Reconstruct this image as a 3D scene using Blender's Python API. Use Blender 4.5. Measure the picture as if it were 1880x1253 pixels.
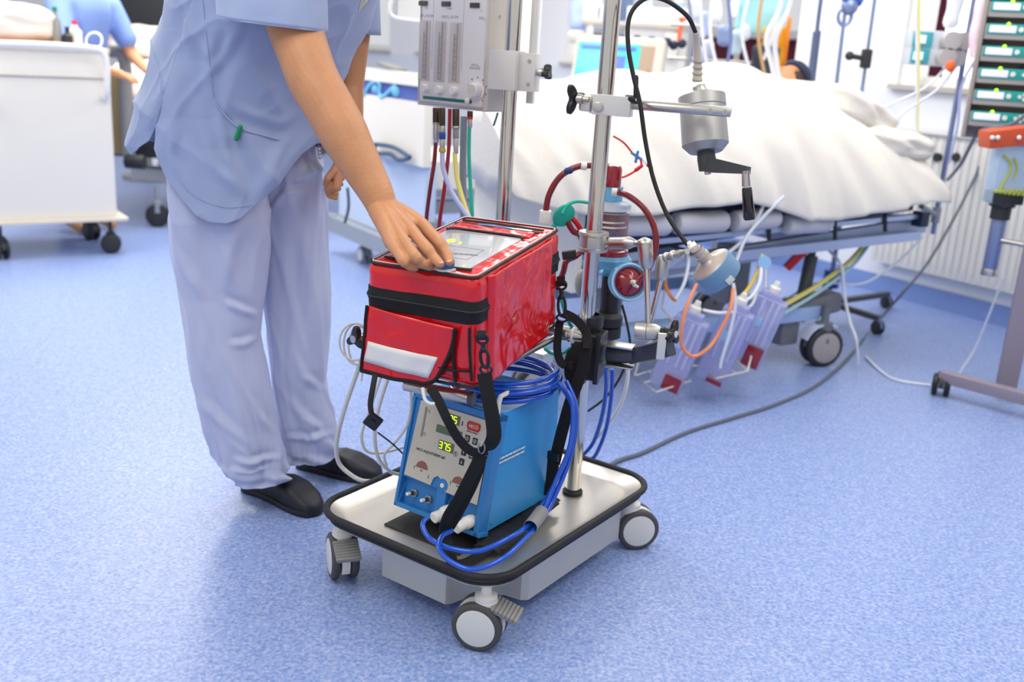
import bpy, bmesh, math, random, time
from mathutils import Vector, Matrix, noise, Euler
V = Vector; pi = math.pi
C = bpy.context.scene.collection
sc = bpy.context.scene
for o in list(bpy.data.objects): bpy.data.objects.remove(o)
random.seed(7)

# ------------------------------------------------------------------ camera, world, light
CH, TH, RO, FP = 1.38, math.radians(16), math.radians(3.5), 1830.0
cam = bpy.data.cameras.new('camera'); co = bpy.data.objects.new('camera', cam); C.objects.link(co)
cam.sensor_width = 36; cam.lens = FP / 1880 * 36; cam.clip_end = 200
co.matrix_world = Matrix.Translation((0, 0, CH)) @ Matrix.Rotation(pi/2 - TH, 4, 'X') @ Matrix.Rotation(RO, 4, 'Z')
cam.dof.use_dof = True; cam.dof.focus_distance = 2.42; cam.dof.aperture_fstop = 2.4
sc.camera = co
vs = sc.view_settings
sc.display_settings.display_device = 'sRGB'
vs.view_transform = 'Standard'; vs.look = 'None'; vs.gamma = 1; vs.use_curve_mapping = False; vs.exposure = 0.0
w = bpy.data.worlds.new('world'); sc.world = w; w.use_nodes = True
nt = w.node_tree; bg = nt.nodes['Background']
tc = nt.nodes.new('ShaderNodeTexCoord'); sp = nt.nodes.new('ShaderNodeSeparateXYZ'); rp = nt.nodes.new('ShaderNodeValToRGB')
nt.links.new(tc.outputs['Generated'], sp.inputs[0]); nt.links.new(sp.outputs['Z'], rp.inputs[0]); nt.links.new(rp.outputs[0], bg.inputs[0])
e = rp.color_ramp.elements
e[0].position = 0.0; e[0].color = (.84, .86, .90, 1); e[1].position = .6; e[1].color = (1, .985, .96, 1)
bg.inputs[1].default_value = 0.80

def area(name, loc, size, power, rot=(0, 0, 0), col=(1, 1, 1)):
    l = bpy.data.lights.new(name, 'AREA'); l.shape = 'RECTANGLE'; l.size = size[0]; l.size_y = size[1]; l.energy = power; l.color = col
    o = bpy.data.objects.new(name, l); C.objects.link(o); o.location = loc; o.rotation_euler = rot; return o
# ceiling lamps of the ward, in rows; last one added to brighten far left
for i, (x, y, p) in enumerate([(-1.2, 1.2, 32), (1.5, 1.8, 32), (-1.0, 4.2, 44), (1.6, 4.4, 40), (-2.6, 7.2, 95), (.6, 7.2, 58), (-3.6, 5.2, 60)]):
    area('ceiling_and_fill_lamp', (x, y, 2.95), (1.1, 1.9), p, col=(1, .98, .95))
# daylight from the window wall side (right, far)
area('window_daylight', (3.6, 6.3, 1.9), (2.6, 1.6), 32, rot=(math.radians(80), 0, math.radians(123)), col=(.93, .97, 1))

# ------------------------------------------------------------------ photo geometry helpers (points in the room)
def ray(px, py):
    a = (px-940)/FP; b = (626.5-py)/FP
    x = a*math.cos(RO)-b*math.sin(RO); y = a*math.sin(RO)+b*math.cos(RO)
    return V((x, math.cos(TH)+y*math.sin(TH), -math.sin(TH)+y*math.cos(TH)))
def at(px, py, Y):
    d = ray(px, py); return V((0, 0, CH)) + d*(Y/d.y)
def onz(px, py, z):
    d = ray(px, py); return V((0, 0, CH)) + d*((z-CH)/d.z)
def onplane(px, py, p0, n):
    d = ray(px, py); o = V((0, 0, CH)); return o + d*((V(p0)-o).dot(n)/d.dot(n))
def proj(p):
    x, y, z = p; z -= CH; dp = y*math.cos(TH)-z*math.sin(TH); yy = (y*math.sin(TH)+z*math.cos(TH))/dp; xx = x/dp
    return 940+FP*(xx*math.cos(RO)+yy*math.sin(RO)), 626.5-FP*(-xx*math.sin(RO)+yy*math.cos(RO))
def zfor(x, y, py):
    lo, hi = -1., 3.
    for _ in range(40):
        m = (lo+hi)/2
        if proj((x, y, m))[1] > py: lo = m
        else: hi = m
    return (lo+hi)/2

# ------------------------------------------------------------------ materials
def hx(s):
    s = s.lstrip('#'); c = [int(s[i:i+2], 16)/255 for i in (0, 2, 4)]
    return tuple(((v+.055)/1.055)**2.4 if v > .04045 else v/12.92 for v in c) + (1,)
MATS = {}
def mat(name, col, rough=.5, metal=0, spec=.5, trans=0, emit=0, coat=0, bump=0, bscale=60, var=0, vscale=8, alpha=1, sheen=0, ior=1.45, sss=0, aniso=None):
    if name in MATS: return MATS[name]
    m = bpy.data.materials.new(name); m.use_nodes = True; t = m.node_tree; b = t.nodes['Principled BSDF']
    c = hx(col); b.inputs['Base Color'].default_value = c
    b.inputs['Roughness'].default_value = rough; b.inputs['Metallic'].default_value = metal
    b.inputs['Specular IOR Level'].default_value = spec; b.inputs['Transmission Weight'].default_value = trans
    b.inputs['IOR'].default_value = ior; b.inputs['Alpha'].default_value = alpha
    b.inputs['Coat Weight'].default_value = coat; b.inputs['Sheen Weight'].default_value = sheen
    if sss: b.inputs['Subsurface Weight'].default_value = sss; b.inputs['Subsurface Radius'].default_value = (.012, .005, .003); b.inputs['Subsurface Scale'].default_value = .6
    if emit: b.inputs['Emission Color'].default_value = c; b.inputs['Emission Strength'].default_value = emit
    if bump or var:
        co_ = t.nodes.new('ShaderNodeTexCoord')
        if var:
            n = t.nodes.new('ShaderNodeTexNoise'); n.inputs['Scale'].default_value = vscale; n.inputs['Detail'].default_value = 4
            r = t.nodes.new('ShaderNodeMix'); r.data_type = 'RGBA'
            r.inputs['A'].default_value = tuple(x*(1-var) for x in c[:3])+(1,); r.inputs['B'].default_value = tuple(min(1, x*(1+var)) for x in c[:3])+(1,)
            t.links.new(co_.outputs['Object'], n.inputs['Vector']); t.links.new(n.outputs['Fac'], r.inputs['Factor']); t.links.new(r.outputs['Result'], b.inputs['Base Color'])
        if bump:
            n = t.nodes.new('ShaderNodeTexNoise'); n.inputs['Scale'].default_value = bscale; n.inputs['Detail'].default_value = 3
            u = t.nodes.new('ShaderNodeBump'); u.inputs['Strength'].default_value = bump; u.inputs['Distance'].default_value = .01
            t.links.new(co_.outputs['Object'], n.inputs['Vector']); t.links.new(n.outputs['Fac'], u.inputs['Height']); t.links.new(u.outputs['Normal'], b.inputs['Normal'])
    MATS[name] = m; return m
M = dict(
 steel=mat('brushed_steel', '#c9c5be', .3, 1, var=.06, vscale=3),
 pole=mat('polished_steel', '#d2cec6', .16, 1),
 tray=mat('satin_tray_steel', '#d6d1c9', .36, .8, var=.05, vscale=5),
 boxsteel=mat('box_steel', '#cbc9c2', .42, .45, var=.06, vscale=8),
 steel2=mat('satin_steel', '#b9b5ae', .38, 1, var=.12, vscale=6),
 alu=mat('cast_aluminium', '#c4c1bb', .36, .85, bump=.05, bscale=300),
 aluw=mat('white_anodised', '#dad8d4', .35, .5),
 black=mat('black_plastic', '#1b1b1d', .38),
 rubber=mat('black_rubber', '#232224', .6),
 webbing=mat('black_webbing', '#151416', .75, bump=.4, bscale=900),
 tyre=mat('grey_tyre', '#4b4a4b', .55),
 hub=mat('white_hub', '#d9d8d3', .4),
 gplast=mat('grey_plastic', '#8b8a88', .45),
 dgplast=mat('dark_grey_plastic', '#4d4f52', .45),
 white=mat('white_plastic', '#e6e4df', .4),
 wtube=mat('white_tube', '#e4e1da', .35),
 wcable=mat('white_cable', '#d8d4ca', .5),
 cream=mat('cream_enamel', '#e2ddd3', .42),
 blueh=mat('blue_housing', '#2d92d2', .38, bump=.08, bscale=500),
 bluef=mat('blue_bezel', '#2f7cc0', .42, bump=.08, bscale=500),
 hose=mat('blue_hose', '#0c4fc0', .18, coat=.5),
 silver=mat('silver_panel', '#c9c2b2', .45, .25, var=.08, vscale=14),
 dred=mat('blood_tube', '#7c1220', .2, coat=.4),
 redv=mat('red_plastic', '#d0141e', .35),
 blood=mat('blood_filled', '#8e1626', .15, coat=.6, var=.2, vscale=40),
 navy=mat('navy_plastic', '#1c3a66', .4),
 teal=mat('teal_tube', '#12b39a', .3, coat=.3),
 green=mat('green_cap', '#138a58', .4),
 yellowt=mat('yellow_tube', '#e6dd7c', .3),
 lilact=mat('lilac_tube', '#b9bfe8', .3),
 orange=mat('orange_tube', '#e8873c', .3),
 pad=mat('black_padding', '#22222a', .7, bump=.5, bscale=30),
 clear=mat('clear_plastic', '#eef4fb', .06, trans=.9, ior=1.2, spec=.4),
 cblue=mat('clear_blue_plastic', '#7fc4ee', .12, trans=.45, ior=1.2),
 lilac=mat('translucent_lilac', '#cfd3fa', .25, trans=.55, ior=1.12),
 led=mat('green_digits', '#c8ff10', .5, emit=1.6),
 ledg=mat('green_lamp', '#9cff2a', .5, emit=2.5),
 skin=mat('skin', '#c38a62', .48, sss=.12, bump=.12, bscale=260, var=.13, vscale=26),
 nail=mat('nail', '#e2a891', .3),
 hair=mat('dark_hair', '#3a2a20', .6, bump=.5, bscale=120),
 scrub=mat('scrub_cloth', '#98a6c8', .85, sheen=.3, bump=.12, bscale=700, var=.03, vscale=5),
 trous=mat('trouser_cloth', '#b7bdda', .85, sheen=.3, bump=.12, bscale=700, var=.03, vscale=5),
 clog=mat('clog_foam', '#1e1f27', .5, bump=.1, bscale=200),
 sheet=mat('white_sheet', '#ddd8d1', .9, sheen=.2, bump=.15, bscale=40),
 dark=mat('dark_grey', '#2a2c30', .5),
 lblue=mat('pale_blue_enamel', '#9db8de', .4),
 greyen=mat('grey_enamel', '#8f959e', .4),
)
def redbag():
    m = mat('red_vinyl', '#d90d15', .2, coat=.6)
    t = m.node_tree; b = t.nodes['Principled BSDF']; b.inputs['Coat Roughness'].default_value = .1
    c = t.nodes.new('ShaderNodeTexCoord'); n = t.nodes.new('ShaderNodeTexNoise'); n.inputs['Scale'].default_value = 9; n.inputs['Detail'].default_value = 2; n.inputs['Distortion'].default_value = .8
    u = t.nodes.new('ShaderNodeBump'); u.inputs['Strength'].default_value = .5; u.inputs['Distance'].default_value = .02
    t.links.new(c.outputs['Object'], n.inputs[0]); t.links.new(n.outputs['Fac'], u.inputs['Height']); t.links.new(u.outputs[0], b.inputs['Normal']); t.links.new(u.outputs[0], b.inputs['Coat Normal'])
    return m
M['red'] = redbag()

# ------------------------------------------------------------------ mesh builder
def catmull(pts, k=8, closed=False):
    pts = [V(p) for p in pts]; n = len(pts); out = []
    if n < 3 and not closed: return pts
    segs = n if closed else n-1
    for i in range(segs):
        if closed: p0, p1, p2, p3 = pts[(i-1) % n], pts[i], pts[(i+1) % n], pts[(i+2) % n]
        else: p0, p1, p2, p3 = pts[max(i-1, 0)], pts[i], pts[i+1], pts[min(i+2, n-1)]
        for j in range(k):
            t = j/k; t2 = t*t; t3 = t2*t
            out.append(.5*((2*p1)+(p2-p0)*t+(2*p0-5*p1+4*p2-p3)*t2+(3*p1-p0-3*p2+p3)*t3))
    if not closed: out.append(pts[-1])
    return out
def lerp(a, b, t): return a+(b-a)*t
class MB:
    def __init__(s): s.bm = bmesh.new()
    def _add(s, vs_, fs, Mx=None):
        vv = [s.bm.verts.new((Mx @ V(v)) if Mx else v) for v in vs_]
        for f in fs:
            try: s.bm.faces.new([vv[i] for i in f])
            except ValueError: pass
        return vv
    def box(s, c, size, bev=0, seg=2, Mx=None, rot=None):
        t = bmesh.new(); bmesh.ops.create_cube(t, size=1)
        for v in t.verts: v.co = V((v.co.x*size[0], v.co.y*size[1], v.co.z*size[2]))
        if bev: bmesh.ops.bevel(t, geom=list(t.edges), offset=bev, segments=seg, profile=.7, affect='EDGES')
        X = Matrix.Translation(c)
        if rot is not None: X = X @ Euler(rot).to_matrix().to_4x4()
        if Mx: X = Mx @ X
        bmesh.ops.transform(t, matrix=X, verts=t.verts)
        me = bpy.data.meshes.new('t'); t.to_mesh(me); t.free(); s.bm.from_mesh(me); bpy.data.meshes.remove(me); return s
    def frame(s, d):
        d = V(d).normalized(); u = d.cross(V((0, 0, 1)))
        if u.length < 1e-3: u = V((1, 0, 0))
        u.normalize(); return u, d.cross(u).normalized()
    def loft(s, rings, capa=True, capb=True, closed=False, Mx=None):
        n = len(rings[0]); vv = [[s.bm.verts.new((Mx @ V(p)) if Mx else V(p)) for p in r] for r in rings]
        m = len(rings)
        for i in range(m if closed else m-1):
            a, b = vv[i], vv[(i+1) % m]
            for j in range(n):
                s.bm.faces.new((a[j], a[(j+1) % n], b[(j+1) % n], b[j]))
        if not closed:
            if capa: s.bm.faces.new(list(reversed(vv[0])))
            if capb: s.bm.faces.new(vv[-1])
        return s
    def tube(s, pts, r, n=10, k=8, closed=False, smooth=True, cap=True):
        P = catmull(pts, k, closed) if smooth else [V(p) for p in pts]
        m = len(P); rings = []; u = None
        for i, p in enumerate(P):
            if closed: d = P[(i+1) % m]-P[i-1]
            else: d = P[min(i+1, m-1)]-P[max(i-1, 0)]
            if d.length < 1e-9: d = V((0, 0, 1))
            d.normalize()
            if u is None: u, _ = s.frame(d)
            u = (u-d*u.dot(d)).normalized(); v = d.cross(u)
            rr = r if not isinstance(r, (list, tuple)) else lerp(r[min(int(i/(m-1)*(len(r)-1)), len(r)-2)], r[min(int(i/(m-1)*(len(r)-1)), len(r)-2)+1], i/(m-1)*(len(r)-1)-min(int(i/(m-1)*(len(r)-1)), len(r)-2))
            rings.append([p+(u*math.cos(2*pi*j/n)+v*math.sin(2*pi*j/n))*rr for j in range(n)])
        return s.loft(rings, cap, cap, closed)
    def cyl(s, a, b, r, r2=None, n=28, bev=0):
        a, b = V(a), V(b); r2 = r if r2 is None else r2; d = (b-a); L = d.length
        if bev: return s.lathe([(0, 0), (r-bev, 0), (r-bev*.3, bev*.3), (r, bev), (r2, L-bev), (r2-bev*.3, L-bev*.3), (r2-bev, L), (0, L)], a, d, n)
        return s.lathe([(0, 0), (r, 0), (r2, L), (0, L)], a, d, n)
    def lathe(s, prof, o=(0, 0, 0), d=(0, 0, 1), n=32):
        o = V(o); d = V(d).normalized(); u, v = s.frame(d); rings = []
        p = list(prof); c0 = p[0][0] == 0; c1 = p[-1][0] == 0
        if c0: p = p[1:]
        if c1: p = p[:-1]
        for r, h in p: rings.append([o+d*h+(u*math.cos(2*pi*j/n)+v*math.sin(2*pi*j/n))*r for j in range(n)])
        return s.loft(rings, c0, c1)
    def sph(s, c, r, sc_=(1, 1, 1), n=20, Mx=None):
        X = Matrix.Translation(c) @ Matrix.Diagonal((r*sc_[0], r*sc_[1], r*sc_[2], 1))
        if Mx: X = Mx @ X
        m_ = max(4, n//2); vs_ = [V((0, 0, 1)), V((0, 0, -1))]; fs = []
        for i in range(1, m_):
            z, q = math.cos(pi*i/m_), math.sin(pi*i/m_); vs_ += [V((q*math.cos(2*pi*j/n), q*math.sin(2*pi*j/n), z)) for j in range(n)]
        ix = lambda i, j: 2+(i-1)*n+j % n
        for j in range(n):
            fs += [(0, ix(1, j), ix(1, j+1)), (1, ix(m_-1, j+1), ix(m_-1, j))]; fs += [(ix(i, j), ix(i+1, j), ix(i+1, j+1), ix(i, j+1)) for i in range(1, m_-1)]
        s._add(vs_, fs, X); return s
    def cap(s, a, b, r1, r2, n=16):      # tapered capsule
        a, b = V(a), V(b); s.sph(a, r1, n=n); s.sph(b, r2, n=n)
        if (b-a).length > 1e-5: s.lathe([(0, 0), (r1, 0), (r2, (b-a).length), (0, (b-a).length)], a, b-a, n)
        return s
    def ribbon(s, pts, wd, width, th, k=8, smooth=True):   # wd: width direction(s)
        P = catmull(pts, k) if smooth else [V(p) for p in pts]; m = len(P); rings = []
        if isinstance(wd[0], (int, float)): W = [V(wd)]*m
        else:
            W0 = catmull([V(x) for x in wd], k) if smooth else [V(x) for x in wd]; W = W0 if len(W0) == m else [V(wd[0])]*m
        for i, p in enumerate(P):
            d = (P[min(i+1, m-1)]-P[max(i-1, 0)]).normalized(); u = W[i]-d*W[i].dot(d)
            u = u.normalized() if u.length > 1e-5 else V((1, 0, 0)); v = d.cross(u); a = u*width/2; b = v*th/2; c = u*(width/2-th*.35)
            rings.append([p+a, p+c+b, p-c+b, p-a, p-c-b, p+c-b])
        return s.loft(rings)
    def poly(s, pts, h, axis=V((0, 0, 1))):          # prism from a planar outline
        h = axis*h; n = len(pts); a = [V(p) for p in pts]; b = [p+h for p in a]
        va = [s.bm.verts.new(p) for p in a]; vb = [s.bm.verts.new(p) for p in b]
        s.bm.faces.new(list(reversed(va))); s.bm.faces.new(vb)
        for i in range(n): s.bm.faces.new((va[i], va[(i+1) % n], vb[(i+1) % n], vb[i]))
        return s
    def grid(s, f, nu, nv, th=0):
        vv = [[s.bm.verts.new(f(i/nu, j/nv)) for j in range(nv+1)] for i in range(nu+1)]
        for i in range(nu):
            for j in range(nv): s.bm.faces.new((vv[i][j], vv[i+1][j], vv[i+1][j+1], vv[i][j+1]))
        return s
    def mesh(s, name, inv=None, ang=38):
        bmesh.ops.recalc_face_normals(s.bm, faces=s.bm.faces)
        if inv is not None: bmesh.ops.transform(s.bm, matrix=inv, verts=s.bm.verts)
        me = bpy.data.meshes.new(name); s.bm.to_mesh(me); s.bm.free()
        me.polygons.foreach_set('use_smooth', [True]*len(me.polygons)); me.set_sharp_from_angle(angle=math.radians(ang)); return me
WM = {}
def obj(name, mb, m, parent=None, world=False, ang=38, label=None, solid=0, sub=0, kind=None):
    inv = None
    if world and parent is not None: inv = WM[parent.name].inverted()
    me = mb.mesh(name, inv, ang) if isinstance(mb, MB) else mb
    o = bpy.data.objects.new(name, me); C.objects.link(o)
    if m: me.materials.clear(); me.materials.append(M[m] if isinstance(m, str) else m)
    WM[o.name] = Matrix() if parent is None else WM[parent.name]
    if parent is not None: o.parent = parent
    if solid:
        s = o.modifiers.new('s', 'SOLIDIFY'); s.thickness = solid; s.offset = 0
    if sub:
        s = o.modifiers.new('v', 'SUBSURF'); s.levels = sub; s.render_levels = sub
    if label: o['label'] = label
    if kind: o['kind'] = kind
    return o
def tag(o, label, cat, group=None):
    o['label'] = label; o['category'] = cat
    if group: o['group'] = group
    return o
def thing(name, label, cat, loc=(0, 0, 0), rot=(0, 0, 0), group=None, mx=None):
    o = bpy.data.objects.new(name, None); C.objects.link(o); o.empty_display_size = .05
    X = mx if mx is not None else Matrix.Translation(loc) @ Euler(rot).to_matrix().to_4x4()
    o.matrix_world = X; WM[o.name] = X.copy(); return tag(o, label, cat, group)
def single(name, mb, m, label, cat, group=None, **k):
    return tag(obj(name, mb, m, None, **k), label, cat, group)
def struct(name, mb, m, parent=None, **k):
    o = obj(name, mb, m, parent, **k)
    if parent is None: o['kind'] = 'structure'
    return o
def copy_tree(o, parent=None):
    c = o.copy(); C.objects.link(c); c.parent = parent; WM[c.name] = WM[o.name]
    for ch in list(o.children): copy_tree(ch, c)
    return c
def text(s, size, o, ex, ey, name='lettering', m='black', parent=None, depth=.0006, align='LEFT', world=True, sx=1):
    cu = bpy.data.curves.new('txt', 'FONT'); cu.body = s; cu.size = size; cu.extrude = depth; cu.align_x = align; cu.resolution_u = 2
    t = bpy.data.objects.new('txt', cu); C.objects.link(t)
    me = bpy.data.meshes.new_from_object(t.evaluated_get(bpy.context.evaluated_depsgraph_get())); bpy.data.objects.remove(t); bpy.data.curves.remove(cu)
    ex = V(ex).normalized(); ey = V(ey).normalized(); ez = ex.cross(ey)
    X = Matrix.Translation(o) @ Matrix((( ex.x*sx, ey.x, ez.x, 0), (ex.y*sx, ey.y, ez.y, 0), (ex.z*sx, ey.z, ez.z, 0), (0, 0, 0, 1)))
    me.transform(X)
    if world and parent is not None: me.transform(WM[parent.name].inverted())
    ob = bpy.data.objects.new(name, me); C.objects.link(ob); me.materials.clear(); me.materials.append(M[m])
    WM[ob.name] = WM[parent.name] if parent is not None else Matrix()
    if parent is not None: ob.parent = parent
    return ob
def joined(name, mb_list_meshes, m, parent): pass
SEG = {'0': 'abcdef', '1': 'bc', '2': 'abged', '3': 'abgcd', '5': 'afgcd', '7': 'abc', '6': 'afgecd', '8': 'abcdefg', '4': 'fgbc', '9': 'abcdfg'}
def sevenseg(mb, s, o, ex, ey, h, th=.0008, slant=0):
    w_ = h*.55; t = h*.115; x = 0; ez = ex.cross(ey)
    P = {'a': (w_/2, h, w_, t), 'g': (w_/2, h/2, w_, t), 'd': (w_/2, 0, w_, t), 'f': (0, h*.75, t, h*.5), 'b': (w_, h*.75, t, h*.5), 'e': (0, h*.25, t, h*.5), 'c': (w_, h*.25, t, h*.5)}
    X = Matrix((( ex.x, ey.x, ez.x, o.x), (ex.y, ey.y, ez.y, o.y), (ex.z, ey.z, ez.z, o.z), (0, 0, 0, 1)))
    for ch in s:
        if ch == '.': mb.box((x-h*.12, 0, 0), (t, t, th), Mx=X); continue
        for k_ in SEG[ch]:
            a, b, c, d = P[k_]; mb.box((x+a, b, 0), (c*.92, d*.92, th), Mx=X)
        x += w_+h*.28
def remeshed(mb, voxel, smooth=6, name='body'):
    me = mb.mesh('tmp'); o = bpy.data.objects.new('tmp', me); C.objects.link(o)
    r = o.modifiers.new('r', 'REMESH'); r.mode = 'VOXEL'; r.voxel_size = voxel; r.use_smooth_shade = True
    s = o.modifiers.new('s', 'SMOOTH'); s.factor = .5; s.iterations = smooth
    m2 = bpy.data.meshes.new_from_object(o.evaluated_get(bpy.context.evaluated_depsgraph_get())); m2.name = name
    bpy.data.objects.remove(o); bpy.data.meshes.remove(me)
    m2.polygons.foreach_set('use_smooth', [True]*len(m2.polygons)); return m2
# ------------------------------------------------------------------ the setting
def floor_mat():
    m = mat('blue_vinyl_floor', '#8fa6dd', .37, spec=.6); t = m.node_tree; b = t.nodes['Principled BSDF']
    c = t.nodes.new('ShaderNodeTexCoord')
    def noise_(s, d, dist=0):
        n = t.nodes.new('ShaderNodeTexNoise'); n.inputs['Scale'].default_value = s; n.inputs['Detail'].default_value = d; n.inputs['Distortion'].default_value = dist
        t.links.new(c.outputs['Object'], n.inputs[0]); return n
    n1 = noise_(95, 5, .6); n2 = noise_(28, 3)
    r = t.nodes.new('ShaderNodeValToRGB'); el = r.color_ramp.elements
    el[0].position = .33; el[0].color = hx(FLOOR[0]); el[1].position = .67; el[1].color = hx(FLOOR[2]); x = el.new(.5); x.color = hx(FLOOR[1])
    a = t.nodes.new('ShaderNodeMath'); a.operation = 'MULTIPLY_ADD'; a.inputs[1].default_value = .25; a.inputs[2].default_value = -.125
    s = t.nodes.new('ShaderNodeMath'); s.operation = 'ADD'
    t.links.new(n2.outputs['Fac'], a.inputs[0]); t.links.new(a.outputs[0], s.inputs[0]); t.links.new(n1.outputs['Fac'], s.inputs[1]); t.links.new(s.outputs[0], r.inputs[0]); t.links.new(r.outputs[0], b.inputs['Base Color'])
    u = t.nodes.new('ShaderNodeBump'); u.inputs['Strength'].default_value = .04; u.inputs['Distance'].default_value = .002
    t.links.new(n1.outputs['Fac'], u.inputs['Height']); t.links.new(u.outputs[0], b.inputs['Normal'])
    return m
FLOOR = ('#6c87c2', '#869cd0', '#a7b2d8')
M['floor'] = floor_mat()
M['wall'] = mat('painted_wall', '#e4e7ee', .8, bump=.04, bscale=200)
M['wallw'] = mat('white_wall', '#eeeeef', .75, bump=.04, bscale=200)
M['frame'] = mat('white_window_frame', '#f2f2f0', .45)
M['sill'] = mat('stone_sill', '#b9b2aa', .5, var=.1, vscale=20)
M['skirt'] = mat('blue_skirting', '#7d96cc', .45, var=.05, vscale=30)
M['maroon'] = mat('maroon_render', '#6a1c30', .8, var=.08)
M['glass'] = mat('window_glass', '#ffffff', .02, trans=1, ior=1.05, spec=.2)
WD = V((-.549, .836, 0)).normalized(); WN = V((-WD.y, WD.x, 0))       # wall direction (away, left) and room-side normal
if WN.dot(V((-1, -1, 0))) < 0: WN = -WN
W0 = onz(1548, 487, .12)
def onwall(px, py, off=0): return onplane(px, py, W0+WN*off, WN)
def ws(p): return (V(p)-W0).dot(WD)                                    # position along the wall
def wp(s_, z, off=0): return V((W0.x, W0.y, 0))+WD*s_+WN*off+V((0, 0, z))
def wallbox(mb, s0, s1, z0, z1, o0, o1):
    P = [wp(s0, z0, o0), wp(s1, z0, o0), wp(s1, z0, o1), wp(s0, z0, o1)]; mb.poly(P, z1-z0); return mb
SILL = onwall(1635, 154).z
S_END = 13.0
mb = MB(); mb.poly([(-9, -1.2, -.1), (5.4, -1.2, -.1), (5.4, 22, -.1), (-9, 22, -.1)], .1); struct('floor', mb, 'floor')
mb = MB(); wallbox(mb, -4.5, S_END, 0, SILL-.03, 0, -.3); struct('wall_right', mb, 'wall')
mb = MB(); wallbox(mb, -4.5, S_END, 0, .12, 0.002, .014); struct('baseboard_right', mb, 'skirt')
def sp_(px, py): return ws(onwall(px, py))
wins = [(sp_(1868, 120), sp_(1655, 100)), (sp_(1462, 90), sp_(1040, 60)), (sp_(905, 60), sp_(770, 60)), (sp_(700, 60), sp_(560, 60))]
wins[3] = (wins[2][1]+.8, wins[2][1]+3.2)
ed = [-4.5]+[v for w_ in wins for v in w_]+[S_END]
mb = MB()
for k in range(0, len(ed), 2): wallbox(mb, ed[k], ed[k+1], SILL-.03, 3.0, 0, -.3)
wallbox(mb, -4.5, S_END, 2.75, 3.0, 0, -.3); struct('wall_upper', mb, 'wallw')
for i, (a, b) in enumerate(wins):
    mb = MB()
    for (u, v, z0, z1) in [(a, a+.07, SILL, 2.75), (b-.07, b, SILL, 2.75), (a, b, SILL, SILL+.06), (a, b, 2.69, 2.75)]: wallbox(mb, u, v, z0, z1, -.10, -.17)
    k_ = max(1, round((b-a)/1.2))
    for j in range(1, k_): x = a+(b-a)*j/k_; wallbox(mb, x-.04, x+.04, SILL, 2.72, -.10, -.17)
    f = struct('window_%d' % (i+1), mb, 'frame')
    mb = MB(); wallbox(mb, a+.03, b-.03, SILL+.03, 2.72, -.13, -.136); obj('pane', mb, 'glass', f)
    mb = MB(); wallbox(mb, a-.04, b+.04, SILL-.03, SILL, .04, -.3); struct('trim_%d' % (i+1), mb, 'sill')
# left / far end wall
E0 = wp(S_END, 0)
mb = MB(); ln = WN
mb.poly([E0, E0+WN*9.5, E0+WN*9.5+WD*.2, E0+WD*.2], 3.0); struct('wall_left', mb, 'wallw')
# maroon building seen through the windows
t = thing('neighbouring_building', 'maroon building outside, seen through the windows of the ward', 'building', wp(2, 0, -4.5))
sT = ws(onwall(1500, 80, -4.5))
mb = MB(); wallbox(mb, sT, 16, 0, 1.78, -4.5, -8); obj('wall', mb, 'maroon', t, world=True)
mb = MB(); wallbox(mb, -24, sT, 0, 4.2, -4.5, -8); obj('wall', mb, 'maroon', t, world=True)
mb = MB(); wallbox(mb, sT, 16, 1.78, 1.88, -4.4, -8.1); obj('parapet', mb, 'wallw', t, world=True)
# white jamb lining of the right window, as the photo shows
mb = MB(); wallbox(mb, wins[0][1]-.13, wins[0][1], SILL, 2.75, -.02, -.1); struct('trim_7', mb, 'frame')

# radiator under the window
r0, r1 = ws(onwall(1895, 545)), ws(onwall(1612, 485)); zb = onwall(1614, 487, .09).z+.02; ztop = SILL-.28
t = thing('radiator', 'white ribbed panel radiator on the wall under the right window', 'radiator', wp((r0+r1)/2, zb, .08))
mb = MB()
def rf(u, v):
    s_ = lerp(r0, r1, u); z = lerp(zb, ztop, v); k_ = abs(((s_/.05) % 1)-.5)*2
    e_ = 1 if .04 < v < .96 else 0
    return wp(s_, z, .085+.012*(1 if k_ > .35 else 0)*e_)
mb.grid(rf, 360, 14); obj('rib_panel', mb, 'white', t, world=True, ang=20)
mb = MB(); wallbox(mb, r0, r1, zb, ztop, .03, .08); obj('back_panel', mb, 'white', t, world=True)
mb = MB(); wallbox(mb, r0-.01, r1+.01, ztop, ztop+.015, .025, .11); obj('top_grille', mb, 'white', t, world=True)
mb = MB(); mb.cyl(wp(r1-.2, zb+.05, .03), wp(r1-.2, zb+.05, -.02), .02); mb.cyl(wp(r0+.2, zb+.05, .03), wp(r0+.2, zb+.05, -.02), .02); obj('bracket', mb, 'white', t, world=True)

# socket trunking
p = onwall(1728, 276, .06); q = onwall(1812, 290, .06); a_, b_ = ws(q), ws(p)
t = thing('socket_strip', 'white wall trunking with black plugs beneath the right window', 'socket', wp((a_+b_)/2, p.z, .03))
mb = MB(); wallbox(mb, a_-.5, b_+.1, p.z-.09, p.z, 0.001, .06); obj('trunking', mb, 'white', t, world=True)
for px in (1728, 1763):
    c = onwall(px, 289, .06); mb = MB(); mb.cyl(c-WN*.002, c+WN*.05, .032, .026); obj('plug', mb, 'dark', t, world=True)
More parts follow.
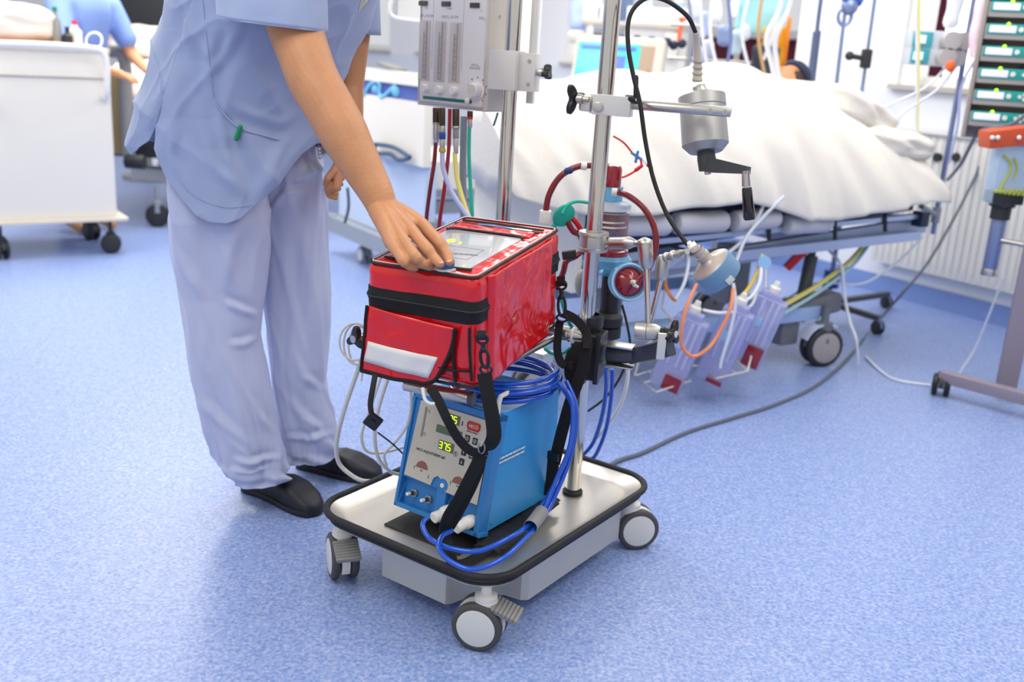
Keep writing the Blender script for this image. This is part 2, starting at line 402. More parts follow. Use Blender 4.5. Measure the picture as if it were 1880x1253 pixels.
# ------------------------------------------------------------------ the equipment trolley
TX = Matrix.Translation((-.027, 2.546, 0)) @ Matrix.Rotation(math.radians(-35), 4, 'Z')
T = thing('equipment_trolley', 'stainless steel wheeled trolley carrying the red bag and blue heater, two tall poles', 'trolley', mx=TX)
def rrect(hx_, hy_, r, z, n=8):
    out = []
    for cx, cy, a0 in ((hx_-r, hy_-r, 0), (-hx_+r, hy_-r, 90), (-hx_+r, -hy_+r, 180), (hx_-r, -hy_+r, 270)):
        for j in range(n+1):
            a = math.radians(a0+90*j/n); out.append(V((cx+r*math.cos(a), cy+r*math.sin(a), z)))
    return out
mb = MB()
mb.loft([rrect(.27, .37, .08, .162), rrect(.283, .383, .09, .166), rrect(.3, .4, .1, .203), rrect(.295, .395, .097, .204), rrect(.262, .362, .08, .178), rrect(.25, .35, .075, .176)])
obj('tray', mb, 'tray', T)
mb = MB(); mb.tube(rrect(.3, .4, .1, .203), .0095, n=10, closed=True, smooth=False); obj('edge_trim', mb, 'rubber', T)
mb = MB(); mb.tube(rrect(.291, .391, .095, .181), .005, n=8, closed=True, smooth=False); obj('lower_trim', mb, 'rubber', T)
mb = MB(); fp = [(-.11, -.325), (.105, -.325), (.115, -.312), (.125, -.27), (.15, -.22), (.19, -.19), (.235, -.182), (.25, -.168), (.25, .29), (-.25, .29), (-.25, -.18), (-.12, -.19)]
mb.poly([(x, y, .046) for x, y in fp], .118); obj('under_box', mb, 'boxsteel', T, ang=30)
def caster(root, x, y, ang, zt, R=.0625, brake=1, wt=.024, gap=.024, twin=True, ca=0, hubm='hub', bodym='white', tyrem='tyre', name='caster'):
    """one swivelling twin caster: stem at x,y ; ang = direction of the axle"""
    a = math.radians(ang); ax = V((math.cos(a), math.sin(a), 0)); fw = V((-ax.y, ax.x, 0)); c = V((x, y, R))+fw*ca
    s_ = V((x, y, 0))
    mb = MB(); mb.lathe([(0, R*1.95), (R*.42, R*1.95), (R*.44, R*2.05), (R*.44, R*2.2), (R*.3, R*2.25), (R*.2, R*2.3), (R*.2, zt), (0, zt)], s_)
    # body between the wheels
    pts = []
    for j in range(15):
        t_ = math.radians(-30+210*j/14); pts.append(c+fw*math.cos(t_)*R*.98+V((0, 0, math.sin(t_)*R*.98)))
    pts = [c+fw*R*.3-V((0, 0, R*.5))]+pts
    mb.poly([p-ax*gap*.45 for p in pts], gap*.9, ax)
    mb.lathe([(0, R*1.2), (R*.5, R*1.25), (R*.46, R*2.0), (0, R*2.0)], s_)
    body = obj(name, mb, bodym, root)
    for sd in ((-1, 1) if twin else (0,)):
        o = c+ax*sd*(gap/2+wt/2+.001); d = ax*(sd or -1)
        mb = MB(); prof = [(0, -wt/2), (R*.86, -wt/2), (R*.97, -wt/2*.7), (R, -wt/4), (R, wt/4), (R*.97, wt/2*.7), (R*.86, wt/2), (R*.8, wt/2), (R*.78, wt*.4), (0, wt*.4)]
        mb.lathe(prof, o, d, 40); wh = obj('wheel', mb, tyrem, body)
        mb = MB(); mb.lathe([(0, 0), (R*.77, 0), (R*.77, wt*.1), (R*.7, wt*.16), (0, wt*.2)], o+d*wt*.38, d, 40); obj('hub_cap', mb, hubm, body)
    if brake:
        bx_ = MB(); o = c+fw*R*.75*brake+V((0, 0, R*.85)); dd = (fw*brake*1-V((0, 0, .35))).normalized(); up = ax.cross(dd)
        if up.z < 0: up = -up
        n_ = 7
        for k in range(n_):
            q = o+dd*(k-1)*R*.16; bx_.box((0, 0, 0), (R*.15, R*1.05, R*.16), bev=R*.03, seg=1, Mx=Matrix(((dd.x, ax.x, up.x, q.x), (dd.y, ax.y, up.y, q.y), (dd.z, ax.z, up.z, q.z), (0, 0, 0, 1))))
        q = o+dd*R*.3-up*R*.08; bx_.box((0, 0, 0), (R*1.1, R*.95, R*.12), Mx=Matrix(((dd.x, ax.x, up.x, q.x), (dd.y, ax.y, up.y, q.y), (dd.z, ax.z, up.z, q.z), (0, 0, 0, 1))))
        q = o+dd*R*.2-up*R*.25; bx_.box((0, 0, 0), (R*.25, gap*.7, R*.5), Mx=Matrix(((dd.x, ax.x, up.x, q.x), (dd.y, ax.y, up.y, q.y), (dd.z, ax.z, up.z, q.z), (0, 0, 0, 1))))
        obj('brake_pedal', bx_, 'gplast', body)
    return body
# caster axle directions are in the trolley's own frame (trolley turned by -35 degrees)
caster(T, .245, -.345, -105+35+0, .17, brake=1, ca=-.012)
caster(T, -.245, -.335, -160+35, .17, brake=1, ca=.0)
caster(T, .25, .35, -78+35, .17, brake=0, ca=.02)
caster(T, -.245, .34, -60, .17, brake=0)
for nm, (x, y), zt in (('pole', (.129, .213), 2.0), ('pole', (-.25, .318), 2.0)):
    mb = MB(); mb.cyl((x, y, .176), (x, y, zt), .0215, n=36, bev=.003); pl = obj(nm, mb, 'pole', T)
    mb = MB(); mb.lathe([(.0222, .176), (.029, .176), (.029, .186), (.024, .19), (.0222, .19)], (x, y, 0)); obj('collar', mb, 'rubber', pl)
# rails that carry the bag
def world_part(name, mb, m, root=T, **k): return obj(name, mb, m, root, world=True, **k)
bw = V((math.cos(-.397), math.sin(-.397), 0)); bl = V((-bw.y, bw.x, 0))
fr_e = at(862, 731, 2.17); fr_s = fr_e-bw*.17
mb = MB(); mb.cyl(fr_s, fr_e, .0145, bev=.002); r1_ = world_part('front_rail', mb, 'steel')
mb = MB(); mb.cyl(fr_e-bw*.001, fr_e+bw*.012, .0158, bev=.003); obj('end_cap', mb, 'dgplast', r1_, world=False) if False else obj('end_cap', mb, 'dgplast', r1_, world=True)
rr_e = at(1072, 619, 2.555); rr_s = rr_e-bw*.33
mb = MB(); mb.cyl(rr_s, rr_e, .0155, bev=.002); mb.cyl(rr_e-bw*.085, rr_e-bw*.04, .021, bev=.002); r2_ = world_part('rear_rail', mb, 'steel')
mb = MB(); mb.cyl(rr_e-bw*.001, rr_e+bw*.012, .017, bev=.003); obj('end_cap', mb, 'dgplast', r2_, world=True)
mb = MB(); mb.cyl(rr_e-bw*.032, rr_e-bw*.027, .0225, bev=.001); obj('ring', mb, 'white', r2_, world=True)
for k in (.05, .14):
    a = fr_e-bw*k; b = rr_e-bw*(k+.01); mb = MB(); mb.cyl(a, b, .0085); world_part('side_rail', mb, 'steel')
pw = TX @ V((.129, .213, 0)); pw2 = TX @ V((-.25, .318, 0))
# ------------------------------------------------------------------ the red equipment bag
BW, BL, BH = .279, .495, .262
BX = Matrix.Translation((-.331, 2.212, .657)) @ Matrix.Rotation(-.397, 4, 'Z') @ Matrix.Rotation(.087, 4, 'X')
BI = BX.inverted()
bag = thing('equipment_bag', 'glossy red vinyl bag with black zip and clear top window, on the trolley rails', 'bag', mx=BX)
def hit(px, py, X, axis, val):            # photo point onto the plane local[axis]=val of frame X -> local coordinates
    n = X.to_3x3() @ V([1 if i == axis else 0 for i in range(3)]); p0 = X @ V([val if i == axis else 0 for i in range(3)])
    return X.inverted() @ onplane(px, py, p0, n)
def roundbox(mb, lo, hi, r, n, disp=None, Mx=None):
    t = bmesh.new(); bmesh.ops.create_cube(t, size=2); bmesh.ops.subdivide_edges(t, edges=list(t.edges), cuts=n, use_grid_fill=True)
    lo, hi = V(lo), V(hi); c = (lo+hi)/2; hh = (hi-lo)/2
    for v in t.verts:
        p = V([v.co[i]*hh[i] for i in range(3)]); q = V([max(-(hh[i]-r), min(hh[i]-r, p[i])) for i in range(3)])
        d = p-q
        if d.length > 1e-7: nrm = d.normalized(); p = q+nrm*r
        p = p+c
        if disp: p = disp(p, d.normalized() if d.length > 1e-7 else V((0, 0, 0)))
        v.co = p
    if Mx: bmesh.ops.transform(t, matrix=Mx, verts=t.verts)
    me = bpy.data.meshes.new('t'); t.to_mesh(me); t.free(); mb.bm.from_mesh(me); bpy.data.meshes.remove(me)
def bagdisp(p, d):
    nz = noise.noise(V((p.x*9+3, p.y*8, p.z*9)))*.006+noise.noise(V((p.x*25, p.y*22+5, p.z*25)))*.0018
    if p.z > BH-.04: nz *= max(0, (BH-p.z)/.04)
    return p+d*nz
mb = MB(); roundbox(mb, (0, 0, 0), (BW, BL, BH), .024, 36, bagdisp); obj('body', mb, 'red', bag, ang=60)
def band(z, o, r=.024):
    return [V((v.x+BW/2, v.y+BL/2, z)) for v in rrect(BW/2+o, BL/2+o, r+o, 0)]
mb = MB(); mb.loft([band(.152, .001), band(.154, .0032), band(.174, .0038), band(.177, .0058), band(.188, .0058), band(.191, .0038), band(.203, .0032), band(.205, .001)]); obj('zip_band', mb, 'webbing', bag)
mb = MB(); mb.tube(band(.183, .0062), .0018, n=6, closed=True, smooth=False); obj('zip', mb, 'dark', bag)
mb = MB(); mb.tube(band(BH-.003, -.003), .0031, n=8, closed=True, smooth=False); obj('piping', mb, 'rubber', bag)
mb = MB(); mb.tube(band(BH+.0005, -.0085), .0013, n=6, closed=True, smooth=False); obj('piping_highlight', mb, 'white', bag)  # white line painted in as the highlight along the black piping
mb = MB(); mb.tube(band(.004, .001), .004, n=8, closed=True, smooth=False); obj('bottom_binding', mb, 'rubber', bag)
# side flap covering the zip on the right side
def flap(u, v):
    y = lerp(.048, .42, u); z = lerp(.004, BH-.008, v)
    e_ = min(1, u/.04, (1-u)/.04); wv = noise.noise(V((y*11, z*10, 1.3)))*.008+noise.noise(V((y*7+z*12, z*4-y*9, 5)))*.006
    return V((BW+.0005+.0125*max(0, e_)+wv*max(0, min(1, u/.12, (1-u)/.12))*(1-abs(v-.45)*.9), y, z))
mb = MB(); mb.grid(flap, 60, 44); obj('side_flap', mb, 'red', bag, ang=70, solid=.0025)
# top: display window, red frame and rear pocket
def top(px, py, dz=0): p = hit(px, py, BX, 2, BH+dz); return p
wx0, wx1, wy0, wy1 = .036, BW-.044, .040, .345
mb = MB(); mb.box(((wx0+wx1)/2, (wy0+wy1)/2, BH+.0002), (wx1-wx0, wy1-wy0, .003), bev=.001)
M['panelg'] = mat('console_face', '#c6c9cf', .16, coat=.8, var=.05, vscale=10)
obj('window', mb, 'panelg', bag)
mb = MB()
for pts in ([(wx0-.006, wy0-.002, 0), (wx0+.05, wy0-.006, 0), (wx1-.03, wy0-.006, 0), (wx1+.012, wy0-.001, 0)], [(wx0-.004, wy1-.012, 0), (wx0+.03, wy1+.006, 0), (wx1-.03, wy1+.008, 0), (wx1+.006, wy1-.004, 0)],
            [(wx0-.012, wy1+.052, 0), (.12, wy1+.060, 0), (wx1+.02, wy1+.055, 0)], [(wx0-.01, wy1+.092, 0), (.12, wy1+.098, 0), (wx1+.02, wy1+.090, 0)]):
    mb = MB(); mb.ribbon([V((x, y, BH+.0035)) for x, y, _ in pts], (0, 1, .1), .010, .003); obj('window_edging', mb, 'webbing', bag)
mb = MB(); mb.box((.13, wy1+.074, BH+.002), (.105, .018, .002), bev=.0005); obj('pocket_insert', mb, mat('violet_insert', '#6f6fd0', .2, coat=.5), bag)
mb = MB(); mb.box((.205, wy1+.075, BH+.002), (.045, .02, .002), bev=.0005); obj('pocket_label', mb, 'white', bag)
mb = MB(); roundbox(mb, (wx0-.01, wy1+.012, BH-.004), (wx1+.012, wy1+.054, BH+.006), .005, 12, lambda p, d: p+V((0, 0, 1))*(noise.noise(p*30)*.004 if d.z > .3 else 0)); obj('rear_pocket', mb, 'red', bag, ang=60)
# display behind the film
ex, ey = BX.to_3x3() @ V((1, 0, 0)), BX.to_3x3() @ V((0, 1, 0))
for (x, y, h, s_) in ((.075, .235, .017, '18'), (.118, .232, .008, '5'), (.118, .045, .007, '1'), (.214, .058, .008, '3')):
    mb = MB(); sevenseg(mb, s_, V((x, y, BH+.0028)), V((1, 0, 0)), V((0, 1, 0)), h); obj('digits', mb, 'led', bag)
mb = MB()
for j in range(5): mb.tube([V((.15+.012*j+.009*math.cos(a_*.5), .14+.004*math.sin(a_*.5)+.003*j, BH+.0024)) for a_ in range(13)], .0005, n=4, smooth=False)
mb.tube([V((.09, .11, BH+.002)), V((.2, .11, BH+.002)), V((.2, .2, BH+.002)), V((.09, .2, BH+.002))], .0006, n=4, closed=True, smooth=False)
obj('console_marks', mb, 'gplast', bag)
kp = top(818, 494)
mb = MB(); mb.lathe([(0, 0), (.025, 0), (.025, .004), (0, .004)], (kp.x, kp.y, BH)); obj('dial_ring', mb, 'white', bag)
mb = MB()
prof = []
rings = []
for (r, h) in ((.0195, .003), (.0195, .018), (.018, .0205)):
    rings.append([V((kp.x+math.cos(2*pi*j/48)*r*(1+.035*math.cos(12*2*pi*j/48)), kp.y+math.sin(2*pi*j/48)*r*(1+.035*math.cos(12*2*pi*j/48)), BH+h)) for j in range(48)])
mb.loft(rings); obj('dial', mb, mat('blue_dial', '#2f5f9e', .35), bag, ang=25)
KNOB = BX @ V((kp.x, kp.y, BH+.015))
# front pocket
def frt(px, py, y=-.013): return hit(px, py, BX, 1, y)
def bez(a, b, n): return [a.lerp(b, i/n) for i in range(n+1)]
TL, TR, BLc, BRc = frt(671, 563), frt(834, 606), frt(662, 681), frt(778, 706)
curve = catmull([TR, frt(826, 645), frt(812, 676), frt(797, 700), BRc], 6)
def pocket(u, v):
    left = TL.lerp(BLc, v); i = v*(len(curve)-1); k_ = min(int(i), len(curve)-2); right = curve[k_].lerp(curve[k_+1], i-k_)
    p = left.lerp(right, u); b = math.sin(pi*min(1, u*1.02))*.006+noise.noise(V((p.x*20, 2, p.z*26)))*.004; return V((p.x, p.y+.008-b-.004*v, p.z))
mb = MB(); mb.grid(pocket, 30, 24); obj('front_pocket', mb, 'red', bag, ang=70, solid=.003)
mb = MB(); edge = [pocket(0, v/10) for v in range(11)]; mb.tube([p-V((0, .002, 0)) for p in edge], .004, smooth=False)
edge = [pocket(1, v/16) for v in range(16)]+[pocket(1-u/14, 1) for u in range(15)]; mb.tube([p-V((0, .002, 0)) for p in edge], .0048, smooth=False)
mb.tube([frt(862, 603, -.008), frt(862, 640, -.008), frt(866, 700, -.008)], .0035); mb.tube([frt(800, 672, -.007), frt(825, 680, -.008), frt(862, 682, -.008)], .003)
mb.tube([frt(834, 606), frt(832, 655, -.006), frt(836, 702, -.006)], .0042)
obj('pocket_binding', mb, 'webbing', bag)
ra, rb, rc, rd = frt(672, 629, -.02), frt(801, 659, -.02), frt(783, 697, -.02), frt(665, 665, -.02)
mb = MB()
def strip(u, v):
    p = ra.lerp(rb, u).lerp(rd.lerp(rc, u), v); q = pocket(min(1, max(0, u*.93+.02)), min(1, max(0, (.55+.3*v)))); return V((p.x, q.y-.0035, p.z))
mb.grid(strip, 20, 4); obj('reflective_strip', mb, mat('reflective_tape', '#e3e0dc', .35, spec=.8), bag, solid=.002)

# ---- strap clips
def snaphook(mb, a, b, wdir, s=1.0):
    """webbing tab, D ring, swivel hook from a down to b"""
    a, b = V(a), V(b); d = (b-a); L = d.length; d.normalize(); wdir = (V(wdir)-d*V(wdir).dot(d)).normalized(); nn = d.cross(wdir)
    def loop(c, hw, hl, r):
        pts = [c+wdir*hw*math.cos(t_*pi/6)+d*hl*math.sin(t_*pi/6) for t_ in range(12)]; mb.tube(pts, r, n=8, closed=True, k=3)
    loop(a+d*L*.14, .013*s, .012*s, .0032*s)
    mb.ribbon([a-d*.006, a+d*L*.08+nn*.004, a+d*L*.16], wdir, .022*s, .004)
    mb.cyl(a+d*L*.24, a+d*L*.42, .0055*s); mb.sph(a+d*L*.42, .0075*s, n=12)
    loop(a+d*L*.64, .0095*s, L*.24, .0038*s)
    loop(a+d*L*.93, .014*s, .009*s, .003*s)
strap = thing('shoulder_strap', 'black webbing shoulder strap clipped to the red bag, its padded part on the tray', 'strap', at(890, 800, 2.12))
fc0, fc1 = at(884, 612, 2.085), at(893, 684, 2.085)
mb = MB(); snaphook(mb, fc0, fc1, (1, -.35, 0)); obj('snap_hook', mb, 'black', strap, world=True)
rc0, rc1 = at(1030, 512, 2.53), at(1032, 590, 2.53)
mb = MB(); snaphook(mb, rc0, rc1, (1, -.35, 0), 1.05); obj('snap_hook', mb, 'black', strap, world=True)
mb = MB(); mb.ribbon([at(889, 686, 2.085), at(897, 730, 2.08), at(905, 775, 2.08), at(906, 805, 2.085), at(893, 826, 2.10), at(878, 833, 2.115)], [(1, -.2, 0), (1, -.2, 0), (1, -.1, 0), (1, 0, 0), (.9, 0, .5), (.6, 0, .9)], .034, .0035); obj('webbing', mb, 'webbing', strap, world=True)
mb = MB(); mb.ribbon([at(790, 712, 2.11), at(806, 738, 2.09), at(822, 772, 2.08), at(843, 808, 2.09), at(868, 830, 2.10), at(895, 828, 2.10)], [(1, 0, .3), (1, 0, .4), (1, 0, .5), (.6, 0, .9), (.2, 0, 1), (0, 0, 1)], .022, .004); obj('webbing', mb, 'webbing', strap, world=True)
mb = MB(); mb.tube([at(884+6*math.cos(k), 823+10*math.sin(k), 2.083+.01*math.sin(k)) for k in [j*pi/4 for j in range(8)]], .0017, closed=True, k=3); obj('buckle', mb, 'steel2', strap, world=True)
mb = MB(); mb.ribbon([at(884, 836, 2.10), at(868, 868, 2.11), at(845, 912, 2.13), at(823, 950, 2.16), at(817, 985, 2.18), at(826, 1018, 2.15), at(832, 1040, 2.14)], [(1, 0, .2), (1, 0, .3), (1, 0, .4), (1, 0, .2), (1, -.1, 0), (1, -.2, 0), (1, -.2, 0)], .03, .0045); obj('webbing', mb, 'webbing', strap, world=True)
mb = MB(); mb.ribbon([at(884, 838, 2.11), at(878, 866, 2.12), at(862, 905, 2.14), at(838, 950, 2.17), at(822, 975, 2.19)], [(1, 0, .2), (1, 0, .3), (1, 0, .4), (1, 0, .3), (1, 0, 0)], .024, .004); obj('webbing', mb, 'webbing', strap, world=True)
# right hand strap from the rear clip down past the heater
mb = MB(); mb.ribbon([at(1028, 590, 2.54), at(1023, 640, 2.52), at(1032, 668, 2.50), at(1052, 672, 2.49)], (1, -.3, 0), .022, .003); obj('webbing', mb, 'webbing', strap, world=True)
mb = MB(); mb.ribbon([at(1034, 575, 2.53), at(1058, 588, 2.52), at(1076, 612, 2.50), at(1078, 640, 2.48)], [(0, .3, 1), (0, .3, 1), (.7, 0, .7), (1, 0, 0)], .024, .003); obj('webbing', mb, 'webbing', strap, world=True)
mb = MB(); mb.ribbon([at(1078, 628, 2.49), at(1068, 680, 2.48), at(1046, 742, 2.47), at(1030, 800, 2.47), at(1018, 850, 2.48)], (1, -.5, .2), .034, .004)
mb.ribbon([at(1070, 640, 2.51), at(1052, 655, 2.51), at(1050, 690, 2.50), at(1066, 700, 2.49)], (1, -.4, 0), .04, .006); obj('webbing', mb, 'webbing', strap, world=True)
mb = MB(); mb.box(at(1016, 838, 2.475), (.034, .012, .024), bev=.004, rot=(0, 0, -.6)); obj('slider', mb, 'black', strap, world=True)
mb = MB(); mb.ribbon([at(1016, 845, 2.48), at(1012, 885, 2.50), at(1006, 912, 2.50)], (1, -.5, .2), .034, .004); obj('webbing', mb, 'webbing', strap, world=True)
pa, pb = onz(1008, 915, .205), onz(893, 1012, .19)
def padf(u, v):
    p = pa.lerp(pb, u); d = (pb-pa).normalized(); s_ = V((d.y, -d.x, 0)); wv = (v-.5)*.085*(1 if .06 < u < .94 else .8)
    h = .010*math.sin(pi*v)**.5*(1-.35*(math.cos(u*2*pi*7) > .75)) if 0 < v < 1 else 0
    return p-s_*wv+V((0, 0, h+.004*math.sin(u*9)))
mb = MB(); mb.grid(padf, 60, 12); obj('shoulder_pad', mb, 'pad', strap, world=True, solid=.006, ang=60)
mb = MB(); mb.ribbon([onz(905, 1008, .19)+V((0, 0, .006)), onz(860, 1030, .19), onz(835, 1035, .187)], (.3, 1, 0), .034, .003); obj('webbing', mb, 'webbing', strap, world=True)
# hanging plug lead
t = thing('hanging_lead', 'flat black lead with a diamond shaped plug hanging below the red bag', 'cable', at(685, 740, 2.15))
mb = MB(); mb.ribbon([at(689, 688, 2.15), at(684, 715, 2.14), at(680, 745, 2.14), at(685, 772, 2.14)], (1, 0, 0), .013, .006); obj('lead', mb, 'rubber', t, world=True)
c = at(685, 774, 2.135); mb = MB(); mb.box(c, (.036, .012, .036), bev=.005, rot=(0.2, math.radians(35), 0)); mb.cyl(c-V((0, .004, 0)), c-V((0, .012, 0)), .006); obj('plug', mb, 'black', t, world=True)
t = single('hook', MB().tube([at(776, 712, 2.10), at(781, 735, 2.09), at(795, 742, 2.09), at(806, 732, 2.10)], .0042), 'wtube', 'short white plastic hook under the front edge of the red bag', 'hook')
# star knob on the left of the rail
t = thing('clamp_knob', 'black three-lobed clamp knob sticking out left of the red bag', 'knob', at(652, 622, 2.42))
def lobes(mb, c, d, R, th, n=3, ph=0, r0=.42):
    c = V(c); d = V(d).normalized(); u, v = mb.frame(d); m = 48; prof = []
    for j in range(m):
        a = 2*pi*j/m; r = R*(r0+(1-r0)*(0.5+.5*math.cos(n*(a-ph)))**1.6); prof.append((u*math.cos(a)+v*math.sin(a))*r)
    rs = [[c+p*s_+d*h for p in prof] for s_, h in ((.88, -th/2), (1, -th*.3), (1, th*.3), (.88, th/2))]
    mb.loft(rs)
kc = at(654, 622, 2.42); mb = MB(); lobes(mb, kc, (-.6, -.8, 0), .034, .016, ph=.5); obj('star', mb, 'black', t, world=True, ang=50)
mb = MB(); mb.cyl(kc-V((-.6, -.8, 0))*.06, kc-V((.6, .8, 0))*.012, .010); obj('screw', mb, 'steel', t, world=True)
# ------------------------------------------------------------------ blue heater unit on the tray
HYAW = math.radians(-34.5)
HX = Matrix.Translation(onz(724, 927, .215)) @ Matrix.Rotation(HYAW, 4, 'Z')
HW, HD, HH = .286, .35, .305; lean = .068
heat = thing('patient_heater', 'blue box-shaped water heater with silver front panel and green digits, on the trolley tray', 'heater', mx=HX)
def hy(z): return lean*z/HH
tp = .006
fr = [V((0, 0, 0)), V((HW, 0, 0)), V((HW, HD, 0)), V((0, HD, 0))]
tpz = [V((tp, lean, HH)), V((HW-.012, lean, HH)), V((HW-.012, HD+.005, HH)), V((tp, HD+.005, HH))]
def wedge(mb, inset, y0=0, y1=0, z0=0, z1=0, bev=.006):
    t = bmesh.new(); pts = []
    for k, (a, b) in enumerate(zip(fr, tpz)):
        for q, z in ((a, z0), (b, z1)):
            p = V(q); p.x += inset*(1 if k in (0, 3) else -1); p.y += (y0 if k < 2 else y1); p.z += z; pts.append(p)
    vs_ = [t.verts.new(p) for p in pts]
    for f in ((0, 2, 4, 6), (1, 7, 5, 3), (0, 1, 3, 2), (2, 3, 5, 4), (4, 5, 7, 6), (6, 7, 1, 0)): t.faces.new([vs_[i] for i in f])
    bmesh.ops.bevel(t, geom=list(t.edges), offset=bev, segments=3, profile=.7, affect='EDGES')
    me = bpy.data.meshes.new('t'); t.to_mesh(me); t.free(); mb.bm.from_mesh(me); bpy.data.meshes.remove(me)
mb = MB(); wedge(mb, .006, y0=.03, z1=-.004); obj('housing', mb, 'blueh', heat, ang=30)
# front bezel frame: rim around a recessed face
nF = V((0, -HH, lean)).normalized(); eX = V((1, 0, 0)); eY = V((0, lean, HH)).normalized()
FH = math.hypot(lean, HH)
def fp_(x, v, out=0): return V((x, 0, 0))+eY*v+nF*out
def slab(mb, x0, x1, v0, v1, o0, o1, bev=0):
    X = Matrix(((1, eY.x, -nF.x, 0), (0, eY.y, -nF.y, 0), (0, eY.z, -nF.z, 0), (0, 0, 0, 1)))
    mb.box(((x0+x1)/2, (v0+v1)/2, -(o0+o1)/2), (abs(x1-x0), abs(v1-v0), abs(o1-o0)), bev=bev, seg=2, Mx=X)
mb = MB()
slab(mb, 0, HW, 0, .012, -.034, .004, .002); slab(mb, 0, .010, 0, FH, -.034, .004, .002); slab(mb, HW-.022, HW-.006, 0, FH, -.034, .004, .002); slab(mb, 0.002, HW-.006, FH-.016, FH, -.034, .004, .002)
slab(mb, .008, HW-.012, 0, .085, -.034, -.018); slab(mb, .008, HW-.012, .083, FH-.01, -.034, -.002)
slab(mb, .130, .160, 0.01, .095, -.02, .001, .002); mb.lathe([(0, -.01), (.017, -.01), (.017, .003), (0, .003)], fp_(.145, .096), nF)
for x in (.010, .128, .161, HW-.024): mb.poly([fp_(x, .01, -.018), fp_(x, .07, -.018), fp_(x, .01, .002)], .004, eX)
obj('front_bezel', mb, 'bluef', heat, ang=30)
def fh(px, py, out=0):      # photo point -> (x, v) on the front face
    n = HX.to_3x3() @ nF; p0 = HX @ (nF*out); p = HX.inverted() @ onplane(px, py, p0, n); return p.x, (p-nF*out).dot(eY)
def zf(zx, zy): return fh(720+zx/5.011, 730+zy/5.012)
pn = MB(); pts = [zf(275, 10), zf(115, 705), zf(355, 808), zf(385, 740), zf(425, 722), zf(462, 765), zf(470, 862), zf(725, 970)]
x_r = zf(725, 970)[0]; x_r = HW-.026; pts[-1] = (x_r, zf(725, 970)[1]); pts.append((x_r, FH-.02)); pts[0] = (pts[0][0], FH-.02)
pn.poly([V((x, 0, 0))+eY*v-nF*.0 for x, v in pts], .0022, nF); panel = obj('control_panel', pn, 'silver', heat)
def onp(a, b, o=.003): return fp_(a, b, o)
R3 = HX.to_3x3()
def decal(mb, z0, z1, z2, z3, o0, o1):       # rectangle on the face through two photo corners of its diagonal
    a = zf(z0, z1); b = zf(z2, z3); slab(mb, a[0], b[0], b[1], a[1], o0, o1, .0005)
mb = MB(); a = zf(420, 245); slab(mb, a[0], a[0]+.083, a[1]-.020, a[1], .002, .0034, .0006); obj('text_display', mb, mat('lcd_green', '#4d6a48', .2, coat=.5), panel)
for (z, s_) in (((505, 140), '375'), ((448, 392), '375')):
    a = zf(*z); mb = MB(); slab(mb, a[0]-.003, a[0]+.047, a[1]-.024, a[1]+.001, .002, .0028, .0005); obj('display_glass', mb, mat('display_backing', '#6f6b52', .3), panel)
    mb = MB(); sevenseg(mb, '37.5', fp_(a[0], a[1]-.020, .0034), eX, eY, .0165); obj('digits', mb, 'led', panel)
LX = lambda x: HX.to_3x3() @ x
for (cx, cy, arrow) in ((697, 378, 'o'), (767, 405, 'x'), (665, 505, 'u'), (735, 535, 'm'), (645, 593, 'd')):
    a = zf(cx, cy); mb = MB(); slab(mb, a[0]-.0075, a[0]+.0075, a[1]-.0085, a[1]+.0085, .002, .0036, .0012); bt = obj('button', mb, 'black', panel)
    mb = MB()
    if arrow in 'ud':
        s_ = 1 if arrow == 'u' else -1; mb.tube([fp_(a[0], a[1]-.0045*s_, .0038), fp_(a[0], a[1]+.0045*s_, .0038)], .0006, n=4, smooth=False)
        mb.tube([fp_(a[0]-.003, a[1]+.001*s_, .0038), fp_(a[0], a[1]+.0048*s_, .0038), fp_(a[0]+.003, a[1]+.001*s_, .0038)], .0006, n=4, smooth=False)
    else:
        mb.tube([fp_(a[0]+.0045*math.cos(k*pi/6), a[1]+.0045*math.sin(k*pi/6), .0038) for k in range(12)], .0005, n=4, closed=True, smooth=False); mb.tube([fp_(a[0], a[1]-.003, .0038), fp_(a[0], a[1]+.003, .0038)], .0006, n=4, smooth=False)
    obj('symbol', mb, 'white', bt)
# logo plate
a = zf(706, 205); mb = MB(); slab(mb, a[0]+.004, a[0]+.038, a[1]-.024, a[1]-.002, .002, .0036, .003); slab(mb, a[0], a[0]+.041, a[1]-.019, a[1]-.005, .002, .0034, .002); lp = obj('logo_plate', mb, mat('logo_red', '#c8372f', .4), panel)
text('HICÓ', .0125, HX @ fp_(a[0]+.005, a[1]-.0175, .0036), R3 @ eX, R3 @ eY, m='white', parent=lp)
text('MEDICAL SYSTEMS', .0042, HX @ fp_(a[0]+.001, a[1]-.030, .0024), R3 @ eX, R3 @ eY, m='black', parent=panel)
a = zf(226, 480); text('HICO-AQUATHERM 660', .0105, HX @ fp_(a[0], a[1], .0024), R3 @ eX, R3 @ eY, m='black', parent=panel, sx=.86)
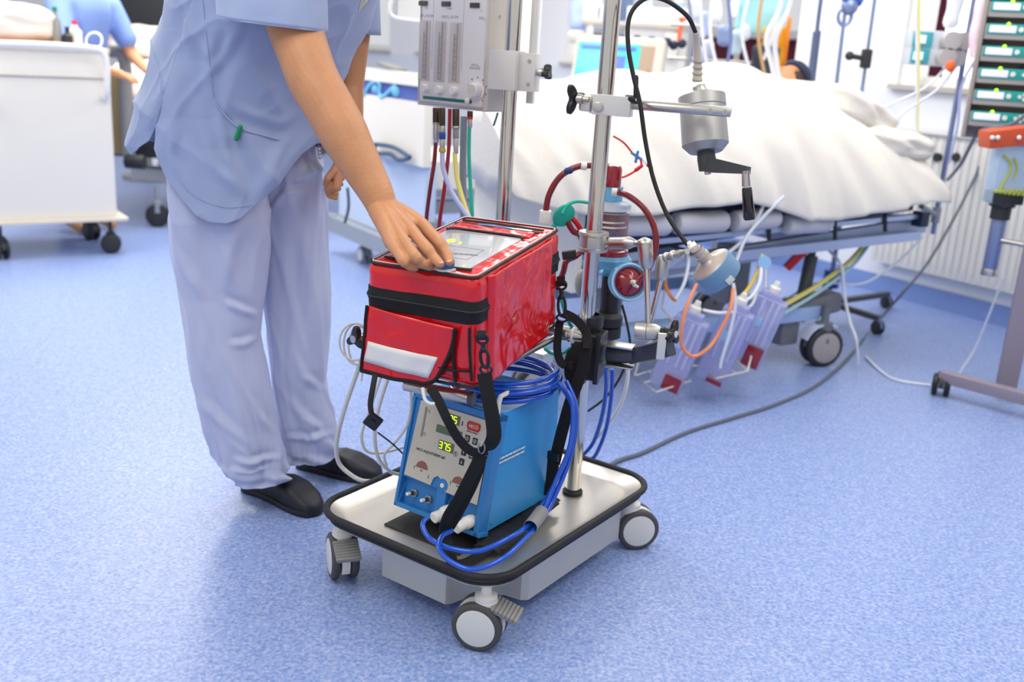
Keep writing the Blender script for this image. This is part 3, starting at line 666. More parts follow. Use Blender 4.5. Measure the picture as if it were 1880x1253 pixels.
# level slot, flow windows, small symbols
mb = MB(); a = zf(322, 90); b = zf(265, 355); mb.cyl(fp_(a[0], a[1], .0015), fp_(a[0], b[1], .0015), .0034); obj('level_slot', mb, 'gplast', panel)
for (z0, z1) in (((222, 605), (330, 655)), ((553, 748), (662, 800))):
    a = zf(*z0); c = V((a[0]+.022, a[1]-.008, 0)); mb = MB(); mb.poly([fp_(c.x+.0195*math.cos(k*pi/16), c.y+.0195*math.sin(k*pi/16), .0022) for k in range(17)], .001, nF); obj('flow_window', mb, mat('flow_rotor', '#8a5a50', .4, var=.15, vscale=80), panel)
    mb = MB()
    for (dx, dy, s_) in ((-.024, -.004, 1), (.026, -.014, -1)):
        mb.tube([fp_(c.x+dx, c.y+dy-.005, .0026), fp_(c.x+dx, c.y+dy+.005, .0026)], .0006, n=4, smooth=False); mb.tube([fp_(c.x+dx-.002, c.y+dy+.002*s_, .0026), fp_(c.x+dx, c.y+dy+.005*s_, .0026), fp_(c.x+dx+.002, c.y+dy+.002*s_, .0026)], .0005, n=4, smooth=False)
    mb.tube([fp_(c.x-.003, c.y-.004, .0026), fp_(c.x+.003, c.y-.008, .0026), fp_(c.x+.003, c.y-.004, .0026), fp_(c.x-.003, c.y-.008, .0026)], .0005, n=4, closed=True, smooth=False); obj('flow_symbol', mb, 'dark', panel)
a = zf(652, 238); mb = MB(); mb.cyl(fp_(a[0], a[1]-.004, .003), fp_(a[0], a[1]+.005, .003), .0011); mb.sph(fp_(a[0], a[1]-.004, .003), .0018, n=8)
a = zf(588, 520); mb.tube([fp_(a[0]+.0062*math.cos(k*pi/8), a[1]+.0062*math.sin(k*pi/8), .0026) for k in range(16)], .0005, n=4, closed=True, smooth=False); mb.cyl(fp_(a[0], a[1]-.003, .003), fp_(a[0], a[1]+.004, .003), .001)
for q in ((345, 130), (305, 335)): a = zf(*q); mb.tube([fp_(a[0]-.003, a[1]-.003, .0026), fp_(a[0]+.003, a[1]-.003, .0026), fp_(a[0]+.003, a[1]+.003, .0026), fp_(a[0]-.003, a[1]+.003, .0026)], .0004, n=4, closed=True, smooth=False)
obj('symbol', mb, 'dark', panel)
mb = MB(); mb.cyl(fp_(.145, .096, .002), fp_(.145, .096, .005), .006); obj('lock_button', mb, 'white', heat)
# connectors
for q in ((112, 928), (243, 988)):
    a = fh(720+q[0]/5.011, 730+q[1]/5.012, .02); o = fp_(a[0]+.004, a[1]+.012, -.018)
    mb = MB(); mb.cyl(o, o+nF*.007, .011, n=6); mb.cyl(o+nF*.007, o+nF*.015, .0075); cn = obj('connector', mb, 'steel2', heat)
    mb = MB(); mb.cyl(o+nF*.015, o+nF*.023, .006); obj('collar', mb, 'dark', cn); mb = MB(); mb.cyl(o+nF*.023, o+nF*.036, .0052, .0045, bev=.001); obj('nipple', mb, 'white', cn)
CP = []
for q in ((795, 953), (836, 972)):
    p = HX.inverted() @ onplane(q[0], q[1], HX @ (nF*.045), R3 @ nF); v = (p-nF*.045).dot(eY); o = fp_(p.x+.012, v+.022, -.018)
    mb = MB(); mb.cyl(o, o+nF*.008, .013, n=6); cn = obj('connector', mb, 'steel2', heat)
    mb = MB(); e2 = fp_(p.x, v, .045); mb.lathe([(0, 0), (.013, 0), (.0165, .012), (.0165, .03), (.012, .036), (.0135, .04), (.0145, .06), (.012, .062), (0, .062)], o+nF*.006, e2-o); obj('coupling', mb, 'white', cn); CP.append(HX @ e2)
# side lettering, screws, top details
lb = HX.inverted() @ onplane(917, 842, HX @ V((HW-.006, 0, 0)), R3 @ V((1, 0, 0)))
mb = MB()
for k in range(2):
    y = lb.y; random.seed(3+k)
    while y < lb.y+.105:
        l = random.uniform(.006, .02); mb.box((HW-.0078, y+l/2, lb.z-.011*k-.004), (.0016, l, .0042)); y += l+.003
obj('side_lettering', mb, 'white', heat)
mb = MB()
for y, z in ((.055, .02), (HD-.03, .03)): mb.cyl((HW-.007, y, z), (HW-.004, y, z), .004)
obj('screw', mb, 'steel', heat)
mb = MB(); c = V((HW*.45, lean+.075, HH-.004)); mb.cyl(c, c+V((0, 0, .012)), .027, bev=.002); lobes(mb, c+V((0, 0, .020)), (0, 0, 1), .021, .014, n=7, r0=.75); obj('filler_cap', mb, 'black', heat, ang=50)
mb = MB(); hz = HH-.004; mb.tube([V((HW-.03, lean+.02, hz)), V((HW-.03, lean+.025, hz+.035)), V((HW-.03, lean+.05, hz+.045)), V((HW-.03, HD-.06, hz+.045)), V((HW-.03, HD-.035, hz+.035)), V((HW-.03, HD-.03, hz))], .0065, k=5); obj('handle', mb, 'white', heat)
mb = MB(); mb.tube([V((.05, lean+.16, hz)), V((.05, lean+.16, hz+.09)), V((.08, lean+.16, hz+.10)), V((.09, lean+.16, hz))], .006, k=5); obj('handle', mb, 'white', heat)
# black mat under the heater
mb = MB(); mb.box((.135, .10, .179-.215), (.25, .30, .004), Mx=HX, bev=.001); single('anti_slip_mat', mb, 'rubber', 'black rectangular mat under the blue heater on the steel tray', 'mat')

# ---- blue water hose: coil on top of the heater, twin run down to the couplings
hz_t = thing('water_hose', 'glossy blue twin water hose coiled on the heater and looping down over the tray', 'hose', HX @ V((HW*.6, .25, HH+.01)))
cc = HX @ V((HW*.50, lean+.145, 0)); z0 = HX.translation.z+HH
mb = MB(); pts = []
for k in range(16*5+1):
    a = 2*pi*k/16; lay = k/16; rr = 1+.06*math.sin(lay*2.3+1)
    pts.append(V((cc.x+.035+(.138*rr)*math.cos(a+.4)*1.0, cc.y+.01+(.14*rr)*math.sin(a+.4), z0+.008+.0112*lay+.004*math.sin(a*1.5))))
mb.tube(pts, .0068, n=10, k=4); obj('coil', mb, 'hose', hz_t, world=True)
def hosepts(L): return [at(*p) for p in L]
runs = [[(1030, 712, 2.40), (1046, 726, 2.38), (1052, 760, 2.36), (1046, 820, 2.34), (1022, 880, 2.32), (996, 940, 2.27), (975, 962, 2.22), (935, 988, 2.13), (880, 1012, 2.09), (830, 1008, 2.10), (790, 990, 2.14), (776, 965, 2.17), (784, 952, 2.19)],
        [(1022, 704, 2.44), (1040, 722, 2.41), (1044, 765, 2.38), (1038, 825, 2.36), (1016, 880, 2.34), (990, 938, 2.29), (970, 955, 2.24), (940, 975, 2.15), (890, 998, 2.12), (840, 990, 2.16), (818, 975, 2.19)]]
runs[1] = [(1040, 700, 2.46), (1056, 740, 2.43), (1057, 790, 2.40), (1044, 850, 2.36), (1012, 925, 2.30), (992, 958, 2.24), (968, 985, 2.17), (925, 1025, 2.07), (870, 1046, 2.03), (828, 1032, 2.05), (806, 1008, 2.09), (812, 985, 2.14), (830, 975, 2.17)]
for R_ in runs:
    P = hosepts(R_); mb = MB(); mb.tube(P, .0062, n=12, k=8); obj('hose_run', mb, 'hose', hz_t, world=True)
P = hosepts([(1026, 704, 2.44), (1050, 745, 2.40), (1050, 800, 2.37), (1036, 850, 2.345), (1010, 905, 2.32), (990, 935, 2.285), (978, 948, 2.26)]); mb = MB(); mb.tube(P, .0058, n=12, k=8); obj('hose_run', mb, 'hose', hz_t, world=True)
a, b = at(995, 940, 2.27), at(974, 968, 2.20); mb = MB(); mb.lathe([(.0165, 0), (.0175, .001), (.0175, (b-a).length), (.0165, (b-a).length)], a, b-a, 24); obj('sleeve', mb, 'gplast', hz_t, world=True, solid=.001)
# ------------------------------------------------------------------ gas blender on the rear pole
GY = math.radians(-38); GW, GD, GH = .285, .12, .47
gc = at(893, 206, 3.0)
GX = Matrix.Translation(gc) @ Matrix.Rotation(GY, 4, 'Z') @ Matrix.Translation((-GW, 0, 0))
gas = thing('gas_mixer', 'pale grey gas blender with three flow tubes and four knobs, clamped to the rear pole', 'medical device', mx=GX)
G3 = GX.to_3x3()
def gh(px, py, y=0): p = hit(px, py, GX, 1, y); return p.x, p.z
def gz(zx, zy, y=-.006): return gh(740+zx/5.696, zy/5.696, y)
mb = MB(); mb.box((GW/2, GD/2, GH/2), (GW, GD, GH), bev=.008, seg=3); obj('case', mb, mat('case_grey', '#cfc8bf', .45), gas)
mb = MB(); mb.box((GW/2, -.001, GH/2), (GW-.022, .010, GH-.02), bev=.012, seg=3); fpn = obj('front_panel', mb, mat('panel_pale', '#e0dddb', .4), gas)
FY = -.0065
for (zx0, zx1, zt, zb_) in ((158, 300, 208, 845), (318, 462, 218, 860), (470, 625, 232, 872)):
    a = gz(zx0+12, zt); b = gz(zx1-22, zb_); tx = (a[0]+b[0])/2; tw = .045
    mb = MB(); mb.box((tx, FY, (a[1]+b[1])/2), (tw, .002, abs(a[1]-b[1])), bev=.0005); ft = obj('flow_tube', mb, mat('flow_glass', '#c6beb8', .2, coat=.6, var=.08, vscale=20), fpn)
    mb = MB(); n_ = 32
    for j in range(n_): l = .012 if j % 4 == 0 else .006; z = lerp(b[1]+.008, a[1]-.03, j/n_); mb.box((tx-.002+l/2-(.004), FY-.0012, z), (l, .0006, .0012))
    obj('scale_marks', mb, 'dark', ft)
    mb = MB(); mb.cyl((tx+.008 if tx < .2 else tx-.008, FY-.001, b[1]+.004), (tx+.008 if tx < .2 else tx-.008, FY-.001, a[1]-.004), .0026, n=10); obj('bore', mb, mat('bore_grey', '#a39b95', .3), ft)
for (zx, zy, r, m_) in ((185, 920, .0125, 'aluw'), (335, 938, .0125, 'aluw'), (490, 948, .0125, 'aluw')):
    a = gz(zx, zy, -.025); mb = MB(); mb.lathe([(0, 0), (r*1.05, 0), (r, .006), (r*.95, .017), (r*.85, .019), (0, .019)], (a[0]+.006, FY, a[1]), (0, -1, 0)); obj('knob', mb, 'white', fpn)
a = gz(705, 942, -.025); mb = MB(); mb.lathe([(0, 0), (.028, 0), (.028, .002), (0, .002)], (a[0]+.010, FY, a[1]), (0, -1, 0)); obj('dial_plate', mb, 'white', fpn)
for k in range(9):
    t_ = math.radians(-50+k*35); mb = MB(); mb.box((a[0]+.010+.037*math.cos(t_), FY-.001, a[1]+.037*math.sin(t_)), (.004, .001, .003)); obj('mark', mb, 'dark', fpn)
mb = MB(); mb.lathe([(0, .002), (.022, .002), (.021, .012), (.0195, .024), (.018, .026), (0, .026)], (a[0]+.010, FY, a[1]), (0, -1, 0), n=40); dk = obj('blend_dial', mb, 'white', fpn)
mb = MB(); mb.cyl((a[0]+.010, FY-.026, a[1]), (a[0]+.010, FY-.0268, a[1]), .016); obj('dial_face', mb, mat('dial_silver', '#d8cfc6', .5, .2), dk)
for (zx, zy) in ((172, 8), (410, 14), (708, 28)):
    a = gz(zx, zy); mb = MB(); mb.box((a[0]+.017, FY-.001, a[1]-.007), (.036, .003, .014), bev=.0008); obj('window', mb, mat('dark_window', '#4a4440', .25, coat=.4), fpn)
a = gz(210, 1025); b = gz(720, 1068); mb = MB(); mb.box(((a[0]+b[0])/2, FY-.0004, (a[1]+b[1])/2+.001), (b[0]-a[0], .0014, .009), bev=.0003); gs = obj('green_stripe', mb, mat('teal_stripe', '#1d6f6a', .4), fpn)
a = gz(675, 1064); mb = MB(); mb.lathe([(0, 0), (.009, 0), (.009, .003), (.006, .005), (0, .005)], (a[0], FY, a[1]+.002), (0, -1, 0)); obj('emblem', mb, 'white', fpn)
for s_, zx, zy, sz in (('CO₂ FLOW', 180, 175, .011), ('AIR/O₂ FLOW', 402, 188, .011), ('FiO₂', 795, 205, .012), ('AIR/O₂', 712, 690, .010), ('BLENDER', 695, 722, .010), ('CO₂', 225, 90, .007), ('L/MIN', 462, 100, .007), ('%', 815, 120, .007)):
    a = gz(zx, zy); text(s_, sz, GX @ V((a[0], FY+.0008, a[1])), G3 @ V((1, 0, 0)), G3 @ V((0, 0, 1)), m='gplast', parent=fpn, depth=.0006)
for zx in (322, 635):
    a = gz(zx, 60); b = gz(zx-28, 860); mb = MB(); mb.box(((a[0]+b[0])/2, FY+.0008, GH/2+.04), (.0012, .0008, GH-.14)); obj('groove', mb, 'gplast', fpn)
mb = MB(); q = hit(918, 30, GX, 0, GW); mb.cyl((GW-.001, q.y, q.z), (GW+.003, q.y, q.z), .004); obj('screw', mb, 'steel', gas)
# pole clamp block of the blender
cb = at(944, 130, 2.93); cx_, cy_ = pw2.x, pw2.y
mb = MB(); Xc = Matrix.Translation((cx_, cy_, cb.z)) @ Matrix.Rotation(math.radians(-20), 4, 'Z')
mb.box((-.012, -.005, 0), (.082, .075, .108), bev=.002, Mx=Xc); mb.box((.052, .008, -.002), (.05, .05, .106), bev=.002, Mx=Xc)
clb = obj('clamp_block', mb, 'aluw', gas, world=True)
mb = MB(); mb.box((-.03, .11, 0), (.06, .17, .09), bev=.002, Mx=Xc); obj('bracket', mb, 'aluw', gas, world=True)
mb = MB(); mb.cyl(Xc @ V((.060, -.016, .028)), Xc @ V((.060, -.018, .028)), .006); mb.cyl(Xc @ V((.060, -.016, -.035)), Xc @ V((.060, -.018, -.035)), .006); obj('screw', mb, 'steel2', clb, world=True)
mb = MB(); mb.cyl(Xc @ V((.075, .008, 0)), Xc @ V((.098, .008, 0)), .0095); mb.cyl(Xc @ V((.082, .008, 0)), Xc @ V((.092, .008, 0)), .013); obj('screw', mb, 'alu', clb, world=True)
mb = MB(); lobes(mb, Xc @ V((.106, .008, 0)), Xc.to_3x3() @ V((1, 0, 0)), .024, .020, ph=.3, r0=.5); obj('star_knob', mb, 'black', clb, world=True, ang=50)
# vertical backing rail behind the rear pole
mb = MB(); mb.box((.045, .05, .11), (.02, .02, .40), Mx=Xc, bev=.002); obj('backing_rail', mb, 'aluw', gas, world=True)
# hoses under the blender
def under(name, L, r, m, label, grp=None, fit=None):
    t = thing(name, label, 'hose', at(*L[0]))
    mb = MB(); mb.tube([at(*p) for p in L], r, n=12); obj('tube', mb, m, t, world=True); return t
def fitting(t, px, y0, y1, Y, r, segs):
    for (a, b, rr, m_) in segs:
        p, q = at(px, lerp(y0, y1, a), Y), at(px, lerp(y0, y1, b), Y); mb = MB(); mb.cyl(p, q, r*rr, bev=.0012); obj('fitting', mb, m_, t, world=True)
Yg = 2.97
M['brass'] = mat('dark_brass', '#5a4a3c', .35, .8)
seg_ = [(0, .42, 1, 'brass'), (.42, .46, 1.15, 'steel'), (.46, .9, .95, 'alu'), (.9, 1, .8, 'alu')]
t = under('gas_hose', [(800, 262, Yg), (797, 300, Yg), (790, 345, Yg), (783, 400, Yg+.02), (778, 470, Yg+.05)], .0062, 'dred', 'dark red hose hanging below the blender, left of the lilac one'); fitting(t, 801, 198, 262, Yg, .0105, seg_)
t = under('gas_hose', [(812, 278, Yg-.03), (814, 310, Yg-.03), (828, 350, Yg-.04), (850, 385, Yg-.06), (868, 410, Yg-.08)], .0072, 'lilact', 'pale lilac hose curving down from the blender to behind the red bag'); fitting(t, 812, 198, 280, Yg-.03, .009, [(0, .4, 1, 'brass'), (.4, .55, 1, 'steel'), (.55, .7, 1.1, mat('blue_band', '#274b94', .4)), (.7, .9, .9, 'alu'), (.9, 1, 1.15, mat('gold_band', '#c8b45a', .3, .6))])
t = under('gas_hose', [(826, 200, Yg+.06), (824, 270, Yg+.06), (818, 330, Yg+.06), (808, 400, Yg+.06), (800, 470, Yg+.08)], .0062, mat('crimson_tube', '#a5182a', .25, coat=.4), 'crimson hose running straight down behind the lilac and yellow hoses')
t = under('gas_hose', [(835, 280, Yg-.02), (838, 320, Yg-.02), (846, 355, Yg-.03), (858, 392, Yg-.05), (868, 415, Yg-.07)], .0072, 'yellowt', 'pale yellow hose hanging below the blender, beside the lilac hose'); fitting(t, 837, 200, 282, Yg-.02, .0105, [(0, .38, 1, 'brass'), (.38, .44, 1.15, 'steel'), (.44, .66, .85, 'gplast'), (.66, 1, .75, 'alu')])
t = under('gas_hose', [(862, 232, Yg+.02), (861, 280, Yg+.02), (863, 330, Yg+.02), (867, 395, Yg), (868, 430, Yg)], .0058, 'teal', 'teal green hose hanging from the right end of the blender'); fitting(t, 863, 204, 234, Yg+.02, .0085, [(0, .35, 1, 'brass'), (.35, .5, 1, 'redv'), (.5, 1, .85, 'alu')])
single('teal_cap_lead', MB().tube([at(914, 207, 2.9), at(910, 220, 2.9), at(906, 231, 2.9)], .003), mat('dark_teal', '#17606a', .4), 'short dark teal tag hanging beside the rear pole below the blender', 'tag')
mb = MB(); mb.tube([at(852, 214, 3.05), at(850, 300, 3.05), at(851, 400, 3.05)], .011); single('grey_conduit', mb, 'greyen', 'grey conduit behind the yellow and teal hoses', 'hose')

# ------------------------------------------------------------------ hand crank drive on the main pole
PX, PY = pw.x, pw.y
crank = thing('crank_clamp', 'white metal pole clamp with star knob, lever and long steel arm to the right', 'clamp', at(1108, 190, 2.63))
ba = at(1150, 191, 2.585); bb = at(1342, 206, 2.50); bd = (bb-ba).normalized(); bn = V((bd.y, -bd.x, 0)).normalized()
if bn.y > 0: bn = -bn
mb = MB(); mb.cyl(ba, bb, .0125, bev=.002, n=32); arm = obj('arm', mb, 'steel', crank, world=True)
mb = MB()
for k in (.013, .048): c = bb-bd*k+bn*.0115; mb.lathe([(.0035, 0), (.0062, 0), (.0062, .0022), (.0035, .0022)], c, bn, 20)
obj('socket_screw', mb, 'steel', arm, world=True)
def orient(o, x, z):
    x = V(x).normalized(); z = V(z).normalized(); y = z.cross(x).normalized(); z = x.cross(y); return Matrix(((x.x, y.x, z.x, o[0]), (x.y, y.y, z.y, o[1]), (x.z, y.z, z.z, o[2]), (0, 0, 0, 1)))
cz = at(1105, 190, PY).z
OX = orient(V((PX, PY, cz))-V((0, 0, .001)), bd, (0, 0, 1))
mb = MB(); mb.box((.035, -.048, 0), (.098, .040, .050), bev=.002, Mx=OX); mb.box((.0, -.005, 0), (.062, .06, .048), bev=.003, Mx=OX); blk = obj('block', mb, 'aluw', crank, world=True)
mb = MB(); mb.box((-.037, -.04, 0), (.032, .040, .040), bev=.012, seg=4, Mx=OX); obj('jaw', mb, 'aluw', crank, world=True)
mb = MB(); mb.cyl(OX @ V((.002, -.068, -.006)), OX @ V((.002, -.076, -.006)), .013, bev=.002); obj('bolt', mb, 'steel', crank, world=True)
kc = at(1057, 181, 2.60); mb = MB(); mb.cyl(kc, kc+bd*.035, .007); mb.cyl(kc+bd*.004, kc+bd*.018, .012); obj('screw', mb, 'steel2', crank, world=True)
mb = MB(); lobes(mb, kc-bd*.004, bd-V((0, .45, .1)), .042, .014, ph=1.2, r0=.36); obj('star_knob', mb, 'black', crank, world=True, ang=50)
l0 = at(1160, 182, 2.55); l1 = at(1168, 142, 2.55)
mb = MB(); mb.cyl(l0-bd*.012+V((0, .02, 0)), l0+bd*.014, .0095, .009, bev=.002); mb.cap(l0+bd*.01, l1, .0065, .0058); lv = obj('lever', mb, 'black', crank, world=True)
mb = MB(); c = l0+bd*.012-V((0, .0085, 0)); mb.cyl(c, c-V((0, .003, 0)), .0045); obj('lever_screw', mb, 'steel', lv, world=True)
# the drive canister
ta, tb = at(1288, 176, 2.645), at(1296, 279, 2.60); cd = (tb-ta).normalized()
drv = thing('crank_drive', 'grey metal drive canister with a black hand crank under it, held by the steel arm', 'medical device', ta)
Rc = .0605; L = (tb-ta).length
mb = MB(); mb.lathe([(0, 0), (Rc*.97, 0), (Rc, .003), (Rc, .030), (Rc*.985, .0315), (Rc*.965, .033), (Rc*.965, .036), (Rc*.985, L-.022), (Rc*.98, L-.018), (Rc*.72, L-.001), (Rc*.7, L), (0, L)], ta, cd, 56); obj('canister', mb, mat('grey_metal_shell', '#b3b1ae', .42, .75), drv, world=True, ang=30)
mb = MB(); g = at(1281, 152, 2.65); top_ = ta+cd*.002; u = (g-top_).normalized(); mb.lathe([(0, 0), (.019, 0), (.018, .018), (.0165, .022), (.0165, .03), (.013, .032), (0, .032)], top_-u*.002, u, 28); obj('gland', mb, 'alu', drv, world=True)
P = [at(1280, 150, 2.65), at(1281, 110, 2.645), at(1279, 80, 2.63), at(1277, 58, 2.61)]
mb = MB(); mb.tube(P, [.0125, .0105, .0095, .0085], n=14); obj('boot', mb, mat('beige_boot', '#c6bcae', .6), drv, world=True)
mb = MB()
for k in range(4): q = P[0].lerp(P[1], .1+k*.28); mb.tube([q+V((.0125*math.cos(j*pi/4), .0125*math.sin(j*pi/4), .003*math.sin(j*pi/4))) for j in range(8)], .0016, closed=True, k=2, n=6)
obj('rings', mb, 'gplast', drv, world=True)
h0, h1 = tb-cd*.002, at(1299, 313, 2.59)
mb = MB(); mb.lathe([(0, 0), (.022, 0), (.024, .02), (.022, (h1-h0).length), (0, (h1-h0).length)], h0, h1-h0, 32); mb.cap(h1, h1, .001, .001)
ca_, cb2 = at(1302, 302, 2.575), at(1371, 312, 2.50)
ad = (cb2-ca_).normalized(); OXc = orient(ca_, ad, -cd); Lc = (cb2-ca_).length
mb.poly([OXc @ V(p) for p in [(0, -.012, .018), (Lc+.003, -.009, .0085), (Lc+.005, -.009, -.009), (0, -.012, -.020)]], .022, OXc.to_3x3() @ V((0, 1, 0)))
ck = obj('crank_arm', mb, mat('charcoal_metal', '#3c3f42', .42), drv, world=True, ang=30)
mb = MB(); mb.cyl(h1, h1+cd*.010, .0085, bev=.001); obj('nut', mb, 'steel', ck, world=True)
g0, g1, g2, g3 = at(1369, 318, 2.50), at(1370, 342, 2.50), at(1371, 344, 2.50), at(1376, 403, 2.50)
mb = MB(); mb.cyl(g0-(g1-g0)*.2, g1, .0095, .011); obj('pin', mb, 'steel', ck, world=True)
gL = (g3-g2).length; mb = MB(); mb.lathe([(0, 0), (.011, 0), (.0125, .003), (.0135, .03), (.0155, gL-.006), (.0135, gL), (0, gL)], g2, g3-g2, 32); obj('grip', mb, mat('black_gloss', '#141315', .12, coat=.6), ck, world=True)
# drive cable
t = thing('drive_cable', 'black cable looping from the crank drive down to the round drive head', 'cable', at(1160, 60, 2.56))
mb = MB(); mb.tube([at(*p) for p in [(1277, 60, 2.61), (1262, 30, 2.59), (1225, 2, 2.57), (1190, -4, 2.56), (1164, 15, 2.55), (1153, 45, 2.545), (1154, 90, 2.54), (1163, 140, 2.535), (1175, 190, 2.53), (1185, 260, 2.53), (1200, 330, 2.52), (1225, 395, 2.50), (1258, 444, 2.47), (1272, 458, 2.46)]], .0056, n=12); obj('lead', mb, 'rubber', t, world=True)

# ------------------------------------------------------------------ jointed holding arm with the sensor head
Za = at(1090, 443, PY).z
art = thing('holding_arm', 'jointed stainless steel holding arm clamped half way up the main pole', 'arm', V((PX, PY, Za)))
mb = MB(); mb.lathe([(.0225, -.026), (.040, -.026), (.041, -.022), (.041, -.017), (.038, -.016), (.038, .016), (.041, .017), (.041, .022), (.040, .026), (.0225, .026)], (PX, PY, Za), n=48); rg = obj('ring_clamp', mb, 'alu', art, world=True)
mb = MB(); c = V((PX-.006, PY-.040, Za)); mb.box(c, (.024, .012, .032), bev=.002); obj('latch', mb, 'steel2', rg, world=True)
a0, a1, a2, a3 = V((PX+.035, PY-.01, Za-.002)), at(1150, 445, 2.60), at(1166, 446, 2.585), at(1186, 447, 2.57)
mb = MB(); d = a2-a0; mb.lathe([(0, 0), (.0165, 0), (.0165, d.length*.62), (.017, d.length*.8), (.0095, d.length), (0, d.length)], a0, d, 28); mb.cap(a2, a3, .007, .007); obj('tube_arm', mb, 'steel', art, world=True)
b0, b1 = at(1184, 448, 2.565), at(1187, 493, 2.56); d = b1-b0; mb = MB(); mb.sph(b0+V((0, 0, .002)), .0185, (1.1, 1.1, .8)); mb.lathe([(0, -.004), (.0195, -.004), (.0205, .005), (.019, d.length*.8), (.013, d.length), (0, d.length)], b0, d, 32); obj('joint', mb, 'steel', art, world=True)
b2 = at(1190, 602, 2.55); mb = MB(); mb.cyl(b1, b2, .0085, .0075); obj('rod', mb, 'pole', art, world=True)
c0, c1 = at(1166, 607, 2.545), at(1212, 611, 2.53); d = c1-c0; mb = MB(); mb.lathe([(0, 0), (.021, 0), (.022, .003), (.022, d.length*.45), (.020, d.length*.46), (.022, d.length*.48), (.022, d.length*.8), (.016, d.length), (0, d.length)], c0, d, 36); obj('elbow_hub', mb, 'alu', art, world=True)
mb = MB(); e_ = (c1-c0).normalized(); mb.cyl(c1, c1+e_*.026, .0125, .014); mb.cyl(c1+e_*.008, c1+e_*.012, .016); obj('neck', mb, 'rubber', art, world=True)
kc = c1+e_*.034; mb = MB(); lobes(mb, kc, e_+V((0, -.45, 0)), .038, .014, ph=.2, r0=.40); kn = obj('star_knob', mb, 'black', art, world=True, ang=50)
nn = (e_+V((0, -.45, 0))).normalized(); mb = MB(); mb.cyl(kc+nn*.006, kc+nn*.0095, .009); obj('knob_cap', mb, 'white', kn, world=True)
d0 = at(1192, 600, 2.60); d1 = at(1213, 514, 2.60); d2 = at(1218, 470, 2.60)
mb = MB(); mb.cyl(d0, d1, .0075); obj('rod', mb, 'pole', art, world=True)
d = d2-d1; mb = MB(); mb.lathe([(0, 0), (.013, 0), (.0185, d.length*.2), (.017, d.length*.9), (.012, d.length*1.02), (0, d.length*1.02)], d1, d, 28); obj('joint', mb, 'alu', art, world=True)
j1, j2 = at(1236, 470, 2.565), at(1262, 462, 2.50); mb = MB(); mb.sph(at(1224, 473, 2.59), .014); mb.sph(j1, .0145); mb.cap(at(1224, 473, 2.59), j1, .010, .010); mb.cyl(j1, j2, .0075); mb.cyl(j1.lerp(j2, .3), j1.lerp(j2, .6), .0115, n=6); obj('joint', mb, 'alu', art, world=True)
# sensor head
pc0, pc1 = at(1300, 490, 2.43), at(1330, 512, 2.475)
ax_ = V((.73, .12, -.66)).normalized()
ctr = at(1304, 485, 2.44)
sh = thing('drive_motor', 'round blue-grey drive head with beige face hanging on the jointed arm', 'medical device', ctr)
mb = MB(); mb.lathe([(0, 0), (.052, 0), (.054, .002), (.054, .049), (.052, .052), (0, .052)], ctr, ax_, 56); obj('housing', mb, mat('blue_grey_shell', '#6f94b4', .42), sh, world=True)
mb = MB(); mb.lathe([(.0155, -.052), (.0155, -.036), (.0185, -.035), (.0185, -.026), (.016, -.025), (.017, -.016), (.025, -.008), (.048, -.0035), (.0515, 0), (0, .001)], ctr, ax_, 56); mb.cyl(ctr-ax_*.056, ctr-ax_*.03, .0135); obj('face', mb, mat('beige_metal', '#b9aea6', .4, .5), sh, world=True)
u_, v_ = mb.frame(ax_) if False else (ax_.cross(V((0, 0, 1))).normalized(), ax_.cross(V((0, 0, 1))).normalized().cross(ax_))
sd_ = at(1345, 518, 2.38); mb = MB(); q = ctr+ax_*.030+(sd_-(ctr+ax_*.030)).normalized()*.055; mb.box((0, 0, 0), (.016, .02, .012), bev=.001, Mx=orient(q, ax_, q-(ctr+ax_*.03))); obj('latch', mb, 'aluw', sh, world=True)
q0 = ctr-ax_*.05; q1 = at(1273, 458, 2.455); mb = MB(); mb.cyl(q0, q1, .0095, n=20); mb.box(at(1276, 459, 2.45), (.022, .022, .034), bev=.002, rot=(.3, -.7, 0)); mb.cyl(at(1276, 459, 2.455), at(1263, 447, 2.47), .0085); obj('cable_neck', mb, 'aluw', sh, world=True)

# ------------------------------------------------------------------ lower black clamp carrying the pump
lc = thing('pump_holder', 'black plastic pole clamp with a bracket arm to the right, under the jointed arm', 'clamp', at(1075, 650, PY))
zt_, zb2 = at(1075, 607, PY).z, at(1080, 690, PY).z
mb = MB(); mb.box((PX+.012, PY-.005, (zt_+zb2)/2), (.085, .085, zt_-zb2), bev=.01, seg=3, rot=(0, 0, -.3)); mb.box((PX+.035, PY-.05, (zt_+zb2)/2), (.014, .03, zt_-zb2+.01), bev=.003, rot=(0, 0, -.3)); mb.box((PX+.0, PY-.05, (zt_+zb2)/2), (.014, .03, zt_-zb2+.01), bev=.003, rot=(0, 0, -.3)); mb.lathe([(.0225, 0), (.03, 0), (.036, .02), (.036, .045), (.0225, .05)], (PX+.012, PY+.012, zt_-.005)); obj('clamp_body', mb, mat('charcoal_plastic', '#2d2c30', .4), lc, world=True)
mb = MB(); p, q = at(1115, 650, 2.63), at(1165, 652, 2.60); mb.cyl(p, q, .024, bev=.004); q2 = at(1225, 640, 2.52); d = (q2-q).normalized(); mb.box((0, 0, 0), ((q2-q).length+.03, .034, .045), bev=.008, seg=3, Mx=orient((q+q2)/2, d, (0, 0, 1))); obj('bracket_arm', mb, mat('slate_plastic', '#454a58', .42), lc, world=True)
mb = MB(); mb.box(at(1136, 634, 2.60), (.085, .05, .006), bev=.002, rot=(0, 0, -.3)); obj('steel_plate', mb, 'steel', lc, world=True)
mb = MB(); mb.box(at(1135, 671, 2.60), (.085, .04, .005), bev=.002, rot=(0, 0, -.3)); obj('steel_plate', mb, 'steel', lc, world=True)
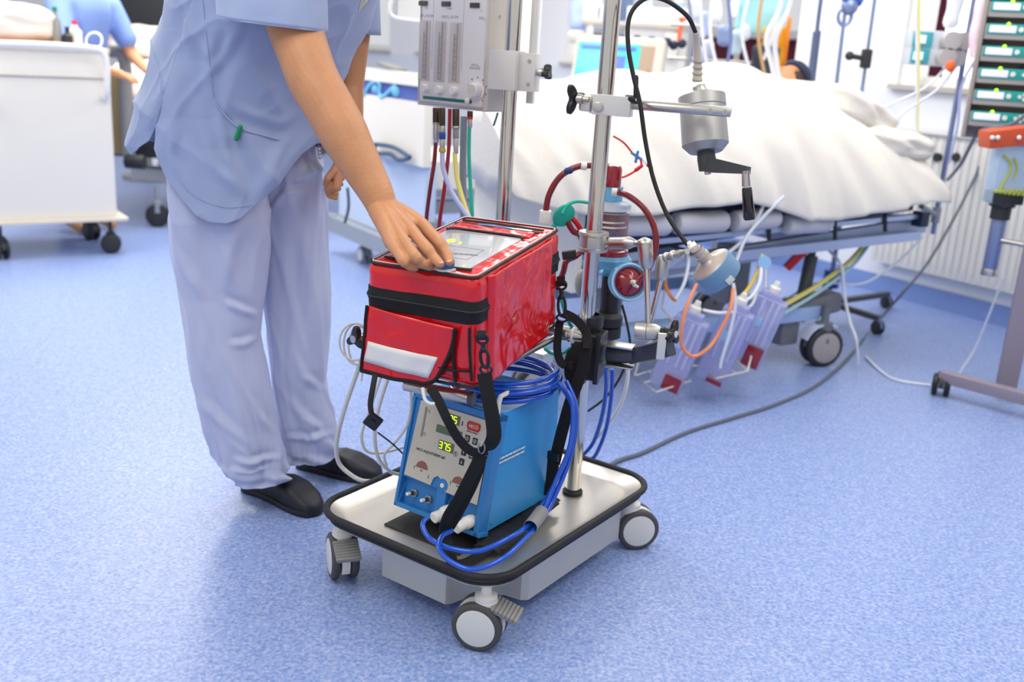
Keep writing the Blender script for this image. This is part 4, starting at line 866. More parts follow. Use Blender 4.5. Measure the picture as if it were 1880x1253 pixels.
mb = MB(); mb.box(at(1214, 636, 2.50), (.022, .012, .07), bev=.002); obj('end_plate', mb, 'aluw', lc, world=True)

# ------------------------------------------------------------------ oxygenator with pump
YO = 2.84
oxy = thing('oxygenator', 'red and clear oxygenator column with blue pump and black motor behind the main pole', 'medical device', at(1120, 600, YO))
def vt(px, y0, y1, prof, name, m, par=oxy, Y=YO, n=40, **k):      # vertical turned part between photo rows
    a, b = at(px, y1, Y), at(px, y0, Y); a = V((a.x, a.y, a.z)); b = V((a.x, a.y, b.z)); L = b.z-a.z
    mb = MB(); mb.lathe([(r, t_*L) for r, t_ in prof], a, (0, 0, 1), n); return obj(name, mb, m, par, world=True, **k)
vt(1122, 302, 345, [(0, 0), (.026, 0), (.027, .1), (.027, .8), (.023, .95), (.012, 1), (0, 1)], 'red_cap', 'blood')
vt(1122, 342, 372, [(0, 0), (.031, 0), (.031, 1), (0, 1)], 'clear_neck', 'cblue')
vt(1119, 366, 392, [(0, 0), (.050, 0), (.050, .3), (.058, .35), (.060, .6), (.058, .8), (.045, 1), (0, 1)], 'flange', 'clear')
vt(1118, 372, 384, [(0, 0), (.061, 0), (.061, 1), (0, 1)], 'flange_ring', mat('pale_ring', '#d5dbe4', .3))
vt(1117, 388, 462, [(0, 0), (.050, 0), (.050, 1), (0, 1)], 'outer_shell', 'clear')
vt(1117, 390, 462, [(0, 0), (.0455, 0), (.0455, 1), (0, 1)], 'blood_core', 'blood')
for k, yy in enumerate((403, 412)): vt(1117, yy, yy+3, [(0, 0), (.0515, 0), (.0515, 1), (0, 1)], 'shell_ring', 'white')
lt = at(1112, 434, YO-.052); text('ECC', .022, lt, V((1, -.1, 0)), V((0, 0, 1)), m='bluef', parent=oxy)
vt(1115, 455, 474, [(0, 0), (.054, 0), (.058, .3), (.058, .9), (.054, 1), (0, 1)], 'red_ring', 'blood')
vt(1113, 466, 500, [(0, 0), (.058, 0), (.068, .2), (.070, .8), (.060, 1), (0, 1)], 'blue_ring', 'cblue')
vt(1117, 492, 580, [(0, 0), (.028, 0), (.028, .9), (.022, 1), (0, 1)], 'motor', 'black')
vt(1110, 572, 622, [(0, 0), (.030, 0), (.046, .1), (.046, .45), (.040, .5), (.048, .55), (.048, .85), (.036, 1), (0, 1)], 'motor_base', 'rubber')
pa_ = at(1156, 518, 2.68); pdn = (V((0, 0, CH))-pa_); pdn = (pdn.normalized()+V((.35, 0, .0))).normalized()
mb = MB(); mb.lathe([(0, -.075), (.040, -.07), (.052, -.03), (.054, -.006), (.052, 0), (.044, .002), (.042, -.002), (.040, -.006), (0, -.006)], pa_, pdn, 48); ph_ = obj('pump_chamber', mb, 'cblue', oxy, world=True)
mb = MB(); mb.lathe([(.044, -.004), (.048, .003), (.052, .002), (.0525, -.004)], pa_, pdn, 48); obj('rim', mb, mat('pale_blue_rim', '#b9dcf3', .2, coat=.4), ph_, world=True)
mb = MB(); mb.lathe([(0, .022), (.008, .018), (.040, -.003), (.042, -.006), (0, -.007)], pa_, pdn, 48); cn = obj('pump_cone', mb, 'blood', ph_, world=True)
mb = MB(); mb.cap(pa_+pdn*.022, pa_+pdn*.034, .007, .006); mb.cap(pa_+pdn*.026+V((.004, 0, -.008)), pa_+pdn*.03+V((.012, 0, -.012)), .005, .004); obj('connector', mb, 'white', cn, world=True)
mb = MB(); mb.sph(at(1068, 520, 2.92), .035, (.6, 1, 1.2)); obj('side_bulb', mb, 'gplast', oxy, world=True)
# blood tubes
def bt_(L, r, m, label, cat='tube', name='blood_tube', **k):
    mb = MB(); mb.tube([at(*p) for p in L], r, n=12); return single(name, mb, m, label, cat, **k)
o = bt_([(1002, 390, 2.8), (1008, 358, 2.8), (1028, 325, 2.8), (1058, 307, 2.8), (1090, 304, 2.8), (1118, 306, 2.84)], .0088, 'dred', 'dark red tube arching left from the oxygenator top to the red bag')
bt_([(1128, 353, 2.80), (1150, 358, 2.76), (1180, 380, 2.72), (1200, 415, 2.70), (1204, 450, 2.69), (1192, 490, 2.68), (1172, 515, 2.67), (1162, 520, 2.66)], .0088, 'dred', 'dark red tube arching right from the oxygenator neck down to the blue pump head')
for p, lab in (((1128, 353, 2.79), 'white connector where the right red tube leaves the oxygenator'), ((1072, 305, 2.795), 'white band on the left red tube above the oxygenator')):
    c = at(*p); mb = MB(); mb.cyl(c-V((.008, 0, 0)), c+V((.008, 0, 0)), .0115, bev=.002); single('tube_connector', mb, 'white', lab, 'connector')
c = at(1001, 398, 2.8); mb = MB(); mb.box(c, (.032, .03, .036), bev=.004); single('tube_clamp', mb, 'white', 'white block clamp on the red tube behind the rear edge of the bag', 'clamp')
c = at(1044, 315, 2.795); mb = MB(); mb.cap(c-V((.004, 0, -.001)), c+V((.004, 0, .003)), .0095, .0095); single('tube_marker', mb, mat('dark_blue', '#20356e', .4), 'dark blue band on the left red tube', 'band')
bt_([(1126, 250, 2.95), (1145, 262, 2.95), (1162, 282, 2.95), (1172, 292, 2.95)], .0028, 'redv', 'thin red line from the main pole to the blue stopcock', name='thin_line')
bt_([(1176, 290, 2.95), (1177, 305, 2.95), (1165, 315, 2.94), (1145, 325, 2.92), (1132, 324, 2.86)], .0032, 'redv', 'thin red line from the blue stopcock back to the oxygenator top', name='thin_line')
t = thing('stopcock', 'small blue stopcock with red caps on the thin red lines, in front of the sheet', 'valve', at(1172, 290, 2.95))
mb = MB(); mb.cap(at(1160, 281, 2.95), at(1177, 292, 2.95), .004, .004); mb.cap(at(1171, 279, 2.95), at(1167, 297, 2.95), .004, .004); obj('lever', mb, 'bluef', t, world=True)
mb = MB(); mb.cyl(at(1175, 292, 2.95), at(1188, 305, 2.95), .005); obj('body', mb, 'clear', t, world=True)
mb = MB(); mb.cap(at(1190, 303, 2.95), at(1196, 309, 2.95), .006, .005); mb.cap(at(1168, 312, 2.94), at(1178, 305, 2.94), .006, .005); obj('cap', mb, 'redv', t, world=True)
# teal filter and its tubes
t = thing('air_filter', 'round teal filter disc with a teal tube, between the red bag and the main pole', 'filter', at(1035, 395, 2.78))
fc = at(1035, 396, 2.78); mb = MB(); mb.lathe([(0, -.014), (.012, -.013), (.034, -.004), (.036, 0), (.034, .004), (.012, .013), (0, .014)], fc, (.5, -.8, -.35), 36); obj('disc', mb, mat('translucent_teal', '#3cc9b2', .25, trans=.3, ior=1.2), t, world=True)
mb = MB(); mb.cyl(at(1022, 408, 2.78), at(1014, 420, 2.78), .007); obj('port', mb, 'teal', t, world=True)
bt_([(1032, 393, 2.76), (1040, 378, 2.77), (1058, 370, 2.79), (1080, 372, 2.80)], .0052, 'teal', 'teal tube running from the round filter to the oxygenator', name='gas_tube')
bt_([(1040, 405, 2.79), (1052, 425, 2.79), (1064, 432, 2.80), (1070, 455, 2.81), (1058, 470, 2.80), (1040, 480, 2.78), (1034, 500, 2.78), (1022, 530, 2.80)], .0085, 'dred', 'dark red tube bending behind the rear of the red bag', name='blood_tube')
bt_([(1048, 398, 2.80), (1060, 412, 2.80), (1070, 430, 2.81)], .0075, 'redv', 'short bright red tube beside the teal filter', name='blood_tube')
bt_([(1028, 540, 2.70), (1036, 570, 2.70), (1046, 595, 2.70), (1054, 605, 2.71)], .005, 'teal', 'teal tube behind the rear strap clip', name='gas_tube')
bt_([(1000, 640, 2.75), (1015, 650, 2.74), (1035, 648, 2.72), (1046, 640, 2.71)], .0055, 'teal', 'teal tube crossing below the rear end of the bag', name='gas_tube')
c = at(1045, 468, 2.74); mb = MB(); mb.box(c, (.040, .02, .024), bev=.004, rot=(0, -.2, 0)); single('tube_clip', mb, 'dark', 'small black clip beside the main pole behind the red bag', 'clip')
# cylinder tray bits right of bag, under the rail
c = at(965, 655, 2.85); mb = MB(); mb.box(c, (.16, .06, .06), bev=.006, rot=(0, 0, -.6)); single('mount_plate', mb, 'aluw', 'pale metal mounting block between the rear pole and the bag, above the heater', 'bracket')
# ------------------------------------------------------------------ drainage canisters in a wire basket
can = None
def canister(px0, px1, py0, py1, Y, lab, level, yaw, cap=(0, 0)):
    c0 = at((px0+px1)/2, py1, Y); h = (at((px0+px1)/2, py0, Y)-c0).length; w_ = abs(px1-px0)/FP*Y*1.02
    t = thing('drainage_canister', lab, 'canister', mx=Matrix.Translation(c0) @ Matrix.Rotation(yaw, 4, 'Z') @ Matrix.Rotation(math.radians(16), 4, 'Y'))
    mb = MB(); mb.box((0, 0, h*.46), (w_*.74, .07, h*.9), bev=.012, seg=3); mb.box((-w_*.05, 0, h*.93), (w_*.5, .055, h*.12), bev=.012, seg=3); bd_ = obj('vessel', mb, 'lilac', t)
    mb = MB()
    for k in (-.2, 0.08, .28): mb.box((w_*.74*k, -.037, h*.60), (.012, .012, h*.56), bev=.004)
    obj('rib', mb, mat('clear_lilac', '#d6daf8', .2, trans=.3, ior=1.15), bd_)
    mb = MB(); mb.box((w_*.12, -.004, h*.02+level*h/2), (w_*.40, .072, level*h), bev=.006); obj('blood_level', mb, 'blood', bd_)
    mb = MB(); mb.lathe([(0, 0), (.024, 0), (.026, .006), (.024, .024), (.016, .03), (.012, .05), (0, .05)], (-w_*.05+cap[0], 0, h*.98)); obj('screw_cap', mb, 'white', t)
    mb = MB(); mb.box((-.02, -.037, h*.6), (w_*.2, .003, h*.12), bev=.001); obj('label_plate', mb, mat('pale_blue_label', '#9fc8f0', .5), bd_)
    return t
canister(1178, 1262, 560, 712, 4.0, 'lilac drainage canister, nearest the main pole, blood in its foot', .18, -.35)
canister(1262, 1340, 545, 700, 4.08, 'lilac drainage canister in the middle of the three hanging on the bed', .05, -.35)
canister(1325, 1405, 525, 668, 4.16, 'lilac drainage canister with the highest blood level, furthest right of the three', .27, -.35)
t = thing('wire_basket', 'pale wire carrier under the three lilac drainage canisters', 'basket', at(1270, 715, 4.0))
mb = MB()
def wire(L, r=.0045, closed=False): mb.tube([at(*p) for p in L], r, n=8, k=3, closed=closed, smooth=False)
wire([(1165, 690, 4.02), (1205, 720, 3.92), (1268, 700, 3.98), (1225, 672, 4.1)], closed=True)
wire([(1285, 672, 4.1), (1315, 695, 4.0), (1372, 682, 4.06), (1345, 655, 4.16)], closed=True)
for a, b in (((1190, 682, 4.05), (1240, 708, 3.95)), ((1182, 703, 3.98), (1245, 687, 4.03)), ((1310, 665, 4.12), (1352, 686, 4.04))): wire([a, b], .0035)
obj('floor_wires', mb, mat('wire_white', '#e0dcd6', .35, .3), t, world=True)
mb = MB(); wire([(1215, 566, 4.12), (1237, 590, 4.02)]); wire([(1238, 590, 4.02), (1180, 640, 4.02), (1165, 690, 4.02)]); wire([(1225, 672, 4.1), (1285, 672, 4.1)]); wire([(1372, 682, 4.06), (1404, 560, 4.3), (1406, 480, 4.42)]); wire([(1215, 566, 4.12), (1226, 500, 4.3), (1232, 470, 4.42)]); wire([(1345, 655, 4.16), (1372, 682, 4.06)]); obj('hanger', mb, MATS['wire_white'], t, world=True)
def tb(L, r, m, lab, name='drain_tube', cat='tube', grp=None):
    mb = MB(); mb.tube([at(*p) for p in L], r, n=10); return single(name, mb, m, lab, cat, grp)
M['ctube'] = mat('clear_tube', '#dfe3ee', .15, coat=.5, alpha=1)
tb([(1279, 522, 3.9), (1262, 560, 3.85), (1252, 600, 3.82), (1252, 635, 3.82), (1272, 655, 3.82), (1300, 640, 3.84), (1318, 615, 3.87), (1340, 570, 3.9), (1346, 530, 3.95)], .0075, mat('orange_tube2', '#e58a55', .3, coat=.4), 'orange pink drain tube hanging in a long loop below the pump head')
tb([(1222, 500, 4.2), (1222, 525, 4.15), (1232, 545, 4.1), (1240, 552, 4.05)], .0075, 'orange', 'short orange tube end left of the first canister')
tb([(1240, 550, 4.05), (1256, 520, 4.08), (1264, 480, 4.15), (1258, 468, 4.2), (1240, 480, 4.25), (1224, 500, 4.2)], .0075, 'ctube', 'clear tube looping above the left canister')
tb([(1400, 468, 4.2), (1388, 505, 4.15), (1370, 535, 4.1), (1350, 552, 4.05)], .008, mat('mustard_tube', '#d8b73c', .3, coat=.3), 'yellow drain tube dropping to the right canister')
tb([(1350, 552, 4.04), (1376, 548, 4.06), (1394, 520, 4.1), (1396, 495, 4.15), (1380, 560, 4.1), (1330, 575, 4.0), (1290, 570, 4.0)], .0075, 'ctube', 'clear tube looped across the tops of the canisters')
tb([(1346, 520, 4.0), (1350, 560, 3.98), (1340, 610, 3.97), (1325, 660, 3.96), (1322, 676, 3.96)], .007, 'ctube', 'clear tube standing between the middle and right canisters')
tb([(1440, 360, 4.3), (1400, 400, 4.28), (1368, 440, 4.25), (1345, 500, 4.2)], .0075, 'ctube', 'clear tube coming down from the bed edge behind the crank grip')
tb([(1405, 370, 4.3), (1375, 430, 4.28), (1330, 470, 4.25), (1290, 500, 4.22)], .0075, 'ctube', 'second clear tube slanting from the sheet edge to the canisters')
c = at(1403, 482, 4.16); mb = MB(); mb.cyl(c-V((0, .01, 0)), c+V((0, .01, 0)), .028); t = single('filter_disc', mb, mat('filter_blue', '#9ac4ee', .3), 'pale blue round filter above the right canister', 'filter')

# ------------------------------------------------------------------ patient bed
BO = V((.19, 3.9, 0)); bx_ = V((.848, .53, 0)).normalized(); by_ = V((-bx_.y, bx_.x, 0))
tilt = math.tan(math.radians(4.2))
def bp(s, w_, z=0): return V((BO.x, BO.y, 0))+bx_*s+by_*w_+V((0, 0, z))
bed = thing('patient_bed', 'wheeled intensive care bed with grey side rails, under the white sheet', 'bed', bp(1.1, .47))
BLn = 2.22
def zf_(s): return .50+tilt*s                                   # frame height along the bed
def beam(mb, s0, s1, w0, w1, z0a, z1a, tl=tilt, bev=None):
    P = [bp(s0, w0, z0a+tl*s0), bp(s1, w0, z0a+tl*s1), bp(s1, w1, z0a+tl*s1), bp(s0, w1, z0a+tl*s0)]; h = z1a-z0a
    mb.poly(P, h)
mb = MB()
for w0 in (0.0, .91): beam(mb, .12, BLn, w0, w0+.035, .47, .55)
for s0 in (.12, .7, 1.4, BLn-.05): beam(mb, s0, s0+.05, .03, .92, .48, .54)
obj('frame', mb, mat('frame_grey', '#a7b3c9', .4, .3), bed, world=True)
mb = MB(); beam(mb, .14, BLn-.05, .06, .88, .58, .62); obj('mattress_base', mb, 'dark', bed, world=True)
mb = MB(); beam(mb, .14, BLn-.02, .05, .92, .63, .78); obj('mattress', mb, mat('mattress_blue', '#3a4568', .6), bed, world=True)
# folded side rail: chain of grey padded bars
for (x0, x1, y0, y1, lab) in ((1130, 1225, 412, 412, 0), (1238, 1330, 410, 406, 1), (1345, 1425, 407, 400, 2), (1440, 1520, 412, 408, 3)):
    a, b = onplane(x0, y0, bp(0, -.06), by_), onplane(x1, y1, bp(0, -.06), by_)
    mb = MB(); mb.cyl(a, b, .048, bev=.016, n=20); sr = obj('side_rail', mb, mat('rail_grey', '#c3c3ca', .45), bed, world=True)
mb = MB(); a, b = onplane(1160, 447, bp(0, -.04), by_), onplane(1700, 395, bp(0, -.04), by_); d = (b-a).normalized(); mb.box((0, 0, 0), ((b-a).length, .03, .022), Mx=orient((a+b)/2, d, (0, 0, 1))); mb.box((0, 0, -.10), ((b-a).length*.96, .03, .045), Mx=orient((a+b)/2, d, (0, 0, 1)))
obj('accessory_rail', mb, mat('rail_silver', '#b4c2dd', .3, .7), bed, world=True)
mb = MB()
for px, y0, y1 in ((1185, 440, 485), (1412, 415, 440), (1533, 400, 440), (1625, 395, 425)):
    a, b = onplane(px, y0, bp(0, -.06), by_), onplane(px, y1, bp(0, -.06), by_); mb.cyl(a, b, .010)
obj('rail_bracket', mb, 'dark', bed, world=True)
mb = MB(); a = onplane(1690, 402, bp(0, -.05), by_); mb.box(a, (.06, .06, .075), bev=.006, rot=(0, 0, .56)); obj('corner_buffer', mb, mat('dark_navy', '#1b2740', .5), bed, world=True)
# undercarriage
ch = V((1.516, 4.724, 0)); sH = (ch-BO).dot(bx_); wH = (ch-BO).dot(by_)
mb = MB()
zc = .26
for w0 in (wH+.06, .80): mb.box((0, 0, 0), (sH+.05, .07, .07), bev=.01, Mx=orient(bp(-.03+(sH)/2, w0, zc), bx_, (0, 0, 1)))
mb.box((0, 0, 0), (.07, .8, .06), bev=.01, Mx=orient(bp(-.02, .43, zc), bx_, (0, 0, 1))); mb.box((0, 0, 0), (.07, .8, .06), bev=.01, Mx=orient(bp(sH-.2, .43, zc), bx_, (0, 0, 1)))
obj('undercarriage', mb, 'lblue', bed, world=True)
mb = MB(); q = at(1440, 590, 4.72); mb.box(q, (.12, .10, .22), bev=.02, rot=(0, 0, .56)); q2 = at(1492, 560, 4.80); mb.box(q2, (.30, .12, .10), bev=.03, seg=3, rot=(0, -.1, .56)); obj('caster_arm', mb, mat('mid_grey', '#6e7078', .5), bed, world=True)
for s0 in (.55, 1.35):
    mb = MB(); mb.box((0, 0, 0), (.13, .13, .30), bev=.01, Mx=orient(bp(s0, .45, .38), bx_, (0, 0, 1))); obj('lift_column', mb, 'greyen', bed, world=True)
mb = MB(); p, q = at(1465, 590, 4.78), at(1490, 470, 4.85); mb.cyl(p, q, .032); mb.cyl(q, at(1494, 430, 4.88), .02); obj('lift_strut', mb, 'dgplast', bed, world=True)
for s0, w0 in ((sH, wH), (sH, .80), (-.10, wH), (-.10, .80)):
    p = bp(s0, w0); caster(bed, p.x-bed.location.x, p.y-bed.location.y, -72, .30, R=.098, brake=0, wt=.035, gap=.02, hubm=mat('hub_taupe', '#a39c9c', .5), bodym=MATS['mid_grey'], tyrem='dark', twin=True, name='caster', ca=-.0)
# fender over the near head caster, red pedal handle
mb = MB(); cc_ = ch+V((0, 0, .098)); pts = []
a = V((math.cos(math.radians(-72)), math.sin(math.radians(-72)), 0)); f = V((-a.y, a.x, 0))
rin = [[cc_+f*math.cos(t_)*R_*-1+V((0, 0, math.sin(t_)*R_))+a*o_ for (R_, o_) in ((.112, .035), (.120, .035), (.120, -.03), (.112, -.03))] for t_ in [math.radians(20+k*14) for k in range(8)]]
mb.loft(rin); obj('fender', mb, mat('fender_pale', '#cdd6ea', .35), bed, world=True)
mb = MB(); p, q = at(1450, 486, 4.70), at(1478, 458, 4.70); mb.box((0, 0, 0), ((q-p).length+.05, .03, .04), bev=.008, Mx=orient((p+q)/2, q-p, (0, 0, 1))); lv = obj('release_handle', mb, 'redv', bed, world=True, label='red release handle')
# footboard hidden by the sheet; headboard end
mb = MB(); beam(mb, .08, .12, .05, .90, .45, .85); obj('footboard', mb, 'cream', bed, world=True)

# ------------------------------------------------------------------ sheet
ridge = [(868, 200), (900, 182), (930, 165), (1000, 152), (1060, 143), (1130, 137), (1230, 134), (1330, 127), (1385, 138), (1450, 166), (1500, 200), (1560, 242), (1640, 246), (1690, 262), (1728, 292)]
shoulder = [(868, 262), (935, 250), (1000, 240), (1130, 235), (1300, 228), (1400, 240), (1500, 262), (1560, 278), (1640, 285), (1690, 300), (1728, 318)]
hem = [(868, 330), (920, 328), (948, 362), (1000, 378), (1080, 394), (1200, 395), (1300, 380), (1380, 371), (1440, 385), (1500, 406), (1560, 404), (1650, 386), (1700, 378), (1728, 372)]
def interp(L, x):
    if x <= L[0][0]: return L[0][1]
    for (a, b), (c, d) in zip(L, L[1:]):
        if x <= c: return lerp(b, d, (x-a)/(c-a))
    return L[-1][1]
def sheetf(u, v):
    s = lerp(-.36, BLn-.05, max(0, (u-.02)/.98)); wm = lerp(.20, .98, min(1, max(0, (s+.36)/.45))); wr0 = min(.42, wm*.6)
    # rows: v 0 near hem .. .35 near edge .. .68 ridge .. 1 far hem
    if v < .68: w_ = lerp(-.13, wr0, (v/.68)**1.5)
    elif v < .9: w_ = lerp(wr0, wm, (v-.68)/.22)
    else: w_ = wm+.02
    b = bp(s, w_); px0 = proj((b.x, b.y, .9))[0]
    def zrow(L, ww):
        q = bp(s, ww); x = proj((q.x, q.y, 1.0))[0]; return zfor(q.x, q.y, interp(L, x))
    zh, zs_, zr = zrow(hem, -.13), zrow(shoulder, -.075), zrow(ridge, wr0)
    zr = max(zr, zs_+.02)
    if v < .68: z = lerp(zh, zr, math.sin(v/.68*pi/2)**.95)
    elif v < .9: t_ = (v-.68)/.22; z = lerp(zr, zs_-.02, t_**2)
    else: t_ = (v-.9)/.1; z = lerp(zs_-.02, zh, t_)
    if u < .0199:
        z = lerp(zh, z, u/.0199)
    fold = noise.noise(V((s*3.1, v*1.5, 1)))*.045+noise.noise(V((s*7+v*4.5, v*1.2-s*2, 4)))*.035+noise.noise(V((s*15+v*5, v*2, 9)))*.008
    fold += .006*math.sin(s*19+2*math.sin(s*5)+v*2)*max(0, 1-v/.3)
    p = bp(s, w_, z)
    kf = max(0, min(1, (v-.2)/.3)); p -= by_*(fold*1.2+.01)*(1-kf); p += V((0, 0, fold*.7*kf*(1 if v < .9 else .3)))
    return p
mb = MB(); mb.grid(sheetf, 190, 90); single('bed_sheet', mb, 'sheet', 'large white sheet covering the patient and hanging over the near side of the bed', 'sheet', ang=80, solid=.004)
# patient: head beyond the sheet, ventilated
hc = at(1437, 156, 5.35)
pt = thing('patient', 'person lying in the bed under the white sheet, only the head with breathing tubes showing', 'person', hc)
mb = MB(); hd = (bx_*.5+V((0, 0, .25))).normalized()
mb.sph(hc, .085, (1, .95, 1.1)); mb.cap(hc-hd*.02-V((0, 0, .02)), hc+hd*.05, .078, .08); nf = V((-.3, -.35, .85)).normalized()
mb.cap(hc+nf*.08, hc+nf*.098-hd*.01, .012, .014); mb.cap(hc-hd*.10, hc-hd*.26-V((0, 0, .05)), .055, .06); mb.cap(hc+V((.02, -.08, 0)), hc+V((.03, -.085, .01)), .012, .018)
mb.cap(hc+nf*.06-hd*.045, hc+nf*.07-hd*.05, .03, .02)
s0 = hc-hd*.27-V((0, 0, .06)); hp = bp(1.15, .45, 1.0)
for sd in (-1, 1):
    sh_ = s0+by_*.18*sd-V((0, 0, .03)); mb.cap(s0, sh_, .08, .07); el = sh_.lerp(hp+by_*.30*sd, .55)-V((0, 0, .02)); wr = hp+by_*.27*sd+V((0, 0, .0)); mb.cap(sh_, el, .06, .045); mb.cap(el, wr, .045, .03); mb.cap(wr, wr-bx_*.16, .035, .018)
    kn_ = bp(.62, .45+.1*sd, 1.0); ft_ = bp(.18, .45+.1*sd, .86); mb.cap(hp+by_*.09*sd, kn_, .09, .065); mb.cap(kn_, ft_, .06, .04); mb.cap(ft_, ft_+V((0, 0, .14))-bx_*.03, .038, .025)
mb.cap(s0, hp, .13, .13)
obj('body', remeshed(mb, .009, 4), 'skin', pt); pt.children[0].data.transform(WM[pt.name].inverted())
mb = MB(); mb.sph(hc+hd*.045-nf*.01, .088, (1, 1, 1)); hr = obj('hair', mb, 'hair', pt, world=True)
mb = MB(); mb.cyl(hc+hd*.085, hc+hd*.14, .092, .08, bev=.02); obj('head_cover', mb, mat('dark_blue_cap', '#222a44', .7), pt, world=True)
for px, lab in ((1418, 'clear breathing tube rising left from the face of the patient'), (1426, 'second clear breathing tube at the face of the patient, right of the other')):
    dx = px-1418
    mb = MB(); mb.tube([at(1424+dx, 150, 5.2), at(1418+dx, 120, 5.1), at(1408+dx*2, 70, 5.0), at(1430+dx*2, 20, 5.0), at(1440+dx*2, -30, 5.0)], .013, n=12); single('breathing_tube', mb, 'ctube', lab, 'tube')
# pillow and head end cushions
def pillow(name, c, size, rz, m, lab, rx=0, ry=0):
    mb = MB(); roundbox(mb, (-.5, -.5, -.5), (.5, .5, .5), .28, 14, lambda p, d: V((p.x, p.y, p.z*(1-.55*max(abs(p.x), abs(p.y))**2*2)))+d*noise.noise(p*4)*.05)
    X = Matrix.Translation(c) @ Euler((rx, ry, rz)).to_matrix().to_4x4() @ Matrix.Diagonal((*size, 1)); bmesh.ops.transform(mb.bm, matrix=X, verts=mb.bm.verts)
    return single(name, mb, m, lab, 'pillow', ang=80)
pillow('pillow', at(1530, 205, 5.25), (.50, .55, .22), .56, 'sheet', 'white pillow behind the head of the patient', ry=.35)
pillow('pillow', at(1600, 262, 5.2), (.50, .50, .18), .56, 'sheet', 'white pillow at the head end corner of the bed', ry=.10)
# ------------------------------------------------------------------ the caregiver
per = thing('person', 'person in pale blue scrubs, right hand turning the blue dial on the red bag', 'person', onz(545, 900, 0))
mb = MB()
def chain(mb, L, n=16):
    for (p, r), (q, r2) in zip(L, L[1:]): mb.cap(p, q, r, r2, n)
def schain(mb, L, n=20, k=4):
    P = catmull([p for p, _ in L], k); R_ = [r.x for r in catmull([V((r, 0, 0)) for _, r in L], k)]; chain(mb, list(zip(P, R_)), n)
A = at
def ov(px, py, h): return BX @ (BI @ onplane(px, py, BX @ V((0, 0, BH+h)), BX.to_3x3() @ V((0, 0, 1))))
# right arm (near): shoulder, elbow, wrist
wrR = ov(703, 384, .072)
print('wrist', wrR, 'knob', KNOB)
Yw = wrR.y
shR = A(516, -40, Yw+.22)
schain(mb, [(shR, .07), (A(538, 40, Yw+.175), .068), (A(560, 105, Yw+.13), .064), (A(577, 150, Yw+.105), .063), (A(606, 200, Yw+.08), .061), (A(629, 242, Yw+.06), .060), (A(650, 281, Yw+.045), .054), (A(673, 322, Yw+.03), .0475), (A(692, 357, Yw+.012), .0415), (wrR, .036)], 24)
# hand: knuckles, finger joints and tips, given by their height over the bag top
mcp = [ov(775, 412, .060), ov(757, 425, .058), ov(738, 438, .052), ov(720, 449, .044)]
pip = [ov(808, 446, .052), ov(785, 458, .046), ov(763, 472, .036), ov(741, 480, .026)]
dip = [ov(821, 467, .034), ov(799, 476, .030), ov(778, 485, .020), ov(752, 489, .014)]
tip = [ov(825, 481, .024), ov(808, 485, .025), ov(789, 490, .011), ov(762, 492, .009)]
rad = [(.0155, .0130, .0116, .0098), (.0152, .0130, .0116, .0098), (.0148, .0125, .0112, .0095), (.014, .0115, .0102, .0088)]
acr = (mcp[3]-mcp[0]).normalized()
wl = [wrR-acr*.018, wrR-acr*.006, wrR+acr*.006, wrR+acr*.018]
for k in range(4):
    mid = wl[k].lerp(mcp[k], .55)+V((0, 0, .003))
    schain(mb, [(wl[k], .026), (mid, .0205), (mcp[k], rad[k][0]), (mcp[k].lerp(pip[k], .5), rad[k][1]*1.03), (pip[k], rad[k][1]*1.06), (pip[k].lerp(dip[k], .6), rad[k][2]*.98), (dip[k], rad[k][2]), (tip[k], rad[k][3])], 18, 3)
for k in range(3):
    mb.cap(wl[k].lerp(mcp[k], .5).lerp(wl[k+1].lerp(mcp[k+1], .5), .5), mcp[k].lerp(mcp[k+1], .5)-(pip[k]-mcp[k])*.22, .018, .0125)
for k in range(4): mb.cap(wl[k]-V((0, -.004, .010)), mcp[k]-V((0, -.006, .012))-(pip[k]-mcp[k])*.3, .016, .011)
th0 = wl[0]+V((.006, .010, -.010)); schain(mb, [(th0, .019), (ov(752, 410, .036), .0165), (ov(786, 440, .026), .0130), (ov(806, 464, .018), .0115), (ov(816, 478, .013), .0095)], 18, 3)
# left arm hanging behind
shL = A(640, -40, 2.98); elL = A(640, 160, 2.98); wrL = A(633, 290, 2.92)
chain(mb, [(shL, .062), (A(648, 60, 2.98), .050), (elL, .043), (A(640, 215, 2.95), .043), (wrL, .030)], 20)
kn = [A(622, 318, 2.90), A(618, 326, 2.88), A(613, 336, 2.87), A(612, 343, 2.87)]
for k in range(4):
    b = wrL+V((-.004*k, .012-.012*k, -.006)); p1 = kn[k]+V((.012, .012-.008*k, 0)); p2 = kn[k]+V((-.018, .0, .0-.008)); p3 = p2+V((.004, .012, -.020)); chain(mb, [(b, .016), (p1, .0125), (p2, .0098), (p3, .0088), (p3+V((.018, .006, -.006)), .0078)])
chain(mb, [(wrL+V((-.012, -.008, -.01)), .015), (A(612, 315, 2.86), .0115), (A(602, 327, 2.85), .0105), (A(598, 338, 2.86), .0085)])
